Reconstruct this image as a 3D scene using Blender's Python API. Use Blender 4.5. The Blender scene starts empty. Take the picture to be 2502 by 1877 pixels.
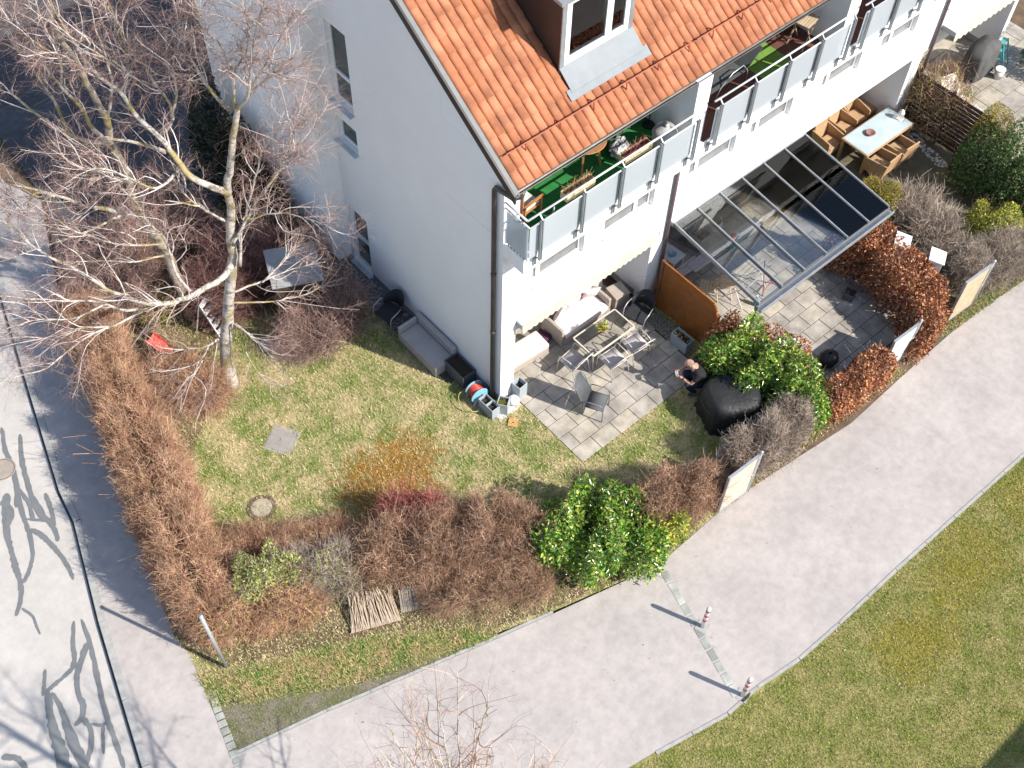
import bpy, bmesh, math, random
import numpy as np
from mathutils import Vector, Matrix
S = bpy.context.scene
COL = S.collection
PI = math.pi
# ------------------------------------------------ camera, sky, sun, exposure
cd = bpy.data.cameras.new("camera"); cam = bpy.data.objects.new("camera", cd); COL.objects.link(cam)
cd.sensor_width = 36.0; cd.lens = 2926.4 / 2502 * 36.0; cd.clip_start = 0.1; cd.clip_end = 500
R_ = ((0.7545545, -0.6559241, 0.0202758), (-0.5306513, -0.6280392, -0.5691889), (0.3860787, 0.4187247, -0.8219568))
cam.matrix_world = Matrix(((R_[0][0], -R_[1][0], -R_[2][0], -10.7), (R_[0][1], -R_[1][1], -R_[2][1], -12.01),
                           (R_[0][2], -R_[1][2], -R_[2][2], 24.0), (0, 0, 0, 1)))
S.camera = cam
SUN_EL = math.radians(39.5)
SUN_DIR = Vector((0.405 * math.cos(SUN_EL), -0.914 * math.cos(SUN_EL), math.sin(SUN_EL))).normalized()
W = bpy.data.worlds.new("World"); S.world = W; W.use_nodes = True
nt = W.node_tree; bg = nt.nodes["Background"]; sky = nt.nodes.new("ShaderNodeTexSky")
sky.sky_type = 'NISHITA'; sky.sun_disc = False; sky.sun_elevation = SUN_EL
sky.sun_rotation = math.atan2(SUN_DIR.x, SUN_DIR.y); sky.air_density = 1.0; sky.dust_density = 0.8
nt.links.new(sky.outputs[0], bg.inputs[0]); bg.inputs[1].default_value = 0.115
sl = bpy.data.lights.new("sun", 'SUN'); sl.energy = 3.9; sl.angle = math.radians(0.5); sl.color = (1.0, 0.935, 0.84)
sun = bpy.data.objects.new("sun", sl); COL.objects.link(sun)
sun.rotation_euler = SUN_DIR.to_track_quat('Z', 'Y').to_euler()
S.view_settings.view_transform = 'Standard'; S.view_settings.look = 'None'; S.view_settings.gamma = 1.0
S.view_settings.exposure = 0.95
S.cycles.max_bounces = 8; S.cycles.transparent_max_bounces = 24; S.cycles.caustics_reflective = False; S.cycles.caustics_refractive = False

# ------------------------------------------------ helpers: objects
def tag(o, label=None, cat=None, group=None, kind=None):
    if label: o["label"] = label
    if cat: o["category"] = cat
    if group: o["group"] = group
    if kind: o["kind"] = kind
    return o
def thing(name, label, cat, loc=(0, 0, 0), rz=0.0, group=None):
    o = bpy.data.objects.new(name, None); COL.objects.link(o); o.empty_display_size = 0.1
    o.location = loc; o.rotation_euler = (0, 0, rz)
    return tag(o, label, cat, group)
def copy_tree(o, parent=None):
    c = o.copy(); COL.objects.link(c); c.parent = parent
    for ch in o.children: copy_tree(ch, c)
    return c
def link_mesh(name, me, m, parent=None, smooth=False, bevel=0):
    o = bpy.data.objects.new(name, me); COL.objects.link(o); o.parent = parent
    if m: me.materials.append(m)
    if smooth:
        me.polygons.foreach_set("use_smooth", [True] * len(me.polygons))
    if bevel:
        b = o.modifiers.new("bevel", 'BEVEL'); b.width = bevel; b.segments = 2; b.limit_method = 'ANGLE'
    return o
class MB:
    def __init__(s): s.V = []; s.F = []
    def add(s, V, F):
        b = len(s.V); s.V += [tuple(v) for v in V]; s.F += [tuple(i + b for i in f) for f in F]; return s
    def box(s, x0, x1, y0, y1, z0, z1, rz=0, piv=None):
        V = [(x, y, z) for z in (z0, z1) for x, y in ((x0, y0), (x1, y0), (x1, y1), (x0, y1))]
        if rz:
            px, py = piv or ((x0 + x1) / 2, (y0 + y1) / 2); c, q = math.cos(rz), math.sin(rz)
            V = [(px + (x - px) * c - (y - py) * q, py + (x - px) * q + (y - py) * c, z) for x, y, z in V]
        return s.add(V, [(3, 2, 1, 0), (4, 5, 6, 7), (0, 1, 5, 4), (1, 2, 6, 5), (2, 3, 7, 6), (3, 0, 4, 7)])
    def hull8(s, V):  # eight corners: bottom four ccw, top four ccw
        return s.add(V, [(3, 2, 1, 0), (4, 5, 6, 7), (0, 1, 5, 4), (1, 2, 6, 5), (2, 3, 7, 6), (3, 0, 4, 7)])
    def bar(s, a, b, w, h, up=(0, 0, 1)):
        a = Vector(a); b = Vector(b); d = (b - a).normalized(); u = Vector(up)
        r = d.cross(u)
        if r.length < 1e-4: r = d.cross(Vector((1, 0, 0)))
        r.normalize(); u = r.cross(d); r *= w / 2; u *= h / 2
        return s.hull8([a - r - u, a + r - u, b + r - u, b - r - u, a - r + u, a + r + u, b + r + u, b - r + u])
    def tube(s, pts, r, n=8, cap=True):
        pts = [Vector(p) for p in pts]; m = len(pts)
        rs = [r] * m if not hasattr(r, '__len__') else list(r)
        t0 = (pts[1] - pts[0]).normalized()
        u = t0.cross(Vector((0, 0, 1)))
        if u.length < 0.05: u = t0.cross(Vector((1, 0, 0)))
        u.normalize(); V = []; F = []
        for i, p in enumerate(pts):
            t = (pts[min(i + 1, m - 1)] - pts[max(i - 1, 0)]).normalized()
            u = (u - t * u.dot(t)); u = u.normalized() if u.length > 1e-6 else t.orthogonal().normalized()
            v = t.cross(u)
            for k in range(n):
                a = 2 * PI * k / n; V.append(p + (u * math.cos(a) + v * math.sin(a)) * rs[i])
        for i in range(m - 1):
            for k in range(n):
                k2 = (k + 1) % n; F.append((i * n + k, i * n + k2, (i + 1) * n + k2, (i + 1) * n + k))
        if cap: F += [tuple(range(n))[::-1], tuple((m - 1) * n + k for k in range(n))]
        return s.add(V, F)
    def lathe(s, prof, c=(0, 0, 0), n=20):
        V = []; F = []; m = len(prof)
        for r, z in prof:
            for k in range(n):
                a = 2 * PI * k / n; V.append((c[0] + r * math.cos(a), c[1] + r * math.sin(a), c[2] + z))
        for i in range(m - 1):
            for k in range(n):
                k2 = (k + 1) % n; F.append((i * n + k, i * n + k2, (i + 1) * n + k2, (i + 1) * n + k))
        return s.add(V, F)
    def prism(s, poly, z0, z1):
        n = len(poly)
        if sum(poly[i][0] * poly[(i + 1) % n][1] - poly[(i + 1) % n][0] * poly[i][1] for i in range(n)) < 0: poly = poly[::-1]
        V = [(x, y, z0) for x, y in poly] + [(x, y, z1) for x, y in poly]
        return s.add(V, [tuple(range(n))[::-1], tuple(range(n, 2 * n))] + [(i, (i + 1) % n, n + (i + 1) % n, n + i) for i in range(n)])
    def extr(s, poly, vec):  # 3d polygon extruded along vec
        n = len(poly); v = Vector(vec)
        V = [Vector(p) for p in poly] + [Vector(p) + v for p in poly]
        return s.add(V, [tuple(range(n))[::-1], tuple(range(n, 2 * n))] + [(i, (i + 1) % n, n + (i + 1) % n, n + i) for i in range(n)])
    def face(s, *p): return s.add(p, [tuple(range(len(p)))])
    def ball(s, c, rx, ry=None, rz=None, n=14, m=8, jit=0, rng=None):
        ry = ry or rx; rz = rz or rx; V = []; F = []
        for i in range(m + 1):
            th = PI * i / m
            for k in range(n):
                a = 2 * PI * k / n; q = 1 + (rng.uniform(-jit, jit) if rng else 0)
                V.append((c[0] + rx * q * math.sin(th) * math.cos(a), c[1] + ry * q * math.sin(th) * math.sin(a), c[2] + rz * q * math.cos(th)))
        for i in range(m):
            for k in range(n):
                k2 = (k + 1) % n; F.append((i * n + k, (i + 1) * n + k, (i + 1) * n + k2, i * n + k2))
        return s.add(V, F)
    def build(s, name, m, parent=None, smooth=False, bevel=0):
        me = bpy.data.meshes.new(name); me.from_pydata(s.V, [], s.F); 
        bm = bmesh.new(); bm.from_mesh(me); bmesh.ops.recalc_face_normals(bm, faces=bm.faces); bm.to_mesh(me); bm.free()
        return link_mesh(name, me, m, parent, smooth, bevel)
def np_build(name, V, F, m, parent=None, smooth=False):
    V = np.asarray(V, np.float32); F = np.asarray(F, np.int32); k = F.shape[1]
    me = bpy.data.meshes.new(name); me.vertices.add(len(V)); me.vertices.foreach_set("co", V.ravel())
    me.loops.add(F.size); me.loops.foreach_set("vertex_index", F.ravel())
    me.polygons.add(len(F)); me.polygons.foreach_set("loop_start", np.arange(len(F), dtype=np.int32) * k)
    me.update(calc_edges=True); me.validate()
    return link_mesh(name, me, m, parent, smooth)
def sheet(name, poly, z, m, kind='structure', parent=None):
    me = bpy.data.meshes.new(name); n = len(poly)
    if sum(poly[i][0] * poly[(i + 1) % n][1] - poly[(i + 1) % n][0] * poly[i][1] for i in range(n)) < 0: poly = poly[::-1]
    me.from_pydata([(x, y, z) for x, y in poly], [], [tuple(range(n))]); o = link_mesh(name, me, m, parent)
    if kind: o["kind"] = kind
    return o
def struct(o): o["kind"] = 'structure'; return o

# ------------------------------------------------ helpers: materials
def _nodes(name):
    m = bpy.data.materials.new(name); m.use_nodes = True; t = m.node_tree
    return m, t, t.nodes["Principled BSDF"]
def ramp(t, cols, pos=None, interp='LINEAR'):
    r = t.nodes.new("ShaderNodeValToRGB"); e = r.color_ramp.elements; n = len(cols); r.color_ramp.interpolation = interp
    for i in range(n - 2): e.new(0.5)
    for i, c in enumerate(cols):
        e[i].position = pos[i] if pos else i / max(1, n - 1); e[i].color = (*c, 1)
    return r
def noise(t, scale, detail=4, rough=0.6, vec=None):
    n = t.nodes.new("ShaderNodeTexNoise"); n.inputs["Scale"].default_value = scale
    n.inputs["Detail"].default_value = detail; n.inputs["Roughness"].default_value = rough
    if vec is None: vec = geo(t).outputs["Position"]
    t.links.new(vec, n.inputs["Vector"]); return n
def geo(t):
    for n in t.nodes:
        if n.type == 'NEW_GEOMETRY': return n
    return t.nodes.new("ShaderNodeNewGeometry")
def mixc(t, fac, a, b, mode='MIX'):
    m = t.nodes.new("ShaderNodeMix"); m.data_type = 'RGBA'; m.blend_type = mode
    for v, s_ in ((fac, 0), (a, 6), (b, 7)):
        if hasattr(v, 'is_linked'): t.links.new(v, m.inputs[s_])
        elif s_ == 0: m.inputs[0].default_value = v
        else: m.inputs[s_].default_value = (*v, 1)
    return m.outputs[2]
def bump(t, h, strength, dist, p):
    b = t.nodes.new("ShaderNodeBump"); b.inputs["Strength"].default_value = strength; b.inputs["Distance"].default_value = dist
    t.links.new(h, b.inputs["Height"]); t.links.new(b.outputs[0], p.inputs["Normal"])
def mat(name, c, c2=None, scale=4, rough=0.7, bs=60, bstr=0.0, bd=0.01, metal=0, spec=0.5, fine=0.0):
    """base colour c drifting to c2 by large noise, fine speckle, bump"""
    m, t, p = _nodes(name)
    c2 = c2 or tuple(v * 0.82 for v in c)
    n = noise(t, scale, 5); r = ramp(t, [c2, c], [0.35, 0.65]); t.links.new(n.outputs[0], r.inputs[0]); out = r.outputs[0]
    if fine:
        f = noise(t, 90, 3, 0.7); fr = ramp(t, [(1 - fine,) * 3, (1 + fine,) * 3], [0.3, 0.7]); t.links.new(f.outputs[0], fr.inputs[0])
        out = mixc(t, 1.0, out, fr.outputs[0], 'MULTIPLY')
    t.links.new(out, p.inputs["Base Color"])
    p.inputs["Roughness"].default_value = rough; p.inputs["Metallic"].default_value = metal
    p.inputs["Specular IOR Level"].default_value = spec
    if bstr: bump(t, noise(t, bs, 4).outputs[0], bstr, bd, p)
    return m
def leafmat(name, cols, rough=0.5, spec=0.4, trans=0.0, gain=1.0, pos=None):
    """every leaf, twig or stone (mesh island) takes its own colour from the ramp"""
    m, t, p = _nodes(name); cols = [tuple(min(0.85, v * gain) for v in c) for c in cols]
    g = geo(t); r = ramp(t, cols, pos); t.links.new(g.outputs["Random Per Island"], r.inputs[0]); out = r.outputs[0]
    n = noise(t, 2.2, 3); rr = ramp(t, [(0.72,) * 3, (1.2,) * 3], [0.35, 0.65]); t.links.new(n.outputs[0], rr.inputs[0])
    out = mixc(t, 1.0, out, rr.outputs[0], 'MULTIPLY')
    t.links.new(out, p.inputs["Base Color"]); p.inputs["Roughness"].default_value = rough
    p.inputs["Specular IOR Level"].default_value = spec
    if trans:
        tr = t.nodes.new("ShaderNodeBsdfTranslucent"); t.links.new(out, tr.inputs[0])
        mx = t.nodes.new("ShaderNodeMixShader"); mx.inputs[0].default_value = trans
        t.links.new(p.outputs[0], mx.inputs[1]); t.links.new(tr.outputs[0], mx.inputs[2])
        t.links.new(mx.outputs[0], t.nodes["Material Output"].inputs[0])
    return m
def glassmat(name, tint, refl_min=0.06, rough=0.02):
    m, t, p = _nodes(name); t.nodes.remove(p)
    tr = t.nodes.new("ShaderNodeBsdfTransparent"); tr.inputs[0].default_value = (*tint, 1)
    gl = t.nodes.new("ShaderNodeBsdfGlossy"); gl.inputs["Roughness"].default_value = rough
    fr = t.nodes.new("ShaderNodeFresnel"); fr.inputs[0].default_value = 1.5
    mx = t.nodes.new("ShaderNodeMixShader"); ad = t.nodes.new("ShaderNodeMath"); ad.operation = 'ADD'; ad.use_clamp = True
    ad.inputs[1].default_value = refl_min; t.links.new(fr.outputs[0], ad.inputs[0]); t.links.new(ad.outputs[0], mx.inputs[0])
    t.links.new(tr.outputs[0], mx.inputs[1]); t.links.new(gl.outputs[0], mx.inputs[2])
    t.links.new(mx.outputs[0], t.nodes["Material Output"].inputs[0]); return m
M = {}
M['stucco'] = mat('white_stucco', (0.85, 0.84, 0.83), (0.82, 0.81, 0.80), 1.2, 0.9, 160, 0.25, 0.004, spec=0.2, fine=0.03)
M['plinth'] = mat('plinth_grey', (0.30, 0.31, 0.33), None, 3, 0.85, 120, 0.2, 0.004)
M['white_pvc'] = mat('white_plastic_frame', (0.78, 0.79, 0.80), (0.74, 0.75, 0.76), 3, 0.4)
M['grey_metal'] = mat('grey_zinc', (0.33, 0.35, 0.37), (0.26, 0.28, 0.30), 5, 0.45, metal=0.4)
M['galv'] = mat('galvanised_steel', (0.50, 0.52, 0.54), (0.40, 0.42, 0.44), 8, 0.4, metal=0.5)
M['pergola'] = mat('pergola_grey', (0.20, 0.21, 0.225), (0.17, 0.18, 0.19), 4, 0.4, metal=0.2)
M['dark_metal'] = mat('dark_brown_metal', (0.045, 0.04, 0.038), (0.035, 0.03, 0.03), 4, 0.45, metal=0.3)
M['pipe'] = mat('weathered_pipe', (0.12, 0.11, 0.10), (0.07, 0.065, 0.06), 3, 0.45, metal=0.5)
M['black'] = mat('black_plastic', (0.015, 0.015, 0.017), (0.01, 0.01, 0.012), 5, 0.5)
M['pane'] = mat('dark_window_glass', (0.055, 0.065, 0.065), (0.035, 0.045, 0.045), 1.5, 0.06, spec=0.8)
M['clear'] = glassmat('clear_glass', (0.975, 0.985, 0.985), 0.0)
M['pergola_glass'] = glassmat('pergola_glass', (0.95, 0.97, 0.965), 0.0)
def frost():
    m, t, p = _nodes('frosted_glass')
    p.inputs["Base Color"].default_value = (0.66, 0.70, 0.74, 1); p.inputs["Roughness"].default_value = 0.35
    tr = t.nodes.new("ShaderNodeBsdfTranslucent"); tr.inputs[0].default_value = (0.75, 0.80, 0.84, 1)
    tp = t.nodes.new("ShaderNodeBsdfTransparent"); tp.inputs[0].default_value = (0.8, 0.85, 0.88, 1)
    a = t.nodes.new("ShaderNodeMixShader"); a.inputs[0].default_value = 0.45
    t.links.new(p.outputs[0], a.inputs[1]); t.links.new(tr.outputs[0], a.inputs[2])
    b = t.nodes.new("ShaderNodeMixShader"); b.inputs[0].default_value = 0.22
    t.links.new(a.outputs[0], b.inputs[1]); t.links.new(tp.outputs[0], b.inputs[2])
    t.links.new(b.outputs[0], t.nodes["Material Output"].inputs[0]); return m
M['frost'] = frost()
M['tile'] = leafmat('terracotta_tile', [(0.33, 0.125, 0.062), (0.37, 0.147, 0.076), (0.41, 0.172, 0.094)], 0.75, 0.25)
M['terracotta'] = mat('terracotta_paint', (0.36, 0.10, 0.05), (0.26, 0.07, 0.035), 6, 0.6)
M['sill'] = mat('pale_sill', (0.50, 0.60, 0.66), None, 4, 0.4)
M['dormer'] = mat('dark_brown_sheet', (0.055, 0.038, 0.032), (0.04, 0.028, 0.024), 2, 0.5, metal=0.2)
M['turf'] = mat('green_carpet', (0.02, 0.20, 0.04), (0.015, 0.15, 0.03), 5, 0.95, 300, 0.4, 0.01)
M['turf_pale'] = mat('pale_green_mat', (0.17, 0.32, 0.05), (0.13, 0.26, 0.04), 5, 0.95, 300, 0.4, 0.01)
M['deck'] = mat('red_brown_deck', (0.16, 0.065, 0.045), (0.10, 0.04, 0.03), 6, 0.7)
M['wood'] = mat('orange_wood', (0.42, 0.19, 0.07), (0.33, 0.14, 0.05), 7, 0.55)
M['wood_pale'] = mat('pale_wood', (0.55, 0.44, 0.30), (0.45, 0.34, 0.22), 7, 0.6)
M['cream'] = mat('cream_fabric', (0.74, 0.70, 0.62), None, 3, 0.9)
M['beige'] = mat('beige_wicker', (0.42, 0.36, 0.31), (0.36, 0.31, 0.27), 8, 0.8, 150, 0.4, 0.006)
M['wicker'] = mat('tan_wicker', (0.46, 0.30, 0.17), (0.38, 0.24, 0.13), 8, 0.75, 180, 0.5, 0.006)
M['pinkwhite'] = mat('pale_pink_cushion', (0.76, 0.70, 0.69), None, 3, 0.9)
M['darkgrey'] = mat('charcoal_mesh', (0.085, 0.092, 0.10), (0.07, 0.075, 0.08), 6, 0.7)
M['planter'] = mat('blue_grey_planter', (0.36, 0.41, 0.45), (0.30, 0.35, 0.39), 5, 0.6)
M['planter_dk'] = mat('dark_grey_planter', (0.10, 0.11, 0.125), None, 5, 0.6)
M['soil'] = mat('dark_soil', (0.045, 0.030, 0.020), (0.025, 0.017, 0.012), 14, 0.95, 80, 0.6, 0.03)
M['white'] = mat('white_paint', (0.78, 0.78, 0.77), None, 4, 0.5)
M['greyframe'] = mat('light_grey_tube', (0.62, 0.60, 0.57), (0.55, 0.53, 0.50), 6, 0.4, metal=0.1)
M['greyfab'] = mat('light_grey_mesh', (0.56, 0.52, 0.52), (0.50, 0.47, 0.47), 6, 0.85)
M['red'] = mat('red_paint', (0.45, 0.03, 0.035), None, 5, 0.4)
M['redplastic'] = mat('bright_red_plastic', (0.62, 0.07, 0.05), None, 5, 0.35)
M['teal'] = mat('teal_plastic', (0.03, 0.32, 0.38), None, 5, 0.4)
M['lightblue'] = mat('light_blue_plastic', (0.25, 0.55, 0.68), None, 5, 0.4)
M['skin'] = mat('skin', (0.50, 0.29, 0.22), (0.44, 0.24, 0.18), 20, 0.5)
M['shirt'] = mat('black_shirt', (0.012, 0.012, 0.015), None, 8, 0.9)
M['jeans'] = mat('dark_jeans', (0.02, 0.03, 0.055), None, 8, 0.9)
# main limbs of the birches (radius at base, at tip, points in metres) and tar seams (x, y, width)
TREE_A=[(0.19,0.07,[(-4.66,4.62,0.0),(-4.52,4.67,0.75),(-4.42,4.61,1.65),(-4.24,4.48,2.5),(-4.12,4.41,3.2),(-3.92,4.26,4.3),(-3.82,4.21,5.2),(-3.7,4.17,5.9),(-3.7,4.15,6.4),(-3.65,4.07,6.9),(-3.52,3.93,7.6),(-3.36,3.85,8.2),(-3.3,3.74,8.7)]),
(0.05,0.012,[(-3.33,3.76,8.6),(-3.24,3.48,8.99),(-3.14,2.92,10.43),(-3.14,2.19,11.89),(-3.19,1.78,12.6)]),
(0.04,0.01,[(-3.19,3.58,8.9),(-3.01,3.25,9.54),(-2.85,2.85,10.22),(-2.66,2.18,11.5)]),
(0.035,0.01,[(-3.19,3.58,8.9),(-2.95,3.27,9.35),(-2.72,2.84,9.84),(-2.47,2.52,10.4)]),
(0.04,0.01,[(-3.35,3.75,8.7),(-3.34,3.69,9.07),(-3.32,3.58,9.55),(-3.17,3.15,10.41),(-3.26,2.77,11.6)]),
(0.035,0.01,[(-3.34,3.53,9.6),(-3.51,3.48,10.41),(-3.73,3.4,10.86),(-3.85,3.26,11.6)]),
(0.05,0.012,[(-3.36,3.95,8.5),(-3.63,4.01,9.21),(-3.8,4.04,9.89),(-3.89,4.03,10.49),(-3.79,3.89,11.2)]),
(0.1,0.014,[(-3.72,4.11,6.4),(-4.24,4.37,7.1),(-4.35,4.58,7.51),(-4.5,4.8,7.99),(-4.71,4.99,8.48),(-4.79,5.15,8.89),(-5.05,5.27,9.39),(-5.22,5.46,10.09),(-5.32,5.61,10.73),(-5.31,5.69,11.2)]),
(0.045,0.01,[(-4.43,4.93,7.8),(-4.17,4.75,8.24),(-4.15,4.81,8.6),(-4.25,4.86,8.95),(-4.33,4.93,9.52),(-4.47,4.96,10.03),(-4.61,4.95,10.8)]),
(0.045,0.01,[(-4.75,5.25,8.8),(-4.6,5.08,9.34),(-4.57,4.95,10.08),(-4.78,4.7,11.2)]),
(0.06,0.03,[(-4.4,4.97,7.3),(-4.77,5.21,7.57),(-5.29,5.37,7.9)]),
(0.04,0.01,[(-4.2,4.69,8.3),(-4.08,4.5,8.81),(-4.06,4.36,9.47),(-3.91,3.82,10.8)]),
(0.03,0.008,[(-4.23,4.91,8.9),(-4.56,4.94,9.27),(-5.02,5.08,9.98),(-5.46,5.15,10.69),(-5.9,5.15,11.4)]),
(0.03,0.008,[(-5.02,5.37,9.3),(-5.36,5.45,9.74),(-5.86,5.47,10.35),(-6.16,5.62,11.0)]),
(0.05,0.012,[(-3.82,4.28,5.5),(-4.21,4.51,6.03),(-4.42,4.75,6.49),(-4.44,4.87,6.7)]),
(0.03,0.01,[(-4.23,4.45,6.1),(-4.54,4.63,6.26),(-4.8,4.76,6.4)]),
(0.045,0.01,[(-4.3,4.79,6.9),(-5.18,4.37,7.35),(-5.38,4.53,7.57),(-5.7,4.69,7.88),(-6.12,4.73,8.2),(-6.41,5.0,8.6)]),
(0.03,0.008,[(-5.29,4.8,7.3),(-5.89,4.88,7.7),(-6.32,4.89,7.97),(-6.6,4.99,8.2)]),
(0.1,0.02,[(-3.92,4.26,4.3),(-4.63,3.88,4.54),(-5.06,3.79,4.69),(-5.46,3.71,4.84),(-6.19,3.83,5.16),(-6.52,4.12,5.38),(-6.91,4.84,5.79),(-7.19,5.2,6.02),(-7.32,5.46,6.16),(-7.46,5.92,6.4),(-7.54,6.31,6.6)]),
(0.05,0.012,[(-5.11,4.0,4.5),(-5.17,4.07,4.62),(-5.15,4.46,5.32),(-5.1,4.58,5.55),(-5.22,4.78,5.97),(-5.24,4.98,6.4),(-5.42,5.19,6.92),(-5.6,5.34,7.4)]),
(0.04,0.01,[(-5.92,3.95,4.8),(-6.82,3.82,4.96),(-7.56,3.77,5.09),(-8.34,3.56,5.24),(-9.1,3.66,5.4)]),
(0.045,0.01,[(-6.15,4.06,4.8),(-6.39,4.02,4.9),(-6.96,4.37,5.29),(-7.63,4.58,5.69),(-8.43,4.87,6.2)]),
(0.03,0.008,[(-6.81,4.24,5.2),(-7.57,4.21,5.41),(-8.09,4.47,5.59),(-8.8,4.43,5.8)]),
(0.03,0.008,[(-6.83,3.79,5.0),(-7.45,4.02,5.19),(-8.18,4.11,5.39),(-8.9,4.23,5.6)]),
(0.035,0.01,[(-5.15,4.56,5.5),(-5.31,4.6,5.59),(-5.9,4.69,5.91),(-6.32,4.94,6.22),(-6.62,5.19,6.48),(-6.8,5.48,6.71),(-7.08,5.78,7.0)]),
(0.03,0.008,[(-5.25,4.49,5.3),(-5.82,4.55,5.49),(-6.41,4.85,5.72),(-7.15,5.09,6.0)]),
(0.05,0.012,[(-3.92,4.08,5.0),(-3.72,4.02,5.29),(-3.53,3.98,5.6),(-3.18,3.86,6.15),(-2.9,3.69,6.58),(-2.69,3.62,6.95),(-2.05,3.36,8.2)]),
(0.035,0.008,[(-3.53,3.98,5.6),(-3.2,3.87,6.51),(-2.99,3.78,7.23),(-2.59,3.34,8.4)]),
(0.03,0.008,[(-3.17,3.78,6.2),(-2.75,3.45,7.1),(-2.5,3.31,7.81),(-2.28,3.17,8.6)]),
(0.03,0.008,[(-3.2,3.81,6.2),(-2.75,3.7,6.68),(-2.0,3.46,7.51),(-1.59,3.39,8.0)]),
(0.03,0.008,[(-3.55,3.94,5.6),(-3.2,3.7,5.74),(-2.7,2.59,6.09),(-2.62,2.17,6.2)]),
(0.035,0.008,[(-4.63,4.54,1.9),(-5.03,4.64,1.83),(-5.26,4.85,1.78),(-5.73,5.05,1.7)]),
(0.03,0.006,[(-4.88,4.59,1.8),(-5.28,4.45,1.66),(-5.59,4.59,1.56),(-6.03,4.81,1.4)]),
(0.02,0.005,[(-4.69,4.46,2.0),(-5.03,4.25,1.4),(-5.34,4.1,0.9)]),
(0.025,0.006,[(-4.23,4.29,2.4),(-4.1,3.82,2.14),(-3.89,3.4,1.9),(-3.76,3.26,1.8)]),
(0.025,0.006,[(-4.24,4.39,2.3),(-4.08,4.05,2.05),(-3.87,3.53,1.7)]),
(0.02,0.005,[(-4.45,3.61,2.2),(-4.41,3.24,1.69),(-4.3,3.0,1.36),(-4.33,2.88,1.2)]),
(0.025,0.006,[(-5.23,4.26,1.9),(-6.02,4.13,1.4),(-6.35,4.29,1.2)]),
(0.04,0.008,[(-4.08,4.37,3.3),(-3.39,4.24,3.24),(-2.57,4.17,3.16),(-1.91,3.93,3.1)]),
(0.035,0.007,[(-4.09,4.53,2.8),(-3.52,4.23,2.59),(-2.77,4.06,2.36),(-1.78,4.11,2.1)]),
(0.03,0.006,[(-3.42,4.19,3.3),(-2.77,4.3,3.42),(-2.12,4.41,3.54),(-1.79,4.38,3.6)]),
(0.06,0.02,[(-3.91,4.01,4.4),(-3.77,4.02,4.94),(-3.66,4.02,5.37),(-3.56,3.99,5.7)]),
]
TREE_B=[(0.17,0.05,[(-4.19,7.01,0.0),(-4.2,7.06,1.1),(-4.3,7.21,2.4),(-4.56,7.23,4.1),(-4.55,7.24,4.6),(-4.51,7.23,5.2),(-4.61,7.22,6.0),(-4.58,7.14,6.7),(-4.63,7.11,7.2),(-4.65,7.19,7.5),(-4.88,6.98,8.8),(-5.08,6.68,10.0),(-5.15,6.42,10.7)]),
(0.07,0.015,[(-4.63,7.21,6.0),(-5.24,7.21,6.53),(-5.43,7.27,6.76),(-5.73,7.46,7.24),(-6.01,7.63,7.72),(-6.17,7.84,8.2)]),
(0.08,0.02,[(-4.75,7.02,4.0),(-4.94,7.13,4.17),(-5.58,7.32,4.67),(-6.08,7.55,5.12),(-6.7,7.75,5.67),(-7.05,7.87,6.0)]),
(0.07,0.012,[(-4.67,7.14,6.1),(-4.91,7.24,6.63),(-4.97,7.36,7.13),(-5.13,7.46,7.75),(-5.45,7.55,9.01),(-5.69,7.51,9.8)]),
(0.05,0.012,[(-4.58,7.14,6.7),(-4.35,7.08,7.41),(-4.24,7.06,8.09),(-4.27,7.02,9.01),(-4.23,6.91,9.8)]),
(0.05,0.012,[(-5.4,7.32,6.7),(-5.39,7.54,7.36),(-5.56,7.77,8.34),(-5.7,7.9,9.2)]),
(0.04,0.01,[(-5.22,7.15,8.0),(-5.07,7.16,8.57),(-5.18,7.2,9.37),(-5.14,7.17,10.0)]),
(0.05,0.012,[(-6.12,7.37,5.3),(-6.4,7.5,5.5),(-6.92,6.88,5.76),(-6.99,7.14,5.95),(-7.08,7.49,6.2)]),
(0.04,0.01,[(-4.98,7.06,4.2),(-6.01,6.89,4.47),(-6.83,6.85,4.71),(-7.8,6.76,5.0)]),
]
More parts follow.
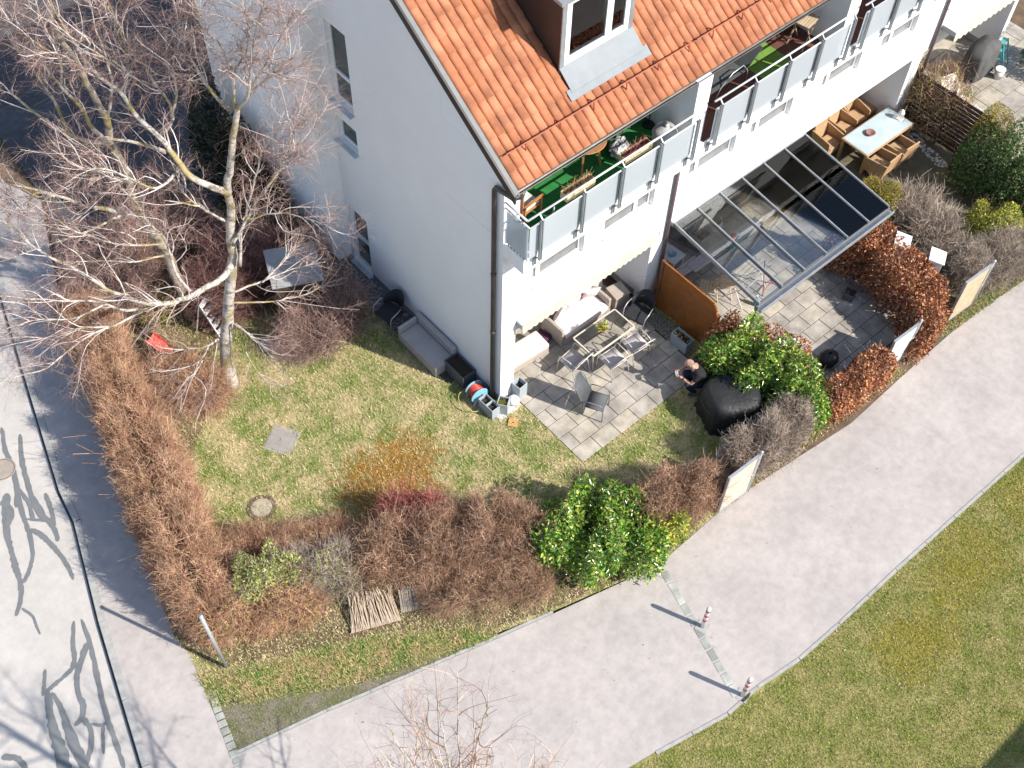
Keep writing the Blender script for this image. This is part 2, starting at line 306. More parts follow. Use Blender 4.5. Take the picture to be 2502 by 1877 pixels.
TAR=[[(-10.17,5.42,0.182),(-10.44,4.98,0.163),(-10.67,4.46,0.145),(-10.79,4.01,0.109),(-10.89,3.67,0.145),(-10.99,3.24,0.127),(-11.10,2.97,0.109),(-11.29,2.72,0.109),(-11.45,2.56,0.073)],
[(-9.99,5.26,0.127),(-10.19,4.60,0.109),(-10.28,4.12,0.109),(-10.49,3.59,0.091),(-10.73,3.33,0.091),(-10.96,3.16,0.091)],
[(-9.77,5.08,0.109),(-9.81,4.32,0.109),(-9.80,3.88,0.109),(-9.89,3.57,0.091)],
[(-9.51,4.86,0.102),(-9.61,4.38,0.102),(-9.76,3.95,0.091)],
[(-10.15,4.53,0.073),(-9.83,4.20,0.073)],
[(-10.21,4.25,0.109),(-10.09,3.96,0.127),(-10.04,3.59,0.109),(-10.02,3.25,0.102),(-10.02,2.88,0.091),(-10.10,2.53,0.080)],
[(-11.27,2.65,0.058),(-11.17,2.32,0.058),(-11.23,2.07,0.058),(-11.26,1.85,0.044)],
[(-10.57,1.66,0.080),(-10.84,1.24,0.091),(-10.97,0.92,0.109),(-11.10,0.74,0.109),(-11.36,0.69,0.091),(-11.64,0.66,0.091),(-11.84,0.62,0.145)],
[(-11.56,1.09,0.073),(-11.73,0.81,0.073),(-11.87,0.60,0.091)],
[(-10.59,1.03,0.145),(-10.88,0.79,0.138),(-11.16,0.51,0.124),(-11.33,0.10,0.109),(-11.32,-0.05,0.131),(-11.48,-0.33,0.109),(-11.69,-0.37,0.087)],
[(-10.43,1.59,0.073),(-10.56,1.01,0.091),(-10.72,0.52,0.109),(-10.98,-0.20,0.109),(-11.13,-0.72,0.109),(-11.22,-1.14,0.109),(-11.38,-1.79,0.091)],
[(-11.76,0.60,0.145),(-11.97,0.14,0.163),(-12.10,-0.38,0.218),(-12.27,-1.02,0.254),(-12.41,-1.33,0.218)],
[(-11.70,0.55,0.091),(-11.71,0.14,0.109),(-11.83,-0.35,0.182),(-11.90,-0.82,0.218),(-11.96,-1.25,0.163),(-12.04,-1.65,0.145)],
[(-11.48,-0.33,0.127),(-11.47,-0.65,0.102),(-11.68,-1.01,0.102),(-11.94,-1.22,0.109)],
[(-11.42,-0.56,0.065),(-11.26,-0.74,0.073),(-11.14,-0.73,0.065)],
[(-11.26,-0.74,0.080),(-11.43,-1.05,0.065),(-11.54,-1.26,0.051)],
[(-13.11,-0.00,0.145),(-12.88,-0.19,0.127),(-12.84,-0.53,0.109)],
[(-9.42,7.11,0.080),(-9.67,6.42,0.102),(-9.72,6.05,0.109),(-9.91,5.40,0.124),(-10.18,4.94,0.109)],
[(-9.18,6.66,0.091),(-9.46,6.06,0.109),(-9.67,5.42,0.124),(-9.81,4.86,0.109),(-9.88,4.46,0.131),(-9.77,4.09,0.145)],
[(-9.91,5.40,0.091),(-9.91,4.83,0.091),(-10.06,4.39,0.102)],
[(-10.35,5.31,0.145),(-10.30,4.94,0.163),(-10.59,4.63,0.182)],
]
# ================================================= THE TERRACE
EY, EZ, SL = -0.36, 7.62, 0.70           # eave line and roof slope
RY = 5.45                                 # ridge
def rz_(y): return EZ + SL * (y - EY)
nx_, nz_ = -SL / math.hypot(1, SL), 1 / math.hypot(1, SL)   # roof normal (y, z)
def tiles(x0, x1):
    w, L = 0.205, 0.345
    u = np.array([0.0, 0.05, 0.14, 0.32, 0.55, 0.80, 0.92, 0.955, 1.0]); hgt = np.array([-0.012, 0.020, 0.040, 0.052, 0.055, 0.048, 0.030, -0.012, -0.014])
    cy, cz = nz_, -nx_                    # up-slope direction (y,z)
    slope_len = (RY - EY) / cy; nc = int(slope_len / L) + 1; nx = int(round((x1 - x0) / w)); w = (x1 - x0) / nx
    rng = np.random.default_rng(int(x0 * 10) + 5); V = []; F = []; b = 0; n = len(u)
    for c in range(nc):
        for i in range(nx):
            s0 = c * L - 0.03 + rng.uniform(-0.006, 0.006); s1 = min((c + 1) * L + 0.03, slope_len)
            xs = x0 + (i + u) * w; dz = rng.uniform(-0.003, 0.003)
            lo = hgt + 0.026 + dz; hi = hgt + 0.006
            for s_, h_ in ((s0, lo - 0.03), (s0, lo), (s1, hi)):
                y = EY + s_ * cy + h_ * nx_; z = EZ + s_ * cz + h_ * nz_
                V.append(np.stack([xs, y, z], 1))
            for r in range(2):
                a = b + r * n + np.arange(n - 1); F.append(np.stack([a, a + 1, a + 1 + n, a + n], 1))
            b += 3 * n
    return np.concatenate(V), np.concatenate(F)
def window(parent, x0, x1, z0, z1, y, mull=(), name='window', d=0.14, shade=None):
    """window in a wall facing -Y whose face is at y; the frame is set back"""
    f = MB(); yy = y + d; t = 0.07
    f.box(x0, x0 + t, yy - 0.03, yy + 0.05, z0, z1).box(x1 - t, x1, yy - 0.03, yy + 0.05, z0, z1)
    f.box(x0 + t, x1 - t, yy - 0.03, yy + 0.05, z0, z0 + t).box(x0 + t, x1 - t, yy - 0.03, yy + 0.05, z1 - t, z1)
    for m_ in mull: f.box(m_ - 0.06, m_ + 0.06, yy - 0.027, yy + 0.047, z0 + t, z1 - t)
    o = f.build(name, M['white_pvc'], parent)
    MB().box(x0 + t, x1 - t, yy, yy + 0.02, z0 + t, z1 - t).build('pane', shade or M['pane_lit'], o)
    MB().box(x0 - 0.02, x1 + 0.02, y - 0.05, yy - 0.031, z0 - 0.035, z0 - 0.002).build('sill', M['white'], o)
    return o
M['pane_lit'] = mat('grey_blind_glass', (0.20, 0.205, 0.21), (0.13, 0.135, 0.14), 2, 0.15, spec=0.6)
M['curtain'] = None
M['rail'] = mat('pale_rail', (0.60, 0.61, 0.62), (0.54, 0.55, 0.56), 6, 0.4)
def railing(parent, x0, x1, posts, ret=False, fin_r=True):
    yg = -0.70
    h = MB()
    h.tube([(x0, -0.66, 6.95), (x1, -0.66, 6.95)], 0.024, 8).tube([(x0, -0.74, 6.80), (x1, -0.74, 6.80)], 0.02, 8)
    if ret:
        h.tube([(x0, -0.66, 6.95), (x0, -0.02, 6.95)], 0.024, 8).tube([(x0, -0.74, 6.80), (x0, -0.02, 6.80)], 0.02, 8)
    rl = h.build('handrail', M['rail'], parent, smooth=True)
    xs = [x0] + list(posts[(1 if posts[0] - x0 < 0.2 else 0):]) + ([x1] if x1 - posts[-1] > 0.25 else [])
    for a, b in zip(xs, xs[1:]):
        MB().box(a + 0.035, b - 0.035, yg - 0.006, yg + 0.006, 5.83, 6.74).build('glass_panel', M['frost'], parent)
    if ret:
        MB().box(x0 - 0.006, x0 + 0.006, yg, -0.06, 5.83, 6.74).build('glass_panel', M['frost'], parent)
        b = MB()
        for k in range(7): b.box(x0 + 0.01, x0 + 0.03, -0.66 + k * 0.09, -0.64 + k * 0.09, 5.75, 6.78)
        b.build('side_bars', M['grey_metal'], parent)
    for p in posts:
        q = MB()
        for dx in (-0.045, 0.0):
            q.box(p + dx - 0.012, p + dx + 0.012, -0.80, -0.745, 5.72, 6.86)
        q.box(p - 0.045, p, -0.79, -0.755, 5.86, 5.89).box(p - 0.045, p, -0.79, -0.755, 6.60, 6.63)
        q.bar((p, -0.77, 6.86), (p, -0.66, 6.97), 0.03, 0.02).bar((p, -0.77, 5.78), (p, -0.60, 5.60), 0.03, 0.03)
        q.box(p - 0.06, p - 0.03, -0.628, -0.602, 5.42, 5.72).box(p + 0.0, p + 0.03, -0.628, -0.602, 5.42, 5.72)
        q.build('post', M['grey_metal'], parent)
def make_house(i, x0, x1, label, wins, posts, rail, floor_m, gable=False):
    h = thing('row_house', label, 'house', (0, 0, 0), 0, 'houses of the white terrace')
    L = x0 + (0.42 if gable else 0.21); Rr = x1 - 0.21
    # front wall, built round the window openings
    w = MB(); zs, zt = 3.72, 4.95
    w.box(x0, x1, 0, 0.3, 2.5, zs); w.box(x0, x1, 0, 0.3, zt, 5.3)
    e = [x0] + [v for a in wins for v in a[:2]] + [x1]
    for a, b in zip(e[::2], e[1::2]): w.box(a, b, 0, 0.3, zs, zt)
    # ground floor: end walls, back wall, ceiling of the recess
    w.box(x0, L, 0, 1.9, 0, 2.497).box(Rr, x1, 0, 1.9, 0, 2.497).box(L, L + 0.9, 1.65, 1.9, 0, 2.497).box(L + 3.0, Rr, 1.65, 1.9, 0, 2.497)
    w.box(L, Rr, 0.302, 1.648, 2.42, 2.497)
    # balcony slab and loggia
    w.box(x0 + (0.02 if gable else 0), x1, -0.6, -0.001, 5.3, 5.745).box(x0, x1, 0.001, 1.9, 5.303, 5.742)
    if gable: w.box(x0, x0 + 0.42, 0.003, 1.9, 5.75, rz_(0.0) - 0.06)
    else: w.box(x0, x0 + 0.21, -0.5, 1.9, 5.75, rz_(-0.36) - 0.05)
    w.box(x1 - 0.21, x1, -0.5, 1.9, 5.75, rz_(-0.36) - 0.05)
    w.box(L, Rr, 1.9, 2.1, 5.75, 8.9)
    w.build('wall', M['stucco'], h); MB().box(x0, x1, 10.6, 10.9, 0, 7.4).build('rear_wall', M['stucco'], h)
    # plinth inside the recess
    MB().box(L, L + 0.004, 0.31, 1.6, 0.02, 0.22).box(Rr - 0.004, Rr, 0.31, 1.6, 0.02, 0.22).build('plinth', M['plinth'], h)
    # patio door
    f = MB(); a, b = L + 0.9, L + 3.0
    f.box(a, a + 0.08, 1.7, 1.8, 0, 2.42).box(b - 0.08, b, 1.7, 1.8, 0, 2.42).box(a + 0.08, b - 0.08, 1.7, 1.8, 2.3, 2.42)
    f.box((a + b) / 2 - 0.06, (a + b) / 2 + 0.06, 1.7, 1.8, 0.1, 2.3).box(a + 0.08, b - 0.08, 1.7, 1.8, 0, 0.1)
    d = f.build('patio_door', M['white_pvc'], h)
    MB().box(a + 0.08, b - 0.08, 1.745, 1.755, 0.1, 2.3).build('pane', M['pane'], d)
    f = MB().box(L + 0.6, L + 3.4, 1.88, 1.897, 5.8, 7.9); bd = f.build('balcony_door', M['pane'], h)
    for wa in wins: window(h, wa[0], wa[1], zs, zt, 0.0, wa[2])
    MB().box(L, Rr, -0.57, 1.88, 5.747, 5.765).build('balcony_floor', floor_m, h)
    # roof
    V, F = tiles(x0 - (0.02 if gable else 0), x1)
    r = np_build('roof', V, F, M['tile'], h)
    b = MB()   # boarding below the tiles and the rear slope
    xa, xb = x0 - (0.1 if gable else 0), x1
    b.extr([(xa, EY + 0.02, EZ - 0.03), (xa, RY, rz_(RY) - 0.04), (xa, RY, rz_(RY) - 0.16), (xa, EY + 0.02, EZ - 0.12)], (xb - xa, 0, 0))
    b.extr([(xa, RY + 0.01, rz_(RY) - 0.0), (xa, 11.25, rz_(RY) - SL * 5.8), (xa, 11.25, rz_(RY) - SL * 5.8 - 0.14), (xa, RY + 0.01, rz_(RY) - 0.14)], (xb - xa, 0, 0))
    b.build('rear_roof', M['dormer'], r)
    g = MB(); n = 9    # half-round gutter
    pr = [(EY - 0.075 + 0.065 * math.cos(PI + PI * k / n), EZ - 0.015 + 0.065 * math.sin(PI + PI * k / n)) for k in range(n + 1)]
    pr += [(y + (0.006 if k < 5 else -0.006), z + 0.005) for k, (y, z) in list(enumerate(pr))[::-1]]
    g.extr([(xa, y, z) for y, z in pr], (xb - xa, 0, 0)); go = g.build('gutter', M['pipe'], h)
    # snow guard: two rails with a zigzag between them, on brackets
    sg = MB(); gy = 0.16
    def off(y, d): return (y + nx_ * d, rz_(y) + nz_ * d)
    for d in (0.075, 0.215):
        y, z = off(gy, d); sg.tube([(xa + 0.15, y, z), (xb, y, z)], 0.013, 5)
    k = 0; x = xa + 0.2
    while x < xb - 0.06:
        y, z = off(gy, 0.08 if k % 2 else 0.21); y2, z2 = off(gy, 0.21 if k % 2 else 0.08)
        sg.tube([(x, y, z), (x + 0.03, y2 + 0.008, z2), (x + 0.055, y2, z2)], 0.010, 4); x += 0.055; k += 1
        if k % 16 == 8:
            y, z = off(gy, 0.21); y2, z2 = off(gy + 0.08, 0.06); y3, z3 = off(gy - 0.11, 0.058)
            sg.bar((x, y, z), (x, y2, z2), 0.02, 0.02).bar((x, y, z), (x, y3, z3), 0.02, 0.02)
    sg.build('snow_guard', M['terracotta'], r)
    railing(h, rail[0], rail[1], posts, gable)
    return h
H1 = make_house(0, 0.0, 5.0, 'end house of the white terrace with green balcony carpet, dormer and plain gable', [(0.85, 2.39, (1.12,)), (3.0, 4.58, (4.1,))],
                [0.32, 1.45, 2.52, 3.6, 4.68], (0.02, 4.77), M['turf'], True)
H2 = make_house(1, 5.0, 9.95, 'second terrace house with grey glass pergola below its brown balcony', [(5.7, 7.28, (6.1,)), (7.8, 9.3, (8.2,))],
                [5.37, 6.44, 7.53, 8.61, 9.7], (5.23, 9.78), M['deck'])
H3 = make_house(2, 9.95, 14.95, 'third terrace house with wicker dining set under its open ground floor', [(10.4, 11.9, (10.8,)), (12.7, 14.2, (13.3,))],
                [10.3, 11.37, 12.45, 13.5, 14.6], (10.13, 14.72), M['deck'])
H4 = make_house(3, 15.0, 20.0, 'fourth terrace house at the right edge with scalloped cream awning', [(15.7, 17.2, (16.1,)), (17.9, 19.4, (18.3,))],
                [15.37, 16.44, 17.53, 18.61, 19.7], (15.23, 19.78), M['deck'])
# ---- gable end of the first house
g = MB(); WY = (5.04, 5.80); ops = [(0.14, 2.16), (4.42, 5.12), (5.62, 7.78)]
def gab(y0, y1, x0=0.0, x1=0.3):
    g.extr([(x0, y0, 0), (x0, y1, 0), (x0, y1, min(rz_(y1), rz_(2 * RY - y1)) - 0.17), (x0, y0, min(rz_(y0), rz_(2 * RY - y0)) - 0.17)], (x1 - x0, 0, 0))
gab(1.9, WY[0]); gab(WY[1], 10.599)
g.box(0, 0.42, 0.3, 1.9, 2.497, 5.303)
g.extr([(0.003, 0.3, 7.4), (0.003, 1.9, 7.4), (0.003, 1.9, rz_(1.9) - 0.17), (0.003, 0.3, rz_(0.3) - 0.17)], (0.4, 0, 0))
z = 0
for a, b in ops: g.box(0, 0.3, WY[0], WY[1], z, a); z = b
zz = rz_(5.42) - 0.2; g.box(0, 0.3, WY[0], WY[1], z, rz_(5.04) - 0.17)
# stair wing standing out of the gable
g.extr([(-0.55, 5.92, 0), (-0.55, 10.59, 0), (-0.55, 10.59, 7.6), (-0.55, 5.92, 11.0)], (0.548, 0, 0))
g.build('gable_wall', M['stucco'], H1)
MB().box(-0.006, -0.002, 0.02, 5.0, 0.0, 0.24).box(-0.556, -0.552, 5.92, 10.5, 0, 0.24).box(-0.55, -0.003, 5.914, 5.918, 0, 0.24).build('plinth', M['plinth'], H1)
for k, (a, b) in enumerate(ops):
    f = MB(); t = 0.07; xx = 0.13; y0, y1 = WY
    f.box(xx - 0.03, xx + 0.05, y0, y0 + t, a, b).box(xx - 0.03, xx + 0.05, y1 - t, y1, a, b)
    f.box(xx - 0.03, xx + 0.05, y0 + t, y1 - t, a, a + t).box(xx - 0.03, xx + 0.05, y0 + t, y1 - t, b - t, b)
    zm = a + (b - a) * (0.36 if k == 2 else 0.48)
    if k != 1: f.box(xx - 0.04, xx + 0.05, y0 + t, y1 - t, zm - 0.05, zm + 0.05)
    o = f.build('window', M['white_pvc'], H1)
    MB().box(xx, xx + 0.02, y0 + t, y1 - t, a + t, b - t).build('pane', M['pane'], o)
    MB().extr([(-0.12, y0 - 0.03, a - 0.06), (-0.12, y0 - 0.03, a - 0.03), (xx - 0.031, y0 - 0.03, a + 0.0), (xx - 0.031, y0 - 0.03, a - 0.03)], (0, y1 - y0 + 0.06, 0)).build('sill', M['sill'], o)
# verge: dark board, grey strip
v = MB()
def verge(x, w_, dz0, dz1): v.extr([(x, EY - 0.12, rz_(EY - 0.12) + dz0), (x, RY, rz_(RY) + dz0), (x, RY, rz_(RY) + dz1), (x, EY - 0.12, rz_(EY - 0.12) + dz1)], (w_, 0, 0))
verge(-0.17, 0.045, -0.16, 0.045); v.build('verge_board', M['dark_metal'], H1)
v = MB(); verge(-0.124, 0.10, -0.02, 0.03); v.build('verge_strip', mat('verge_zinc', (0.17, 0.18, 0.185), None, 5, 0.6), H1)
# downpipes
MB().tube([(0.1, -0.42, 7.52), (0.06, -0.42, 7.40), (-0.02, -0.28, 7.28), (-0.075, 0.0, 7.30), (-0.075, 0.16, 7.28), (-0.075, 0.21, 7.18), (-0.075, 0.21, 0.0)], 0.052, 10).tube([(-0.075, 0.21, 2.6), (-0.075, 0.21, 2.7)], 0.06, 10).tube([(-0.075, 0.21, 4.6), (-0.075, 0.21, 4.7)], 0.06, 10).build('downpipe', M['pipe'], H1, smooth=True)
for hh, x in ((H2, 5.23), (H4, 15.45)):
    MB().tube([(x, -0.06, 5.28), (x, -0.06, 0)], 0.045, 10).build('downpipe', mat('purple_brown_pipe', (0.11, 0.075, 0.085), None, 3, 0.5), hh, smooth=True)
# small round wall vents
for hh, xs in ((H1, (1.5, 3.9)), (H2, (6.2, 8.6)), (H3, (11.1,)), (H4, (16.6,))):
    for x in xs: MB().tube([(x, -0.012, 3.45), (x, 0.01, 3.45)], 0.025, 8).build('vent', M['plinth'], hh)
# ---- dormer on the first house
dm = MB(); dx0, dx1, dy = 2.06, 3.98, 0.82; zb = rz_(dy); zt = zb + 1.68
def cheek(x, w_): dm.extr([(x, dy, zb - 0.1), (x, dy, zt), (x, dy + (zt - zb) / SL + 0.4, zt + 0.05), (x, dy + 0.2, zb - 0.1)], (w_, 0, 0))
cheek(dx0, 0.1); cheek(dx1 - 0.1, 0.1)
D1 = dm.build('dormer', M['dormer'], H1)
MB().extr([(dx0 - 0.14, dy - 0.12, zt + 0.0), (dx0 - 0.14, dy + 2.9, zt + 0.30), (dx0 - 0.14, dy + 2.9, zt + 0.38), (dx0 - 0.14, dy - 0.12, zt + 0.08)], (dx1 - dx0 + 0.28, 0, 0)).build('dormer_roof', M['grey_metal'], D1)
f = MB(); a, b, c, d_ = dx0 + 0.10, dx1 - 0.10, zb + 0.10, zt - 0.02; yy = dy - 0.02; t = 0.13
f.box(a, a + t, yy, yy + 0.08, c, d_).box(b - t, b, yy, yy + 0.08, c, d_).box(a + t, b - t, yy, yy + 0.08, c, c + 0.2).box(a + t, b - t, yy, yy + 0.08, d_ - t, d_)
f.box(a + 1.08, a + 1.25, yy + 0.004, yy + 0.076, c + 0.2, d_ - t); f.build('dormer_window', M['white_pvc'], D1)
MB().box(a + t, b - t, yy + 0.03, yy + 0.045, c + 0.2, d_ - t).build('dormer_pane', M['clear'], D1)
MB().box(dx0 - 0.012, dx0 + 0.099, dy - 0.03, dy - 0.003, zb, zt).box(dx1 - 0.099, dx1 + 0.012, dy - 0.03, dy - 0.003, zb, zt).build('dormer_trim', M['grey_metal'], D1)
cu = MB(); n = 60; V = [(a + 0.1 + (b - a - 0.2) * k / n, dy + 0.22 + 0.05 * math.sin(k * 1.3) + 0.02 * math.sin(k * 3.1), zq) for zq in (c, d_) for k in range(n + 1) if not 34 < k < 42]
m_ = len(V) // 2; cu.add(V, [(k, k + 1, m_ + k + 1, m_ + k) for k in range(m_ - 1) if k != 34])
cu.build('dormer_curtain', mat('pale_green_curtain', (0.52, 0.60, 0.52), (0.40, 0.50, 0.42), 5, 0.9), D1, smooth=True)
MB().ball((a + 0.36, dy + 0.12, c + 0.26), 0.13, 0.1, 0.13).build('vase', M['wood'], D1, smooth=True)
MB().box(a, b, dy + 0.6, dy + 0.62, c - 0.1, d_).build('room_shade_sheet', M['black'], D1)  # black sheet standing in for the shade inside the room
# lead apron below the dormer window
ap = MB(); y0a, y0b = 0.46, dy - 0.035
def on(y, d): return (y + nx_ * d, rz_(y) + nz_ * d)
p0, p1 = on(y0a, 0.11), (y0b, zb + 0.16)
ap.extr([(dx0 - 0.02, *p0), (dx0 - 0.02, *p1), (dx0 - 0.02, p1[0], p1[1] - 0.03), (dx0 - 0.02, p0[0], p0[1] - 0.02)], (dx1 - dx0 + 0.04, 0, 0))
q0, q1 = on(0.34, 0.098), on(0.52, 0.105)
ap.extr([(dx0 - 0.12, *q0), (dx0 - 0.12, *q1), (dx0 - 0.12, q1[0], q1[1] - 0.012), (dx0 - 0.12, q0[0], q0[1] - 0.012)], (dx1 - dx0 + 0.24, 0, 0))
ap.build('dormer_flashing', mat('lead_sheet', (0.21, 0.235, 0.25), (0.18, 0.20, 0.215), 3, 0.6), D1)
# ---- awnings
M['valance'] = mat('cream_valance', (0.62, 0.57, 0.48), None, 3, 0.9)
def awning(parent, x0, x1, yo, zb_, scal, sw, m1):
    a = MB().box(x0, x1, yo + 0.02, -0.004, zb_ + 0.24, zb_ + 0.34); o = a.build('awning', M['cream'], parent)
    pts = [(x0, yo, zb_ + 0.3)]; n = int((x1 - x0) / sw)
    low = []
    for k in range(n):
        for j in range(6):
            u_ = j / 6; low.append((x0 + (k + u_) * (x1 - x0) / n, yo, zb_ + 0.06 - scal * math.sin(PI * u_)))
    poly = [(x0, yo, zb_ + 0.335)] + low + [(x1, yo, zb_ + 0.06), (x1, yo, zb_ + 0.335)]
    v_ = MB(); V = []
    for p in low + [(x1, yo, zb_ + 0.06)]: V += [p, (p[0], yo, zb_ + 0.335)]
    v_.add(V, [(2 * k, 2 * k + 2, 2 * k + 3, 2 * k + 1) for k in range(len(V) // 2 - 1)])
    vo = v_.build('valance', m1, o)
    s_ = vo.modifiers.new('solid', 'SOLIDIFY'); s_.thickness = 0.006
    MB().box(x0 - 0.03, x0 - 0.004, yo, -0.004, zb_ + 0.2, zb_ + 0.34).box(x1 + 0.004, x1 + 0.03, yo, -0.004, zb_ + 0.2, zb_ + 0.34).build('end_cap', M['plinth'], o)
awning(H1, 0.46, 4.76, -0.2, 2.50, 0.06, 0.16, M['valance'])
awning(H4, 15.75, 19.4, -0.45, 2.82, 0.08, 0.22, M['valance'])
# ================================================= GROUND, ROAD, PATHS
def asphalt(name, c, c2, fine=0.12, patch=(0.8, 1.12), sc=0.7):
    m, t, p = _nodes(name)
    n = noise(t, sc, 6, 0.6); r = ramp(t, [c2, c], [0.35, 0.62]); t.links.new(n.outputs[0], r.inputs[0])
    n2 = noise(t, 4.5, 5, 0.65); r2 = ramp(t, [(patch[0],) * 3, (patch[1],) * 3], [0.3, 0.65]); t.links.new(n2.outputs[0], r2.inputs[0])
    f = noise(t, 160, 2, 0.8); fr = ramp(t, [(1 - fine,) * 3, (1 + fine,) * 3], [0.3, 0.7]); t.links.new(f.outputs[0], fr.inputs[0])
    o = mixc(t, 1, mixc(t, 1, r.outputs[0], r2.outputs[0], 'MULTIPLY'), fr.outputs[0], 'MULTIPLY')
    v = t.nodes.new("ShaderNodeTexVoronoi"); v.inputs["Scale"].default_value = 5.0; t.links.new(geo(t).outputs["Position"], v.inputs["Vector"])
    vr = ramp(t, [(0.35, 0.33, 0.30), (1, 1, 1)], [0.035, 0.06]); t.links.new(v.outputs["Distance"], vr.inputs[0])
    o = mixc(t, 0.6, o, mixc(t, 1, o, vr.outputs[0], 'MULTIPLY'))
    t.links.new(o, p.inputs["Base Color"]); p.inputs["Roughness"].default_value = 0.95; p.inputs["Specular IOR Level"].default_value = 0.2
    bump(t, f.outputs[0], 0.35, 0.006, p); return m
M['path'] = asphalt('pale_worn_asphalt', (0.45, 0.41, 0.385), (0.385, 0.352, 0.335), 0.12, (0.87, 1.06))
M['road'] = asphalt('road_asphalt', (0.485, 0.455, 0.425), (0.44, 0.415, 0.385), 0.10, (0.92, 1.05))
M['court'] = asphalt('dark_court_asphalt', (0.085, 0.085, 0.09), (0.06, 0.06, 0.065))
M['tar'] = mat('tar_seal', (0.165, 0.175, 0.18), (0.14, 0.15, 0.155), 4, 0.8, 120, 0.2, 0.004, fine=0.06)
M['kerb'] = mat('kerb_stone', (0.40, 0.39, 0.37), (0.30, 0.30, 0.29), 6, 0.9, 120, 0.3, 0.006, fine=0.1)
M['cobble'] = leafmat('grey_cobble', [(0.25, 0.26, 0.24), (0.34, 0.35, 0.32), (0.42, 0.42, 0.38)], 0.85, 0.2)
M['slab'] = leafmat('concrete_slab', [(0.335, 0.305, 0.275), (0.36, 0.33, 0.295), (0.385, 0.355, 0.31), (0.41, 0.37, 0.30)], 0.9, 0.2)
M['joint'] = mat('dark_joint', (0.09, 0.08, 0.065), (0.06, 0.055, 0.045), 10, 0.95)
M['pebble'] = leafmat('grey_pebbles', [(0.08, 0.08, 0.08), (0.20, 0.19, 0.18), (0.38, 0.36, 0.34)], 0.8)
M['pebble_w'] = leafmat('white_pebbles', [(0.40, 0.36, 0.32), (0.60, 0.56, 0.52), (0.72, 0.70, 0.67)], 0.8)
def lawncol(t, straw, green, moss, moss_pts, sc=1.5):
    g = geo(t); P_ = g.outputs["Position"]
    n = noise(t, sc, 5, 0.62); r = ramp(t, [green, straw], [0.40, 0.60]); t.links.new(n.outputs[0], r.inputs[0]); o = r.outputs[0]
    for (x, y, rad, amt) in moss_pts:
        d = t.nodes.new("ShaderNodeVectorMath"); d.operation = 'DISTANCE'; t.links.new(P_, d.inputs[0]); d.inputs[1].default_value = (x, y, 0)
        n2 = noise(t, 4.0, 5, 0.7); a = t.nodes.new("ShaderNodeMath"); a.operation = 'MULTIPLY_ADD'
        t.links.new(n2.outputs[0], a.inputs[0]); a.inputs[1].default_value = 2.2 * rad; t.links.new(d.outputs["Value"], a.inputs[2])
        mr = t.nodes.new("ShaderNodeMapRange"); mr.inputs[1].default_value = 1.75 * rad; mr.inputs[2].default_value = 2.2 * rad
        mr.inputs[3].default_value = amt; mr.inputs[4].default_value = 0; t.links.new(a.outputs[0], mr.inputs[0])
        o = mixc(t, mr.outputs[0], o, moss)
    return o
def lawnmats(name, straw, green, moss, moss_pts, sc=1.5):
    m, t, p = _nodes(name + '_ground'); o = lawncol(t, straw, green, moss, moss_pts, sc)
    f = noise(t, 45, 4, 0.75); fr = ramp(t, [(0.5,) * 3, (1.25,) * 3], [0.32, 0.68]); t.links.new(f.outputs[0], fr.inputs[0])
    o = mixc(t, 1, o, fr.outputs[0], 'MULTIPLY'); t.links.new(o, p.inputs["Base Color"]); p.inputs["Roughness"].default_value = 0.95
    p.inputs["Specular IOR Level"].default_value = 0.1; bump(t, f.outputs[0], 0.7, 0.03, p)
    m2, t, p = _nodes(name + '_blades'); o = lawncol(t, straw, green, moss, moss_pts, sc); g = geo(t)
    r = ramp(t, [tuple(v * 0.45 for v in green), tuple(v * 1.0 for v in green), tuple(v * 1.0 for v in straw), tuple(min(0.8, v * 1.6) for v in straw)], [0, 0.35, 0.6, 1]); t.links.new(g.outputs["Random Per Island"], r.inputs[0])
    o = mixc(t, 0.58, o, r.outputs[0]); t.links.new(o, p.inputs["Base Color"]); p.inputs["Roughness"].default_value = 0.7; p.inputs["Specular IOR Level"].default_value = 0.2
    return m, m2
def sub(col, k): return tuple(v * k for v in col)
LG, LGB = lawnmats('garden_lawn', (0.54, 0.44, 0.25), (0.19, 0.245, 0.06), (0.33, 0.165, 0.035), [(-3.5, -0.1, 1.25, 0.95), (-4.3, -1.0, 0.9, 0.8), (-2.6, 0.2, 0.8, 0.75)])
LS, LSB = lawnmats('park_lawn', (0.37, 0.325, 0.13), (0.20, 0.23, 0.05), (0.27, 0.225, 0.025), [(4.5, -10.1, 0.8, 0.6), (2.5, -10.4, 0.8, 0.7), (5.5, -10.0, 0.9, 0.6), (3.3, -10.5, 0.7, 0.6), (7.5, -9.9, 0.8, 0.5)], 2.2)
VG, VGB = lawnmats('verge', (0.46, 0.34, 0.17), (0.14, 0.26, 0.045), (0.1, 0.1, 0.03), [], 2.0)
PG, PGB = lawnmats('paver_strip', (0.25, 0.225, 0.17), (0.17, 0.175, 0.08), (0.1, 0.1, 0.03), [], 2.5)
def poly_in(P, poly):
    x, y = P[:, 0], P[:, 1]; r = np.zeros(len(P), bool); n = len(poly)
    for i in range(n):
        (x0, y0), (x1, y1) = poly[i], poly[(i + 1) % n]
        if y0 == y1: continue
        c = ((y0 > y) != (y1 > y)) & (x < (x1 - x0) * (y - y0) / (y1 - y0) + x0); r ^= c
    return r
def scatter(poly, n, seed, holes=()):
    rng = np.random.default_rng(seed); a = np.array(poly); lo, hi = a.min(0), a.max(0)
    P = rng.uniform(lo, hi, (n, 2)); k = poly_in(P, poly)
    for h in holes: k &= ~poly_in(P, h)
    return P[k], rng
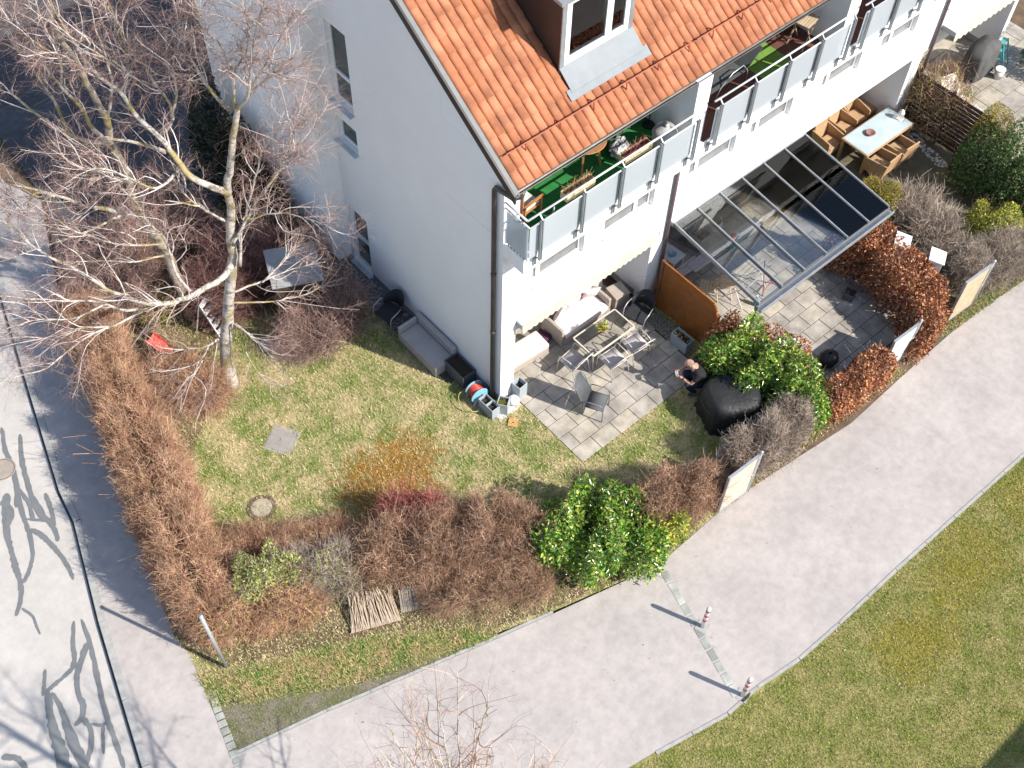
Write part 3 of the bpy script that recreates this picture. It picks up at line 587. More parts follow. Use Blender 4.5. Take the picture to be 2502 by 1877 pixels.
def blades(name, poly, n, seed, m, label, holes=(), z=0.0, L=(0.03, 0.075), wd=0.007, lean=1.0):
    P, rng = scatter(poly, n, seed, holes); k = len(P)
    a = rng.uniform(0, 2 * PI, k); l = rng.uniform(*L, k); w = rng.uniform(0.6, 1.4, k) * wd
    th = rng.uniform(0.3, 1.35, k) * lean
    d = np.stack([np.cos(a), np.sin(a)], 1); base = np.c_[P, np.full(k, z)]
    s = np.stack([-d[:, 1], d[:, 0], np.zeros(k)], 1) * w[:, None]
    tip = base + np.c_[d * (l * np.sin(th))[:, None], l * np.cos(th)]
    V = np.stack([base - s, base + s, tip], 1).reshape(-1, 3)
    o = np_build(name, V, np.arange(3 * k).reshape(-1, 3), m); o["kind"] = 'stuff'; o["label"] = label; return o
def stones(name, poly, n, seed, m, size, label, z=0.0, holes=()):
    P, rng = scatter(poly, n, seed, holes); k = len(P); r = rng.uniform(*size, k)
    T = np.array([(1, 0, 0.1), (0.3, 0.9, 0.1), (-0.8, 0.6, 0.1), (-0.8, -0.6, 0.1), (0.3, -0.9, 0.1), (0.05, 0, 0.75)])
    a = rng.uniform(0, 2 * PI, k); c, s_ = np.cos(a), np.sin(a); st = rng.uniform(0.6, 1.0, k)
    X = T[None, :, 0] * c[:, None] - T[None, :, 1] * s_[:, None] * st[:, None]; Y = T[None, :, 0] * s_[:, None] + T[None, :, 1] * c[:, None] * st[:, None]
    V = np.stack([P[:, :1] + X * r[:, None], P[:, 1:] + Y * r[:, None], z + T[None, :, 2] * r[:, None]], 2).reshape(-1, 3)
    f = np.array([(0, 1, 5), (1, 2, 5), (2, 3, 5), (3, 4, 5), (4, 0, 5)])
    F = (np.arange(k)[:, None, None] * 6 + f[None]).reshape(-1, 3)
    o = np_build(name, V, F, m); o["kind"] = 'stuff'; o["label"] = label; return o
M['earth'] = mat('bare_earth', (0.20, 0.135, 0.085), (0.11, 0.075, 0.045), 2.5, 0.95, 30, 0.8, 0.04, fine=0.25)
sheet('ground', [(-260, -260), (260, -260), (260, 260), (-260, 260)], -0.12, M['earth'])
KERB = [(-6.2, 15.5), (-8.33, 7.95), (-9.25, 4.63), (-9.39, 3.72), (-10.19, 1.24), (-10.7, -0.58), (-11.1, -2.02), (-12.4, -6.5), (-13.5, -11)]
sheet('road', KERB + [(-60, -40), (-60, 60), (-2, 30)], -0.105, M['road'])
k_ = MB()
for (x0, y0), (x1, y1) in zip(KERB, KERB[1:]):
    d = Vector((x1 - x0, y1 - y0)); L = d.length; d /= L; n = max(1, int(L / 1.0)); nn = Vector((-d.y, d.x))
    for i in range(n):
        a = Vector((x0, y0)) + d * (L * i / n + 0.006); b = Vector((x0, y0)) + d * (L * (i + 1) / n - 0.006)
        q = [a, b, b + nn * 0.15, a + nn * 0.15]; k_.prism([(p.x, p.y) for p in q], -0.12, 0.012)
struct(k_.build('kerb', M['kerb'], None, bevel=0.008))
sheet('gutter', [(x - 0.06, y - 0.012) for x, y in KERB] + [(x - 0.004, y) for x, y in KERB[::-1]], -0.100, mat('gutter_dirt_kerb_shade', (0.10, 0.09, 0.08), (0.05, 0.045, 0.04), 6, 0.95))  # dark strip: gutter dirt plus the kerb's shadow put into the colour
SWR = [(-5.2, 13), (-6.4, 9.8), (-7.08, 7.62), (-8.4, 3.01), (-9.15, -0.11), (-9.12, -0.64), (-9.3, -1.5), (-9.66, -3.0)]
KI = [(x + 0.15, y - 0.03) for x, y in KERB]
struct(MB().prism(KI[:7] + [(-11.5, -3.8), (-9.9, -3.05)] + SWR[::-1], -0.11, 0.0).build('sidewalk', M['path']))
NE = [(-9.66, -3.0), (-7.65, -3.5), (-3.98, -4.55), (-2.68, -4.9), (-0.2, -5.55), (2.45, -5.5), (6.04, -5.9), (8.24, -5.82), (10.91, -5.76), (12.95, -5.95), (30, -6.6)]
SE = [(30, -9.6), (12, -9.2), (8.56, -9.1), (6.9, -9.08), (3.8, -9.03), (1.84, -9.04), (0.58, -9.01), (-0.55, -8.85), (-1.44, -8.84), (-3.14, -8.45), (-3.76, -8.33), (-7, -7.7), (-12.6, -7.6)]
struct(MB().prism(NE + SE + [(-12.25, -6.5), (-11.5, -3.805), (-9.9, -3.055)], -0.11, 0.0).build('footpath', M['path']))
PARK = SE[::-1]
sheet('park_ground', [(-12.6, -7.61)] + [(x, y - 0.005) for x, y in PARK[1:]] + [(60, -12), (60, -60), (-40, -60), (-14, -12)], -0.012, LS)
sheet('garden_base', [(1.5, -4.0), (5.2, -2.0), (15.4, -3.0), (30, -3), (30, -6.7), (12.95, -6.02), (8.24, -5.9), (6.04, -5.98), (2.45, -5.58), (1.0, -5.5)], -0.010, M['earth'])
# garden lawn, verge, paver strip, beds
GARD = [(-9.12, -0.64), (-9.15, -0.11), (-8.4, 3.01), (-7.08, 7.62), (-6.4, 9.8), (-0.57, 9.8), (-0.57, 5.9), (0.0, 5.9), (0.0, 0.0), (4.99, 0.0), (4.99, -5.45), (2.45, -5.49), (-0.2, -5.54), (-2.68, -4.85), (-3.9, -4.45), (-5.6, -3.15), (-9.25, -1.3)]
sheet('lawn', GARD, -0.002, LG)
sheet('verge', [(-9.25, -1.305), (-5.6, -3.155), (-3.9, -4.455), (-3.98, -4.545), (-7.0, -3.25), (-9.35, -1.75)], -0.004, VG)
sheet('paver_strip', [(-9.35, -1.755), (-7.0, -3.255), (-3.98, -4.549), (-7.65, -3.495), (-9.655, -2.995)], -0.006, PG)
sheet('soil_bed', [(-9.1, -0.6), (-9.13, -0.1), (-8.38, 3.0), (-7.06, 7.6), (-6.4, 9.7), (-0.6, 9.7), (-0.6, 6.3), (-2.2, 5.9), (-3.4, 6.2), (-4.6, 5.6), (-5.6, 4.2), (-6.6, 3.4), (-7.2, 1.2), (-7.6, -0.3), (-7.2, -0.9), (-5.5, -1.7), (-3.5, -2.6), (-1.8, -3.2), (0.2, -4.0), (1.7, -4.5), (1.9, -5.3), (-0.2, -5.5), (-2.6, -4.8), (-4.0, -4.3), (-5.5, -3.0), (-8.8, -1.3)], 0.002, M['earth'])
sheet('soil_bed', [(2.8, -5.45), (4.95, -5.6), (5.9, -5.8), (8.3, -5.75), (8.3, -5.2), (5.9, -5.0), (4.95, -3.0), (4.2, -2.75), (4.1, -4.2), (2.9, -4.9)], 0.004, M['earth'])
sheet('court', [(-5.1, 12.9), (-6.35, 9.85), (-0.56, 9.85), (-0.56, 10.95), (30, 10.95), (30, 40), (-3, 40)], -0.004, M['court'])
sheet('gravel_strip', [(-0.62, 1.2), (-0.62, 5.88), (-0.008, 5.88), (-0.008, 1.2)], 0.003, M['joint'])
stones('gravel', [(-0.62, 2.8), (-0.62, 5.88), (-0.02, 5.88), (-0.02, 2.8)], 2600, 1, M['pebble'], (0.02, 0.045), 'dark grey pebbles along the foot of the gable wall', 0.004)
stones('gravel', [(-0.35, -0.42), (0.32, -0.42), (0.36, -0.02), (-0.3, -0.02)], 420, 2, M['pebble_w'], (0.015, 0.035), 'white pebbles under the planters at the house corner', 0.0)
stones('gravel', [(4.45, -0.1), (4.45, -1.4), (4.85, -1.4), (4.85, -0.1)], 700, 3, M['pebble'], (0.015, 0.03), 'grey gravel strip beside the wooden privacy screen', 0.02)
# slabbed terraces: rows of concrete flags with open joints
def slabs(name, x0, x1, y0, y1, z, seed, row=0.42, ln=0.62):
    rng = random.Random(seed); s = MB(); y = y0; r = 0
    while y < y1 - 0.05:
        ye = min(y + row, y1); x = x0 - (ln * 0.5 if r % 2 else 0)
        while x < x1 - 0.02:
            a = max(x, x0); b = min(x + ln, x1)
            if b - a > 0.06:
                h = z + rng.uniform(-0.003, 0.003); s.box(a + 0.007, b - 0.007, y + 0.007, ye - 0.007, z - 0.04, h)
            x += ln
        y = ye; r += 1
    o = s.build(name, M['slab']); b = o.modifiers.new('b', 'BEVEL'); b.width = 0.006; b.segments = 1; o["kind"] = 'structure'
    sheet('joint_bed', [(x0, y0), (x1, y0), (x1, y1), (x0, y1)], z - 0.018, M['joint'])
slabs('patio', 0.37, 4.45, -2.54, 1.64, 0.022, 3)
slabs('patio', 5.06, 10.2, -5.0, 1.64, 0.022, 4, 0.42, 0.62)
slabs('patio', 15.75, 21.5, -3.2, 1.64, 0.022, 5, 0.6, 0.8)
sheet('garden_ground', [(10.22, 1.6), (10.22, -5.0), (9.0, -5.75), (15.5, -5.95), (15.5, 1.6)], 0.004, mat('dark_garden_soil', (0.15, 0.13, 0.085), (0.09, 0.085, 0.055), 3, 0.95, fine=0.2))
sheet('garden_ground', [(15.55, -3.25), (25, -3.25), (25, -6.3), (15.55, -6.0)], 0.001, LG)
# cobble band across the path, cobble edge at the sidewalk
c_ = MB(); rng = random.Random(8)
def cobrow(a, b, w, l, off=0):
    a = Vector(a); b = Vector(b); d = (b - a); L = d.length; d /= L; n = Vector((-d.y, d.x)); k = int(L / l)
    for i in range(k):
        p = a + d * (L * i / k + 0.012) + n * off; q = a + d * (L * (i + 1) / k - 0.012) + n * off
        j = lambda: rng.uniform(-0.01, 0.01)
        c_.prism([(p.x + j(), p.y + j()), (q.x + j(), q.y + j()), (q.x + n.x * w + j(), q.y + n.y * w + j()), (p.x + n.x * w + j(), p.y + n.y * w + j())], -0.05, 0.010 + rng.uniform(-0.003, 0.003))
cobrow((-0.25, -5.72), (-1.12, -8.72), 0.17, 0.27)
cobrow((-9.30, -1.55), (-9.72, -3.2), 0.17, 0.17); cobrow((-9.72, -3.2), (-10.4, -5.2), 0.15, 0.17)
struct(c_.build('cobble_band', M['cobble'], None, bevel=0.012))
# edging stones of the park lawn
e_ = MB()
for (x0, y0), (x1, y1) in zip(SE, SE[1:-3]):
    d = Vector((x1 - x0, y1 - y0)); L = d.length; d /= L; n = max(1, round(L / 1.0)); nn = Vector((-d.y, d.x))
    for i in range(n):
        a = Vector((x0, y0)) + d * (L * i / n + 0.008); b = Vector((x0, y0)) + d * (L * (i + 1) / n - 0.008)
        e_.prism([(a.x, a.y), (b.x, b.y), (b.x + nn.x * 0.07, b.y + nn.y * 0.07), (a.x + nn.x * 0.07, a.y + nn.y * 0.07)], -0.05, 0.012)
for (x0, y0), (x1, y1) in zip(NE[:4], NE[1:4]):
    d = Vector((x1 - x0, y1 - y0)); L = d.length; d /= L; n = max(1, round(L / 1.0)); nn = Vector((-d.y, d.x))
    for i in range(n):
        a = Vector((x0, y0)) + d * (L * i / n + 0.004) + nn * 0.01; b = Vector((x0, y0)) + d * (L * (i + 1) / n - 0.004) + nn * 0.01
        e_.prism([(a.x, a.y), (b.x, b.y), (b.x + nn.x * 0.06, b.y + nn.y * 0.06), (a.x + nn.x * 0.06, a.y + nn.y * 0.06)], -0.05, 0.010)
struct(e_.build('edging', M['kerb']))
# tar seals on the road: wandering filled cracks
V = []; F = []
rng = np.random.default_rng(4)
for li, ln in enumerate(TAR):
    a = np.array(ln); P2 = a[:, :2]; t_ = np.arange(len(a)); tt = np.linspace(0, len(a) - 1, (len(a) - 1) * 6 + 1)
    x = np.interp(tt, t_, P2[:, 0]); y = np.interp(tt, t_, P2[:, 1]); w = np.interp(tt, t_, a[:, 2])
    for _ in range(3): x[1:-1] = (x[:-2] + x[1:-1] * 2 + x[2:]) / 4; y[1:-1] = (y[:-2] + y[1:-1] * 2 + y[2:]) / 4
    dx, dy = np.gradient(x), np.gradient(y); L = np.hypot(dx, dy) + 1e-9; nx2, ny2 = -dy / L, dx / L
    w1 = w / 2 * (1 + rng.normal(0, 0.12, len(w))); w2 = w / 2 * (1 + rng.normal(0, 0.12, len(w))); w1[[0, -1]] *= 0.4; w2[[0, -1]] *= 0.4
    z = -0.1005 + 0.0004 * li; b = len(V)
    V += [(x[i] + nx2[i] * w1[i], y[i] + ny2[i] * w1[i], z) for i in range(len(x))] + [(x[i] - nx2[i] * w2[i], y[i] - ny2[i] * w2[i], z) for i in range(len(x))]
    F += [(b + i, b + len(x) + i, b + len(x) + i + 1, b + i + 1) for i in range(len(x) - 1)]
me = bpy.data.meshes.new('tar_seams'); me.from_pydata(V, [], F); struct(link_mesh('tar_seams', me, M['tar']))
# grass
HO = [[(0.37, -2.54), (4.5, -2.54), (4.5, 1.7), (0.37, 1.7)], [(-0.62, 1.2), (-0.62, 9), (0.1, 9), (0.1, 1.2)], [(-0.3, -0.42), (0.37, -0.42), (0.37, 0), (-0.3, 0.2)],
      [(-4.98, 2.72), (-4.84, 2.15), (-4.3, 2.2), (-4.36, 2.84)]]
blades('grass', GARD, 210000, 11, LGB, 'patchy straw and green garden lawn with an orange moss patch', HO, 0.0, (0.04, 0.11), 0.0085)
blades('grass', [(-3.9, -8.4), (-3, -8.55), (-1.4, -8.92), (0.58, -9.1), (3.8, -9.12), (9.5, -9.2), (10.5, -9.2), (8.5, -12.6), (2.5, -13.6), (-3.5, -11.6), (-5.2, -9.5)], 190000, 12, LSB, 'mossy yellow green lawn south of the footpath', (), -0.012, (0.025, 0.07), 0.0075)
blades('grass', [(-9.25, -1.1), (-5.6, -3.0), (-3.8, -4.35), (-3.98, -4.53), (-5.5, -4.0), (-7.0, -3.36), (-9.38, -1.95)], 34000, 13, VGB, 'long tufted grass on the verge below the hedge', (), -0.004, (0.05, 0.15), 0.008)
blades('grass', [(-9.3, -1.5), (-7.0, -3.0), (-4.0, -4.45), (-7.65, -3.49), (-9.6, -2.95)], 26000, 14, PGB, 'sparse grass in the grey paver strip by the footpath', (), -0.006, (0.02, 0.05), 0.006)
blades('grass', [(1.7, -5.5), (4.9, -5.65), (8.2, -5.8), (8.2, -5.6), (4.9, -5.4), (1.7, -5.3)], 7000, 15, VGB, 'dry grass fringe between the hedges and the footpath', (), 0.0, (0.04, 0.12), 0.008)
blades('grass', [(9.8, -5.75), (14.5, -6.05), (14.5, -5.2), (9.8, -5.2)], 9000, 16, VGB, 'dry grass fringe beside the farther garden gate', (), 0.0, (0.04, 0.12), 0.008)
# fallen leaves: small curled flakes
def litter(name, poly, n, seed, m, label, z, size=(0.012, 0.03)):
    P, rng = scatter(poly, n, seed); k = len(P); a = rng.uniform(0, 2 * PI, k); l = rng.uniform(*size, k); w = l * rng.uniform(0.3, 0.7, k)
    d = np.stack([np.cos(a), np.sin(a), rng.uniform(-0.2, 0.35, k)], 1); s_ = np.stack([-np.sin(a), np.cos(a), rng.uniform(-0.1, 0.3, k)], 1)
    b = np.c_[P, np.full(k, z)]; b[:, 2] += rng.uniform(0.004, 0.03, k)
    V = np.stack([b - d * l[:, None], b + s_ * w[:, None], b + d * l[:, None], b - s_ * w[:, None]], 1).reshape(-1, 3); V[:, 2] = np.maximum(V[:, 2], z + 0.003)
    o = np_build(name, V, np.arange(4 * k).reshape(-1, 4), m); o["kind"] = 'stuff'; o["label"] = label; return o
M['litter'] = leafmat('dry_leaves', [(0.10, 0.06, 0.03), (0.32, 0.19, 0.09), (0.50, 0.36, 0.21), (0.66, 0.54, 0.40)], 0.8)
litter('leaf_litter', [(-5, -9), (12, -9.1), (9, -12.5), (2.5, -13.5), (-3.5, -11.5)], 1500, 21, M['litter'], 'pale dry leaves scattered over the southern lawn', -0.0, (0.010, 0.026))
litter('leaf_litter', [(-9.2, -1.2), (-5.6, -2.6), (-3.6, -4.0), (-4, -4.55), (-7, -3.1), (-9.2, -1.7)], 2600, 22, M['litter'], 'dry leaves caught in the verge grass', 0.01)
litter('leaf_litter', [(-9, -0.5), (-8.3, 3), (-7, 7.6), (-0.7, 8.8), (-1, 6), (-4.4, 4.4), (-6.6, 3.4), (-7.2, 1.2), (-5.5, -1.5), (-3.5, -2.5), (-2, -4.8), (-5.4, -3)], 9000, 23, M['litter'], 'brown leaf litter under the hedges and the birches', 0.0)
litter('leaf_litter', [(-9.3, -3.1), (-4, -4.7), (8, -6), (8, -8.9), (-3, -8.3)], 160, 24, M['litter'], 'a few dry leaves lying on the footpath', 0.0, (0.01, 0.024))
litter('leaf_litter', [(1.8, -5.55), (9, -5.9), (9, -5.1), (4.9, -4.6), (2.8, -5.0)], 2600, 25, M['litter'], 'dry beech leaves along the hedge foot by the path', 0.004)
# ================================================= OBJECTS
# ---- bollards
def bollard(loc, label):
    t = thing('bollard', label, 'bollard', loc, 0.3, 'red and white bollards across the footpath')
    MB().lathe([(0.0, 0.96), (0.035, 0.955), (0.048, 0.93), (0.048, 0.02), (0.0, 0.02)], n=16).build('post', M['white'], t, smooth=True)
    for z in (0.34, 0.56, 0.78): MB().lathe([(0.0495, z), (0.0495, z + 0.085)], n=16).build('red_band', M['red'], t, smooth=True)
    MB().box(-0.13, 0.13, -0.13, 0.13, -0.05, 0.012).build('footing', M['kerb'], t)
    return t
b0 = bollard((-0.46, -7.2, 0), 'red banded white bollard in the middle of the footpath beside the cobble band')
b1 = copy_tree(b0); b1.location = (-0.93, -8.80, 0); b1["label"] = 'red banded white bollard at the lawn edge where the cobble band ends'
# ---- sign post by the hedge corner
t = thing('sign_post', 'tall bare white metal post standing in the verge by the hedge corner', 'post', (-8.68, -1.37, 0))
MB().tube([(0, 0, -0.1), (-0.03, 0.04, 2.55)], 0.038, 10).build('pole', M['galv'], t, smooth=True)
MB().lathe([(0, 0.03), (0.041, 0.02), (0.045, 0), (0.041, -0.03)], (-0.03, 0.04, 2.55), 12).build('cap', M['planter'], t, smooth=True)
# ---- covers in the lawn and the road
t = thing('inspection_cover', 'square concrete inspection cover set in the lawn', 'manhole cover', (-4.62, 2.49, 0), 0.55)
MB().box(-0.34, 0.34, -0.34, 0.34, -0.05, 0.012).build('frame', mat('concrete_pale', (0.34, 0.32, 0.29), None, 5, 0.9, 100, 0.3, 0.005, fine=0.1), t)
MB().box(-0.29, 0.25, -0.24, 0.31, 0.013, 0.022).build('lid', mat('concrete_lid', (0.31, 0.29, 0.265), None, 5, 0.9, 100, 0.3, 0.005, fine=0.1), t, bevel=0.004)
MB().box(-0.28, -0.272, -0.25, 0.32, 0.012, 0.0195).box(-0.04, 0.03, 0.03, 0.04, 0.0225, 0.025).build('gap', M['soil'], t)
t = thing('manhole_cover', 'round manhole cover with pale concrete centre and rusty rim in the lawn', 'manhole cover', (-5.99, 1.3, 0))
rim = mat('rusty_iron', (0.15, 0.095, 0.07), (0.11, 0.075, 0.06), 12, 0.8, 80, 0.4, 0.006)
MB().lathe([(0.24, -0.02), (0.24, 0.018), (0.33, 0.018), (0.335, 0.0)], n=40).build('rim', rim, t)
MB().lathe([(0.0, 0.016), (0.215, 0.016), (0.24, 0.010)], n=36).build('lid', mat('sandy_concrete', (0.42, 0.37, 0.29), None, 8, 0.9, 100, 0.3, 0.005, fine=0.1), t)
h = MB()
for k in range(18):
    a = 2 * PI * k / 18; h.lathe([(0, 0.0195), (0.014, 0.0195)], (0.275 * math.cos(a), 0.275 * math.sin(a), 0), 8)
h.build('hole', M['black'], t)
t = thing('road_cover', 'tan round cover among the tar seams of the road', 'manhole cover', (-9.95, 6.05, -0.105))
MB().lathe([(0.0, 0.012), (0.26, 0.012), (0.30, 0.012), (0.31, 0)], n=32).build('lid', mat('tan_concrete', (0.36, 0.31, 0.26), None, 6, 0.9, fine=0.08), t)
MB().lathe([(0.262, 0.0125), (0.275, 0.0125)], n=32).build('gap', M['soil'], t)
# ---- wooden privacy screen
t = thing('privacy_screen', 'orange brown slatted wooden screen between the two patios', 'fence', (4.98, -0.3, 0))
M['cedar'] = mat('orange_stained_wood', (0.33, 0.115, 0.022), (0.25, 0.08, 0.015), 5, 0.45, 60, 0.1, 0.004)
s = MB()
for k in range(29):
    z = 0.06 + k * 0.059; y1 = -1.86 if z < 1.55 else -1.86 + (z - 1.55) * 0.8
    s.box(-0.022, 0.022, y1, -0.07, z, z + 0.042)
s.build('slats', M['cedar'], t, bevel=0.005)
MB().box(0.0225, 0.045, -1.8, -1.72, 0, 1.62).box(0.0225, 0.045, -0.9, -0.8, 0, 1.7).build('batten', M['cedar'], t)
MB().box(-0.04, 0.04, -0.065, 0.02, 0, 1.78).build('post', mat('brown_post', (0.17, 0.06, 0.03), None, 5, 0.6), t)
MB().box(-0.04, 0.04, -1.95, -1.87, 0, 1.45).build('post', M['cedar'], t)
# ---- garden gates
def gate(x0, x1, y, hgt_, label, face, tilt=0.0):
    t = thing('garden_gate', label, 'gate', ((x0 + x1) / 2, y, 0), tilt, 'wooden gates between the hedges'); w = (x1 - x0) / 2
    b = MB(); n = int((hgt_ - 0.15) / 0.14)
    for k in range(n):
        z = 0.12 + k * (hgt_ - 0.16) / n; b.box(-w + 0.035, w - 0.035, -0.014, 0.014, z, z + (hgt_ - 0.16) / n - 0.012)
    b.build('boards', face, t)
    f = MB().box(-w, -w + 0.034, -0.03, 0.03, 0.08, hgt_).box(w - 0.034, w, -0.03, 0.03, 0.08, hgt_).box(-w + 0.035, w - 0.035, -0.03, 0.03, hgt_ - 0.035, hgt_).box(-w + 0.035, w - 0.035, -0.03, 0.03, 0.08, 0.115)
    f.build('frame', M['galv'], t)
    MB().tube([(w + 0.05, 0, -0.1), (w + 0.05, 0, hgt_ + 0.06)], 0.032, 10).lathe([(0, 0.05), (0.04, 0.03), (0.045, 0)], (w + 0.05, 0, hgt_ + 0.06), 10).build('post', M['galv'], t, smooth=True)
    MB().tube([(w - 0.08, -0.03, 1.0), (w - 0.08, -0.08, 1.0), (w - 0.2, -0.08, 1.0)], 0.010, 6).build('handle', M['galv'], t, smooth=True)
wash = mat('whitewashed_wood', (0.52, 0.40, 0.31), (0.60, 0.52, 0.45), 7, 0.8, 40, 0.3, 0.006, fine=0.12)
gate(1.78, 2.72, -5.53, 1.62, 'whitewashed board gate with grey frame beside the bare brown hedge', wash, -0.04)
gate(7.66, 8.55, -5.45, 1.40, 'white painted gate between the two copper beech hedges', M['white'], -0.04)
gate(10.25, 11.24, -5.52, 1.62, 'tan wooden gate with pale frame beyond the beech hedge', M['wood_pale'], -0.05)
# ---- chairs
def sling_chair(label, loc, rz, fab, frm, name='garden_chair', group=None, back_h=0.88, recl=0.16, pad=0.0):
    """arm chair of bent tube with a stretched mesh; faces local +Y"""
    t = thing(name, label, 'chair', loc, rz, group); w = 0.27
    for s_ in (-1, 1):
        MB().tube([(s_ * w, 0.26, 0.015), (s_ * w, 0.25, 0.40), (s_ * w, 0.22, 0.60), (s_ * w, 0.16, 0.645), (s_ * w, -0.10, 0.645), (s_ * w, -0.22, 0.62)], 0.0135, 8).build('front_leg', frm, t, smooth=True)
        MB().tube([(s_ * w, -0.34, 0.015), (s_ * w, -0.22, 0.40), (s_ * (w - 0.005), -0.24, 0.62)], 0.0135, 8).build('rear_leg', frm, t, smooth=True)
    sd = MB(); V = []
    for k in range(13):
        u = -1 + 2 * k / 12
        V += [(u * (w - 0.015), 0.24, 0.425 - 0.012 * (1 - u * u)), (u * (w - 0.015), -0.22, 0.405 - 0.03 * (1 - u * u))]
    sd.add(V, [(2 * k, 2 * k + 1, 2 * k + 3, 2 * k + 2) for k in range(12)])
    o = sd.build('seat', fab, t, smooth=True); so = o.modifiers.new('s', 'SOLIDIFY'); so.thickness = 0.012
    bk = MB(); V = []; n = 12
    for k in range(n + 1):
        u = -1 + 2 * k / n; ht = back_h - 0.10 * u * u
        V += [(u * (w - 0.012), -0.22 + 0.02 * u * u, 0.42), (u * (w - 0.02), -0.22 - recl - 0.03 * (1 - u * u), ht)]
    bk.add(V, [(2 * k, 2 * k + 2, 2 * k + 3, 2 * k + 1) for k in range(n)])
    o = bk.build('backrest', fab, t, smooth=True); so = o.modifiers.new('s', 'SOLIDIFY'); so.thickness = 0.014
    MB().tube([(-w, -0.22, 0.40), (-w + 0.005, -0.22 - recl * 0.75, back_h - 0.12)] + [(u * (w - 0.012), -0.225 - recl - 0.03 * (1 - u * u), back_h + 0.012 - 0.10 * u * u) for u in np.linspace(-0.97, 0.97, 11)] + [(w - 0.005, -0.22 - recl * 0.75, back_h - 0.12), (w, -0.22, 0.40)], 0.013, 8).build('back_frame', frm, t, smooth=True)
    MB().tube([(-w, 0.25, 0.41), (w, 0.25, 0.41)], 0.012, 6).tube([(-w, -0.22, 0.39), (w, -0.22, 0.39)], 0.012, 6).build('seat_rail', frm, t, smooth=True)
    return t
G1 = 'light grey garden chairs on the patio'
c0 = sling_chair('light grey garden chair left of the glass table, in front of the footstool', (1.98, -0.42, 0.022), 0.12, M['greyfab'], M['greyframe'], group=G1)
c1 = copy_tree(c0); c1.location = (2.74, -1.02, 0.022); c1.rotation_euler.z = -0.05; c1["label"] = 'light grey garden chair at the near left corner of the glass table'
c2 = copy_tree(c0); c2.location = (3.48, -1.04, 0.022); c2.rotation_euler.z = -0.08; c2["label"] = 'light grey garden chair at the near right corner of the glass table'
rc = sling_chair('dark grey high backed reclining chair alone on the sunny patio slabs', (1.58, -1.66, 0.022), PI + 0.5, M['darkgrey'], M['pergola'], 'reclining_chair', None, 1.10, 0.30)
G2 = 'dark tub chairs with metal arms'
def tub_chair(label, loc, rz):
    t = thing('tub_chair', label, 'chair', loc, rz, G2); V = []; n = 16
    sm = MB().prism([(-0.29, -0.25), (0.29, -0.25), (0.27, 0.28), (-0.27, 0.28)], 0.40, 0.43); sm.build('seat', M['black2'], t, bevel=0.01)
    b = MB()
    for k in range(n + 1):
        a = PI + PI * k / n; hh = 0.90 - 0.22 * abs(math.cos(a)) ** 2
        V += [(0.30 * math.cos(a), -0.10 + 0.24 * math.sin(a), 0.43), (0.31 * math.cos(a), -0.12 + 0.30 * math.sin(a), hh)]
    b.add(V, [(2 * k, 2 * k + 2, 2 * k + 3, 2 * k + 1) for k in range(n)]); o = b.build('backrest', M['black2'], t, smooth=True)
    so = o.modifiers.new('s', 'SOLIDIFY'); so.thickness = 0.02
    for s_ in (-1, 1):
        MB().tube([(s_ * 0.30, -0.1, 0.67), (s_ * 0.32, 0.08, 0.66), (s_ * 0.31, 0.24, 0.62), (s_ * 0.30, 0.27, 0.5), (s_ * 0.29, 0.28, 0.01)], 0.013, 8).build('arm', M['galv'], t, smooth=True)
        MB().tube([(s_ * 0.27, -0.22, 0.42), (s_ * 0.30, -0.30, 0.01)], 0.013, 8).build('leg', M['galv'], t, smooth=True)
    return t
M['black2'] = mat('black_mesh', (0.022, 0.026, 0.032), (0.016, 0.018, 0.022), 6, 0.75)
tc = tub_chair('black tub chair on the grass beside the grey sofa along the gable', (-0.52, 3.62, 0), PI / 2 + 0.15)
td = copy_tree(tc); td.location = (4.22, -0.42, 0.022); td.rotation_euler.z = PI / 2 + 0.25; td["label"] = 'black tub chair in the shaded patio corner by the wooden screen'
# ---- glass table on a pale tube frame
t = thing('glass_table', 'cream tube framed garden table with clear glass top', 'table', (2.955, -0.45, 0.022))
w, d = 0.695, 0.355; fr = M['cream_metal'] = mat('cream_metal', (0.66, 0.60, 0.50), (0.58, 0.53, 0.45), 6, 0.45)
MB().bar((-w, -d, 0.70), (w, -d, 0.70), 0.035, 0.03).bar((-w, d, 0.70), (w, d, 0.70), 0.035, 0.03).bar((-w, -d + 0.018, 0.70), (-w, d - 0.018, 0.70), 0.035, 0.03).bar((w, -d + 0.018, 0.70), (w, d - 0.018, 0.70), 0.035, 0.03).build('top_frame', fr, t)
MB().box(-w + 0.02, w - 0.02, -d + 0.02, d - 0.02, 0.703, 0.709).build('glass_top', M['clear'], t)
for sx in (-1, 1):
    for sy in (-1, 1):
        MB().tube([(sx * (w - 0.10), sy * (d - 0.08), 0.68), (sx * (w - 0.14), sy * (d - 0.14), 0.50), (sx * (w - 0.10), sy * (d - 0.05), 0.0)], 0.016, 8).build('leg', fr, t, smooth=True)
MB().tube([(-w + 0.14, -d + 0.14, 0.5), (-w + 0.14, d - 0.14, 0.5)], 0.012, 6).tube([(w - 0.14, -d + 0.14, 0.5), (w - 0.14, d - 0.14, 0.5)], 0.012, 6).tube([(0, -d + 0.02, 0.683), (0, d - 0.02, 0.683)], 0.010, 6).build('stretcher', fr, t, smooth=True)
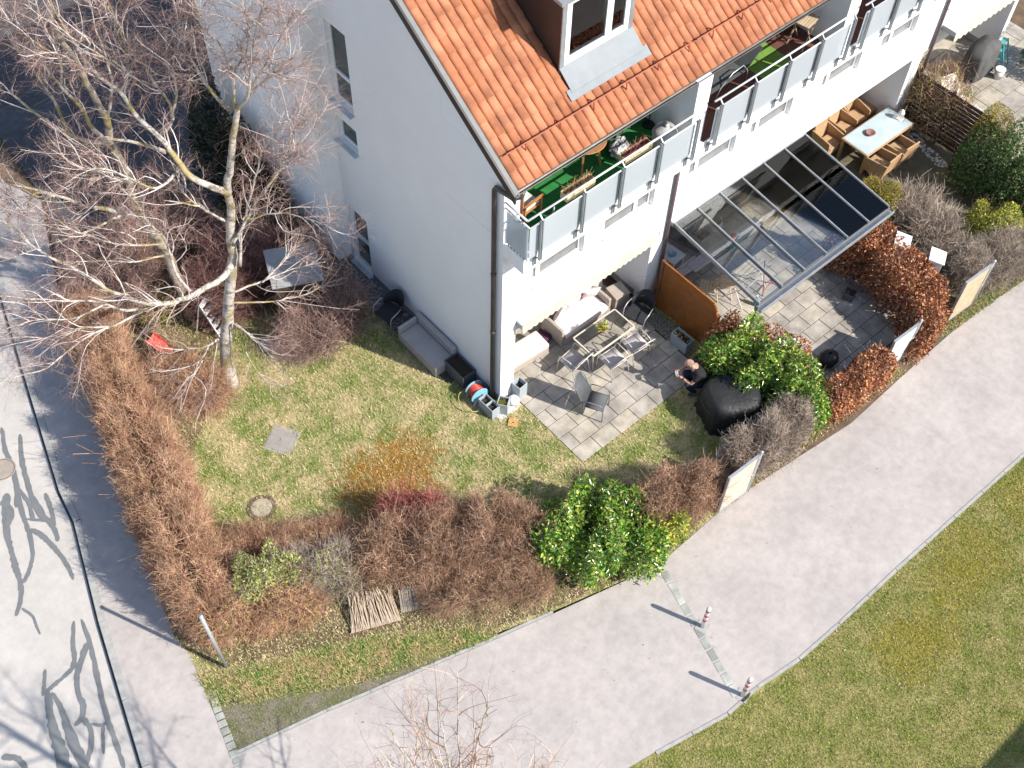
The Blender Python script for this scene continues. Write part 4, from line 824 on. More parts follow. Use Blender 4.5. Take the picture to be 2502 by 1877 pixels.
# ---- patio sofa, footstool, cube, cushions
def rbox(x0, x1, y0, y1, z0, z1): return MB().box(x0, x1, y0, y1, z0, z1)
t = thing('patio_sofa', 'long pale sofa under the awning with wicker ends', 'sofa', (3.05, 0.6, 0.022))
rbox(-0.74, 0.74, -0.38, 0.38, 0.05, 0.28).build('base', M['beige'], t, bevel=0.02)
rbox(-0.73, 0.73, -0.40, 0.24, 0.283, 0.42).build('seat_cushion', M['pinkwhite'], t, bevel=0.04)
rbox(-0.74, 0.74, 0.26, 0.40, 0.283, 0.66).build('backrest', M['beige'], t, bevel=0.03)
rbox(-0.84, -0.745, -0.36, 0.40, 0.04, 0.62).build('armrest', M['beige'], t, bevel=0.03)
rbox(0.745, 0.84, -0.36, 0.40, 0.04, 0.62).build('armrest', M['beige'], t, bevel=0.03)
def cushion(label, loc, rot, m, s=0.22, group=None):
    mb = MB(); n = 8; V = []; F = []
    for sgn in (1, -1):
        b = len(V)
        for i in range(n + 1):
            for j in range(n + 1):
                u, v = -1 + 2 * i / n, -1 + 2 * j / n; p = (1 - u ** 4) * (1 - v ** 4)
                V.append((u * s * (1 - 0.06 * (1 - v * v)), sgn * 0.085 * p ** 0.6, v * s * (1 - 0.06 * (1 - u * u))))
        F += [(b + i * (n + 1) + j, b + (i + 1) * (n + 1) + j, b + (i + 1) * (n + 1) + j + 1, b + i * (n + 1) + j + 1) for i in range(n) for j in range(n)]
    mb.add(V, F); o = mb.build('cushion', m, None, smooth=True); o.location = loc; o.rotation_euler = rot
    return tag(o, label, 'cushion', group)
mar = mat('maroon_cloth', (0.16, 0.02, 0.05), None, 6, 0.9)
cushion('pale cushion at the left end of the patio sofa', (2.55, 0.72, 0.66), (0.35, 0, 0.35), M['pinkwhite'])
cushion('pale cushion in the middle of the patio sofa', (3.02, 0.78, 0.66), (0.35, 0, -0.05), M['pinkwhite'])
cushion('pale pink cushion at the right end of the patio sofa', (3.60, 0.72, 0.67), (0.35, 0, -0.45), M['pinkwhite'], 0.24)
cushion('small maroon cushion behind the pale ones on the sofa', (3.3, 0.86, 0.64), (0.3, 0, 0.0), mar, 0.18)
t = thing('footstool', 'wide cream padded footstool beside the white corner pillar', 'footstool', (1.22, 0.62, 0.022), -0.06)
rbox(-0.66, 0.66, -0.27, 0.27, 0.04, 0.26).build('base', M['beige'], t, bevel=0.02); rbox(-0.67, 0.67, -0.28, 0.28, 0.263, 0.40).build('seat_cushion', M['cream'], t, bevel=0.05)
t = thing('side_table', 'grey wicker cube table right of the patio sofa', 'side table', (4.30, 0.42, 0.022), -0.15)
rbox(-0.22, 0.22, -0.22, 0.22, 0.01, 0.43).build('body', M['beige'], t, bevel=0.015); rbox(-0.225, 0.225, -0.225, 0.225, 0.432, 0.455).build('top', M['beige'], t, bevel=0.006)
tag(cushion('dark purple cushion on the floor between footstool and sofa', (2.02, 0.72, 0.14), (PI / 2, 0, 0.3), mat('purple_cloth', (0.075, 0.02, 0.06), None, 6, 0.9), 0.2))
t = thing('white_screen', 'narrow white board leaning beside the cube table', 'board', (4.15, 0.98, 0.022), -0.3)
MB().hull8([(-0.16, 0.0, 0), (0.16, 0.0, 0), (0.16, 0.03, 0), (-0.16, 0.03, 0), (-0.12, 0.35, 1.35), (0.14, 0.35, 1.35), (0.14, 0.38, 1.35), (-0.12, 0.38, 1.35)]).build('panel', M['white'], t)
# ---- planters
def planter(label, loc, rz, sx, sy, h, m, soil_d=0.05, taper=0.0, cells=1, name='planter', rimh=True):
    t = thing(name, label, 'planter', loc, rz); a = 1 - taper; th = 0.022; o = MB()
    def q(x0, x1, y0, y1):
        def P(x, y, z): k = a + (1 - a) * z / h; return (x * k, y * k, z)
        V = [P(x, y, z) for z in (0, h) for x, y in ((x0, y0), (x1, y0), (x1, y1), (x0, y1))]; o.hull8(V)
    q(-sx, sx, -sy, -sy + th); q(-sx, sx, sy - th, sy); q(-sx, -sx + th, -sy + th, sy - th); q(sx - th, sx, -sy + th, sy - th)
    if cells == 2: q(-sx + th, sx - th, -th / 2, th / 2)
    o.build('box', m, t, bevel=0.006)
    MB().box(-sx * a + th * 0.5, sx * a - th * 0.5, -sy * a + th * 0.5, sy * a - th * 0.5, 0.02, h - soil_d).build('soil', M['soil'], t)
    return t
planter('tall pale blue grey planter with bare soil right of the corner pillar', (0.49, -0.14, 0.022), 0.1, 0.135, 0.135, 0.50, M['planter'], 0.16)
gp = planter('pale square planter sprouting green grass in front of the corner pillar', (-0.09, -0.22, 0.0), 0.62, 0.135, 0.135, 0.40, M['planter'], 0.06)
planter('pale two celled planter at the foot of the house corner by the reel', (-0.36, -0.02, 0.0), 0.02, 0.125, 0.25, 0.36, M['planter'], 0.1, 0, 2)
dkp = planter('large dark grey planter between the lawn sofa and the hose reel', (-0.235, 1.22, 0.0), 0, 0.20, 0.36, 0.45, M['planter_dk'], 0.06)
fpl = planter('blue grey trough planter against the wooden screen', (4.56, -1.63, 0.022), 0, 0.135, 0.27, 0.38, M['planter'], 0.08)
t = thing('wooden_crate', 'small open wooden crate behind the crouching person', 'crate', (4.56, -2.3, 0.0), 0.2)
o = MB(); 
for z in (0.02, 0.12, 0.22): o.box(-0.2, 0.2, -0.17, -0.155, z, z + 0.08).box(-0.2, 0.2, 0.155, 0.17, z, z + 0.08).box(-0.2, -0.185, -0.154, 0.154, z, z + 0.08).box(0.185, 0.2, -0.154, 0.154, z, z + 0.08)
o.build('slats', M['wood_pale'], t); MB().box(-0.18, 0.18, -0.15, 0.15, 0.01, 0.2).build('soil', M['soil'], t)
# ---- ball, reel, board, by the corner
t = thing('play_ball', 'white ball with dark dots beside the grassy planter', 'ball', (0.23, -0.24, 0.0))
MB().ball((0, 0, 0.14), 0.14, n=28, m=18).build('shell', M['white'], t, smooth=True)
dots = MB()
for k in range(14):
    th = math.acos(1 - 2 * (k + 0.5) / 14); ph = k * 2.4; n_ = Vector((math.sin(th) * math.cos(ph), math.sin(th) * math.sin(ph), math.cos(th)))
    c_ = Vector((0, 0, 0.14)) + n_ * 0.1395; dots.tube([c_, c_ + n_ * 0.002], 0.019, 8)
dots.build('dot', M['plinth'], t)
t = thing('hose_reel', 'red hose reel with light blue discs at the shady house corner', 'hose reel', (-0.34, 0.46, 0.0), -0.15)
def disc(y, r, m, nm):
    o = MB(); V = []; n = 32
    for k in range(n): a = 2 * PI * k / n; V.append((r * math.cos(a), y - 0.012, 0.27 + r * math.sin(a)))
    o.extr(V, (0, 0.024, 0)); return o.build(nm, m, t, bevel=0.004)
disc(-0.14, 0.235, M['lightblue'], 'disc'); disc(0.14, 0.235, M['lightblue'], 'disc')
o = MB()
for k in range(9): o.tube([(0.17 * math.cos(a), -0.11 + k * 0.027, 0.27 + 0.17 * math.sin(a)) for a in np.linspace(0, 2 * PI, 25)], 0.014, 8)
o.build('hose', M['redplastic'], t, smooth=True)
MB().tube([(0, -0.15, 0.27), (0, -0.19, 0.27), (0.07, -0.19, 0.33), (0.07, -0.24, 0.33)], 0.012, 6).bar((-0.2, -0.17, 0.0), (0, -0.16, 0.27), 0.02, 0.02).bar((0.2, -0.17, 0.0), (0, -0.16, 0.27), 0.02, 0.02).bar((-0.2, 0.17, 0.0), (0, 0.16, 0.27), 0.02, 0.02).bar((0.2, 0.17, 0.0), (0, 0.16, 0.27), 0.02, 0.02).build('stand', M['white'], t)
rng = np.random.default_rng(3); pts = [(-0.35 + 0.22 * math.cos(a) * (1 + 0.1 * a / 6), 0.0 + 0.32 * math.sin(a), 0.03 + 0.16 * max(0, math.sin(a * 0.5 + 0.4))) for a in np.linspace(0, 8.5, 40)]
tag(MB().tube([(x - 0.25, y + 0.42, z) for x, y, z in pts], 0.012, 8).build('garden_hose', mat('yellow_green_hose', (0.38, 0.36, 0.12), None, 5, 0.5), None, smooth=True), 'loose yellow green hose looped on the grass beside the reel', 'hose')
t = thing('osb_board', 'small orange chipboard square lying on the lawn in front of the corner', 'board', (-0.15, -0.66, 0.0), 0.65)
MB().box(-0.12, 0.12, -0.12, 0.12, 0.02, 0.038).build('board', mat('chipboard', (0.56, 0.34, 0.13), (0.40, 0.22, 0.07), 30, 0.8, fine=0.15), t)
MB().lathe([(0, 0.0385), (0.02, 0.0385)], n=12).build('hole', M['soil'], t)
# ---- sofa along the gable
t = thing('lawn_sofa', 'grey outdoor sofa section on the grass along the gable wall', 'sofa', (-0.385, 2.28, 0.0)); gs = mat('grey_sofa_fabric', (0.40, 0.37, 0.355), (0.36, 0.335, 0.32), 3, 0.9, 200, 0.3, 0.004)
rbox(-0.35, 0.34, -0.74, 0.74, 0.04, 0.24).build('base', gs, t, bevel=0.015); rbox(-0.355, 0.21, -0.75, 0.655, 0.243, 0.39).build('seat_cushion', gs, t, bevel=0.025)
rbox(0.215, 0.345, -0.72, 0.75, 0.243, 0.66).build('backrest', gs, t, bevel=0.03); rbox(-0.35, 0.21, 0.66, 0.75, 0.243, 0.58).build('armrest', gs, t, bevel=0.03)
# ---- covered barbecue
t = thing('covered_barbecue', 'big black tarpaulin cover over garden gear on the shaded grass', 'covered barbecue', (4.0, -3.75, 0.0), -0.45)
o = MB(); V = []; n = 72; lv = [(0.0, 1.16), (0.1, 1.12), (0.3, 1.09), (0.55, 1.07), (0.74, 1.04), (0.86, 0.97), (0.92, 0.84), (0.94, 0.55), (0.935, 0.25), (0.93, 0.0)]
for j, (z, s_) in enumerate(lv):
    for k in range(n):
        a = 2 * PI * k / n; fold = 1 + (0.035 * math.sin(7 * a + 0.6) + 0.022 * math.sin(17 * a) + 0.012 * math.sin(29 * a + 2)) * max(0.06, 0.95 - z)
        ca, sa = math.cos(a), math.sin(a); e = 0.62
        V.append((0.62 * s_ * fold * abs(ca) ** e * (1 if ca > 0 else -1), 0.58 * s_ * fold * abs(sa) ** e * (1 if sa > 0 else -1), z + 0.015 * math.sin(5 * a) * (0 < j < 4) + 0.03 * math.sin(2 * a + 1) * s_ * (j > 4)))
o.add(V, [(i * n + k, i * n + (k + 1) % n, (i + 1) * n + (k + 1) % n, (i + 1) * n + k) for i in range(len(lv) - 1) for k in range(n)])
o.build('cover', mat('black_tarpaulin', (0.017, 0.018, 0.021), (0.012, 0.013, 0.015), 3, 0.6, 10, 0.5, 0.04), t, smooth=True)
MB().tube([(0.70 * math.cos(a), 0.66 * math.sin(a), 0.52 + 0.02 * math.sin(4 * a)) for a in np.linspace(0, 2 * PI, 40)], 0.008, 6).build('cord', M['darkgrey'], t, smooth=True)
t = thing('slab_table', 'low square grey stone topped table beside the whitewashed gate', 'side table', (2.94, -4.62, 0.0), 0.35)
MB().box(-0.19, 0.19, -0.19, 0.19, 0.30, 0.33).build('top', M['kerb'], t, bevel=0.006)
for sx in (-1, 1):
    for sy in (-1, 1): MB().box(sx * 0.15 - 0.015, sx * 0.15 + 0.015, sy * 0.15 - 0.015, sy * 0.15 + 0.015, 0, 0.30).build('leg', M['grey_metal'], t)
# ---- pergola of the second house
t = thing('glass_pergola', 'grey aluminium pergola with sloping glass roof on the second house', 'pergola', (7.75, -1.4, 0)); ox, oy = 7.75, -1.4
def W_(x, y, z): return (x - ox, y - oy, z)
PX0, PX1, PY0, PY1, PZ0, PZ1 = 5.38, 10.2, 0.0, -2.86, 2.56, 2.20
MB().box(PX0 - ox, PX1 - ox, -0.10 - oy, -0.004 - oy, 2.50, 2.64).build('wall_beam', M['galv'], t)
bo = MB().box(PX0 - ox - 0.03, PX1 - ox + 0.03, PY1 - 0.10 - oy, PY1 - oy, 2.05, 2.19); bo.build('front_beam', M['pergola'], t, bevel=0.01)
MB().box(PX0 - ox - 0.04, PX1 - ox + 0.04, PY1 - 0.23 - oy, PY1 - 0.105 - oy, 2.08, 2.10).box(PX0 - ox - 0.04, PX1 - ox + 0.04, PY1 - 0.23 - oy, PY1 - 0.215 - oy, 2.102, 2.20).build('gutter', M['galv'], t)
for k in range(7):
    x = PX0 + 0.03 + (PX1 - PX0 - 0.06) * k / 6
    q = MB().bar(W_(x, -0.11, 2.575), W_(x, PY1 - 0.08, 2.235), 0.055, 0.09); q.build('rafter', M['pergola'], t, bevel=0.004)
    MB().bar(W_(x, -0.11, 2.629), W_(x, PY1 - 0.09, 2.289), 0.022, 0.014).build('rafter_cap', M['galv'], t)
    if k < 6:
        x2 = PX0 + 0.03 + (PX1 - PX0 - 0.06) * (k + 1) / 6
        MB().hull8([W_(x + 0.032, -0.10, 2.588), W_(x2 - 0.032, -0.10, 2.588), W_(x2 - 0.032, PY1 - 0.08, 2.248), W_(x + 0.032, PY1 - 0.08, 2.248), W_(x + 0.032, -0.10, 2.596), W_(x2 - 0.032, -0.10, 2.596), W_(x2 - 0.032, PY1 - 0.08, 2.256), W_(x + 0.032, PY1 - 0.08, 2.256)]).build('glass_pane', M['pergola_glass'], t)
for x in (PX0 + 0.05, PX1 - 0.05):
    MB().box(x - 0.05 - ox, x + 0.05 - ox, PY1 - 0.1 - oy, PY1 - oy, 0, 2.048).build('post', M['galv'], t)
# ---- second patio: tables, planters, chairs, drying rack
def small_table(name, label, loc, rz, sx, sy, h, m, cat='table'):
    t = thing(name, label, cat, loc, rz); MB().box(-sx, sx, -sy, sy, h - 0.025, h).build('top', m, t, bevel=0.006)
    for a in (-1, 1):
        for b in (-1, 1): MB().box(a * (sx - 0.04) - 0.015, a * (sx - 0.04) + 0.015, b * (sy - 0.04) - 0.015, b * (sy - 0.04) + 0.015, 0, h - 0.026).build('leg', m, t)
    return t
small_table('white_table', 'small white table under the left end of the pergola', (6.02, 0.35, 0.022), 0.1, 0.24, 0.36, 0.70, M['white'])
t = thing('blue_bowl', 'light blue bowl on the small white table', 'bowl', (6.02, 0.22, 0.722)); MB().lathe([(0.03, 0.005), (0.08, 0.02), (0.10, 0.06), (0.094, 0.06), (0.07, 0.025), (0, 0.015)], n=20).build('bowl', M['lightblue'], t, smooth=True)
planter('pale square planter with twigs under the second pergola bay', (7.30, 0.42, 0.022), 0.1, 0.22, 0.22, 0.45, M['kerb'], 0.05)
t = thing('round_pot', 'pale round pot with dry grass under the pergola', 'plant pot', (7.95, 0.52, 0.022)); MB().lathe([(0, 0), (0.18, 0), (0.25, 0.2), (0.22, 0.42), (0.18, 0.42), (0.2, 0.3), (0, 0.34)], n=24).build('pot', M['cream'], t, smooth=True)
def bench(name, label, loc, rz, L_, wd, h, m, cat='bench'):
    t = thing(name, label, cat, loc, rz); o = MB()
    for k in range(4): o.box(-L_ / 2, L_ / 2, -wd / 2 + k * wd / 4, -wd / 2 + (k + 1) * wd / 4 - 0.015, h - 0.03, h)
    o.build('seat', m, t)
    for a in (-1, 1): MB().tube([(a * (L_ / 2 - 0.15), -wd / 2 + 0.03, 0), (a * (L_ / 2 - 0.12), -wd / 2 + 0.03, h - 0.03), (a * (L_ / 2 - 0.12), wd / 2 - 0.03, h - 0.03), (a * (L_ / 2 - 0.15), wd / 2 - 0.03, 0)], 0.015, 6).build('leg', M['galv'], t)
    return t
bench('garden_bench', 'long pale slatted bench behind the folded chairs under the pergola', (7.55, -0.25, 0.022), 0.0, 2.6, 0.34, 0.44, M['greyfab'])
bench('garden_bench', 'pale slatted bench nearest to the wooden screen under the pergola', (6.05, -0.15, 0.022), 0.02, 1.2, 0.3, 0.42, M['greyfab'])
t = thing('tote_bag', 'light blue shopping bag with red and white things on top on the bench', 'bag', (7.62, -0.42, 0.47), 0.3)
MB().hull8([(-0.16, -0.1, 0), (0.16, -0.1, 0), (0.16, 0.1, 0), (-0.16, 0.1, 0), (-0.2, -0.13, 0.3), (0.2, -0.13, 0.3), (0.2, 0.13, 0.3), (-0.2, 0.13, 0.3)]).build('bag', M['lightblue'], t, bevel=0.02)
MB().ball((-0.02, 0.03, 0.33), 0.14, 0.1, 0.09).build('red_bundle', M['redplastic'], t, smooth=True); MB().ball((0.13, 0.0, 0.32), 0.08, 0.08, 0.07).build('white_bundle', M['white'], t, smooth=True)
t = thing('drying_rack', 'white folding laundry rack in the sun under the pergola', 'laundry rack', (7.05, -1.5, 0.022), 0.1); o = MB()
for s_ in (-1, 1):
    o.tube([(s_ * 0.5, -0.3, 0), (s_ * 0.5, 0.28, 0.88)], 0.011, 6).tube([(s_ * 0.48, 0.3, 0), (s_ * 0.48, -0.28, 0.88)], 0.011, 6)
o.build('legs', M['white'], t); o = MB()
for k in range(6): y = -0.28 + k * 0.112; o.tube([(-0.5, y, 0.88), (0.5, y, 0.88)], 0.007, 5)
o.build('rails', M['white'], t)
t = thing('red_stand', 'red tubular frame leaning beside the laundry rack', 'stand', (7.55, -1.85, 0.022), 0.2)
MB().tube([(-0.25, 0, 0), (0.15, 0.35, 0.8)], 0.014, 6).tube([(0.3, 0, 0), (-0.05, 0.35, 0.8)], 0.014, 6).tube([(-0.2, 0.05, 0.12), (0.26, 0.05, 0.12)], 0.012, 6).build('frame', M['red'], t, smooth=True)
t = thing('watering_bottle', 'teal plastic bottle on the sunny slabs under the pergola', 'bottle', (6.95, -1.95, 0.022)); MB().lathe([(0, 0), (0.06, 0), (0.065, 0.2), (0.025, 0.27), (0.025, 0.33), (0, 0.33)], n=14).build('body', M['teal'], t, smooth=True); MB().lathe([(0.028, 0.33), (0.028, 0.36), (0, 0.36)], n=12).build('cap', M['white'], t)
def fold_chair(label, loc, rz):
    t = thing('folding_chair', label, 'chair', loc, rz, 'folding wooden chairs under the pergola')
    o = MB()
    for k in range(5): o.box(-0.2, 0.2, -0.18 + k * 0.078, -0.18 + k * 0.078 + 0.06, 0.43, 0.45)
    o.build('seat', M['wood_pale'], t); o = MB()
    for z in (0.62, 0.72, 0.82): o.box(-0.2, 0.2, -0.27 - (z - 0.6) * 0.2, -0.255 - (z - 0.6) * 0.2, z, z + 0.06)
    o.build('backrest', M['wood_pale'], t)
    for s_ in (-1, 1):
        MB().bar((s_ * 0.21, 0.22, 0), (s_ * 0.21, -0.31, 0.88), 0.02, 0.03).build('leg', M['wood_pale'], t); MB().bar((s_ * 0.185, -0.26, 0), (s_ * 0.185, 0.16, 0.43), 0.02, 0.03).build('leg', M['wood_pale'], t)
    return t
fc = fold_chair('folding wooden chair nearest the wooden screen under the pergola', (6.15, -0.95, 0.022), 0.6)
fc2 = copy_tree(fc); fc2.location = (6.55, -1.15, 0.022); fc2.rotation_euler.z = -0.5; fc2["label"] = 'folding wooden chair right beside the laundry rack'
t = thing('white_box', 'low white storage box against the thin beech strip', 'box', (6.52, -3.40, 0.022), -0.6); MB().box(-0.3, 0.3, -0.16, 0.16, 0, 0.24).build('body', M['white'], t, bevel=0.01); MB().box(-0.31, 0.31, -0.17, 0.17, 0.242, 0.275).build('lid', M['white'], t, bevel=0.008)
t = thing('garden_sack', 'black rubbish sack on the slabs behind the beech hedge', 'sack', (6.95, -4.35, 0.022)); MB().ball((0, 0, 0.17), 0.30, 0.24, 0.19, 20, 10, 0.06, random.Random(2)).build('body', M['black'], t, smooth=True); MB().ball((0.05, 0.02, 0.37), 0.05, 0.05, 0.07).build('knot', M['black'], t, smooth=True)
planter('small dark planter with moss at the foot of the tall beech hedge', (8.98, -3.35, 0.022), 0.3, 0.14, 0.14, 0.24, M['planter_dk'], 0.03)
# ---- third house: wicker dining set
t = thing('dining_table', 'wicker dining table with pale blue glass top outside the third house', 'table', (13.70, -0.26, 0.0), -0.01); L_, wd = 1.02, 0.47
MB().box(-L_, L_, -wd, wd, 0.66, 0.715).build('rim', M['wicker'], t, bevel=0.01); MB().box(-L_ + 0.035, L_ - 0.035, -wd + 0.035, wd - 0.035, 0.717, 0.727).build('glass_top', mat('blue_white_glass', (0.50, 0.60, 0.64), None, 2, 0.12, spec=0.6), t)
for a in (-1, 1):
    for b in (-1, 1): MB().box(a * (L_ - 0.06) - 0.04, a * (L_ - 0.06) + 0.04, b * (wd - 0.06) - 0.04, b * (wd - 0.06) + 0.04, 0, 0.658).build('leg', M['wicker'], t)
def wchair(label, loc, rz):
    t = thing('wicker_armchair', label, 'chair', loc, rz, 'tan wicker armchairs round the dining table')
    MB().box(-0.27, 0.27, -0.27, 0.27, 0.20, 0.36).build('base', M['wicker'], t, bevel=0.02); MB().box(-0.24, 0.24, -0.22, 0.27, 0.362, 0.42).build('seat', M['wicker'], t, bevel=0.025)
    MB().hull8([(-0.28, -0.34, 0.2), (0.28, -0.34, 0.2), (0.28, -0.275, 0.2), (-0.28, -0.275, 0.2), (-0.27, -0.44, 0.90), (0.27, -0.44, 0.90), (0.27, -0.39, 0.90), (-0.27, -0.39, 0.90)]).build('backrest', M['wicker'], t, bevel=0.025)
    for s_ in (-1, 1):
        x0, x1 = (0.275, 0.33) if s_ > 0 else (-0.33, -0.275)
        MB().hull8([(x0, -0.36, 0.2), (x1, -0.36, 0.2), (x1, 0.28, 0.2), (x0, 0.28, 0.2), (x0, -0.42, 0.72), (x1, -0.42, 0.72), (x1, 0.24, 0.64), (x0, 0.24, 0.64)]).build('armrest', M['wicker'], t, bevel=0.02)
        for y in (-0.3, 0.24): MB().box(s_ * 0.27 - 0.02, s_ * 0.27 + 0.02, y - 0.02, y + 0.02, 0, 0.198).build('leg', M['wicker'], t)
    return t
wc = wchair('tan wicker armchair at the wall side, nearest to the pergola', (12.62, 0.52, 0), PI)
for x, y, r, lb in ((13.35, 0.62, PI + 0.1, 'tan wicker armchair second from the pergola on the wall side'), (14.0, 0.72, PI - 0.1, 'shaded wicker armchair third from the pergola on the wall side'), (14.62, 0.78, PI, 'shaded wicker armchair farthest into the corner behind the table'),
                    (13.05, -0.92, 0.05, 'wicker armchair with its back to the path, at the near table corner'), (13.85, -0.93, -0.05, 'wicker armchair with its back to the path, at the far half of the table')):
    c_ = copy_tree(wc); c_.location = (x, y, 0); c_.rotation_euler.z = r; c_["label"] = lb
t = thing('lantern', 'white birdcage lantern on the far end of the dining table', 'lantern', (14.55, -0.34, 0.728)); MB().box(-0.1, 0.1, -0.1, 0.1, 0, 0.02).build('base', M['white'], t)
o = MB()
for a in range(10): x = 0.085 * math.cos(a * PI / 5); y = 0.085 * math.sin(a * PI / 5); o.tube([(x, y, 0.02), (x, y, 0.22), (x * 0.6, y * 0.6, 0.30), (0, 0, 0.34)], 0.006, 5)
o.build('cage', M['white'], t); MB().lathe([(0.09, 0.215), (0.06, 0.30), (0.0, 0.35)], n=14).build('dome', M['white'], t, smooth=True)
t = thing('fruit_bowl', 'dusky red bowl in the middle of the glass dining table', 'bowl', (13.42, -0.2, 0.728)); MB().lathe([(0.03, 0), (0.1, 0.02), (0.14, 0.07), (0.13, 0.07), (0.08, 0.03), (0, 0.02)], n=20).build('bowl', mat('dusky_red', (0.30, 0.14, 0.13), None, 5, 0.5), t, smooth=True)
t = thing('slatted_fence', 'dark brown slatted fence beyond the dining table with gaps of light', 'fence', (15.3, -1.2, 0)); dk = mat('dark_fence', (0.075, 0.045, 0.035), (0.05, 0.03, 0.024), 5, 0.8)
o = MB()
for k in range(13): o.box(-0.012, 0.012, -1.25, 1.15, 0.1 + k * 0.135, 0.1 + k * 0.135 + 0.105)
o.build('slats', dk, t)
for y in (-1.27, -0.05, 1.17): MB().box(-0.04, 0.04, y - 0.035, y + 0.035, 0, 1.9).build('post', dk, t)
stones('gravel', [(14.9, -0.5), (15.2, -0.6), (14.9, -2.1), (14.6, -2.0)], 260, 31, M['pebble_w'], (0.03, 0.06), 'pale stones along the foot of the slatted fence', 0.004)
# ---- fourth house: covered grill and clutter
t = thing('covered_grill', 'grey cloth covered grill under the farthest awning', 'covered barbecue', (18.7, -0.15, 0.022), 0.1); o = MB(); V = []; n = 48
for z, s_ in [(0.12, 1.05), (0.5, 1.02), (0.85, 1.0), (0.95, 0.9), (1.08, 0.6), (1.12, 0.2)]:
    for k in range(n):
        a = 2 * PI * k / n; f_ = 1 + 0.05 * math.sin(9 * a) * (1.2 - z); ca, sa = math.cos(a), math.sin(a)
        V.append((0.62 * s_ * f_ * abs(ca) ** 0.6 * (1 if ca > 0 else -1), 0.36 * s_ * f_ * abs(sa) ** 0.6 * (1 if sa > 0 else -1), z + 0.05 * math.sin(6 * a) * (z < 0.2)))
o.add(V, [(i * n + k, i * n + (k + 1) % n, (i + 1) * n + (k + 1) % n, (i + 1) * n + k) for i in range(5) for k in range(n)]); o.add(V[-n:], [tuple(range(n))])
o.build('cover', mat('grey_cover', (0.10, 0.10, 0.10), (0.07, 0.07, 0.07), 3, 0.8, 30, 0.4, 0.03), t, smooth=True); MB().box(-0.5, 0.5, -0.26, 0.26, 0.0, 0.14).build('cart', M['black'], t)
t = thing('bucket', 'white lidded bucket in front of the covered grill', 'bucket', (19.0, -0.75, 0.022)); MB().lathe([(0, 0), (0.12, 0), (0.15, 0.3), (0.14, 0.3), (0.13, 0.05), (0, 0.03)], n=20).build('body', M['white'], t, smooth=True); MB().lathe([(0.155, 0.3), (0.155, 0.33), (0, 0.335)], n=20).build('lid', M['pinkwhite'], t)
t = thing('step_stool', 'turquoise folding step stool beside the covered grill', 'step stool', (19.5, -0.45, 0.022), 0.2); tq = mat('turquoise', (0.10, 0.42, 0.42), None, 5, 0.5)
for s_ in (-1, 1): MB().bar((s_ * 0.2, -0.2, 0), (s_ * 0.17, 0.1, 0.85), 0.03, 0.04).build('leg', tq, t); MB().bar((s_ * 0.2, 0.3, 0), (s_ * 0.17, 0.1, 0.8), 0.03, 0.03).build('leg', tq, t)
for z in (0.3, 0.58, 0.84): MB().box(-0.17, 0.17, -0.12 + z * 0.25, 0.02 + z * 0.25, z - 0.02, z).build('step', tq, t)
t = thing('sun_lounger', 'white wooden deck lounger in front of the farthest house', 'sun lounger', (16.9, -0.9, 0.022), 1.35); o = MB()
for k in range(12): o.box(-0.9 + k * 0.1, -0.9 + k * 0.1 + 0.085, -0.3, 0.3, 0.28, 0.30)
o.build('slats', M['cream'], t); MB().hull8([(0.3, -0.3, 0.28), (0.32, -0.3, 0.28), (0.32, 0.3, 0.28), (0.3, 0.3, 0.28), (0.82, -0.3, 0.72), (0.84, -0.3, 0.70), (0.84, 0.3, 0.70), (0.82, 0.3, 0.72)]).build('backrest', M['cream'], t); MB().box(-0.95, 0.6, -0.34, -0.305, 0.22, 0.30).box(-0.95, 0.6, 0.305, 0.34, 0.22, 0.30).build('frame', M['cream'], t)
for x in (-0.85, 0.45):
    for y in (-0.32, 0.32): MB().box(x - 0.03, x + 0.03, y - 0.02, y + 0.02, 0, 0.219).build('leg', M['cream'], t)
t = thing('wheel', 'thin spoked wheel leaning beside the white deck lounger', 'wheel', (17.6, -0.75, 0.022), 0.9); MB().tube([(0.29 * math.cos(a), 0.10 * (1 + math.sin(a)), 0.31 + 0.29 * math.sin(a)) for a in np.linspace(0, 2 * PI, 33)], 0.018, 8).build('tyre', M['darkgrey'], t, smooth=True); o = MB()
for k in range(10): a = k * PI / 5; o.tube([(0, 0.1, 0.31), (0.28 * math.cos(a), 0.10 * (1 + math.sin(a)), 0.31 + 0.28 * math.sin(a))], 0.003, 4)
o.build('spokes', M['galv'], t)
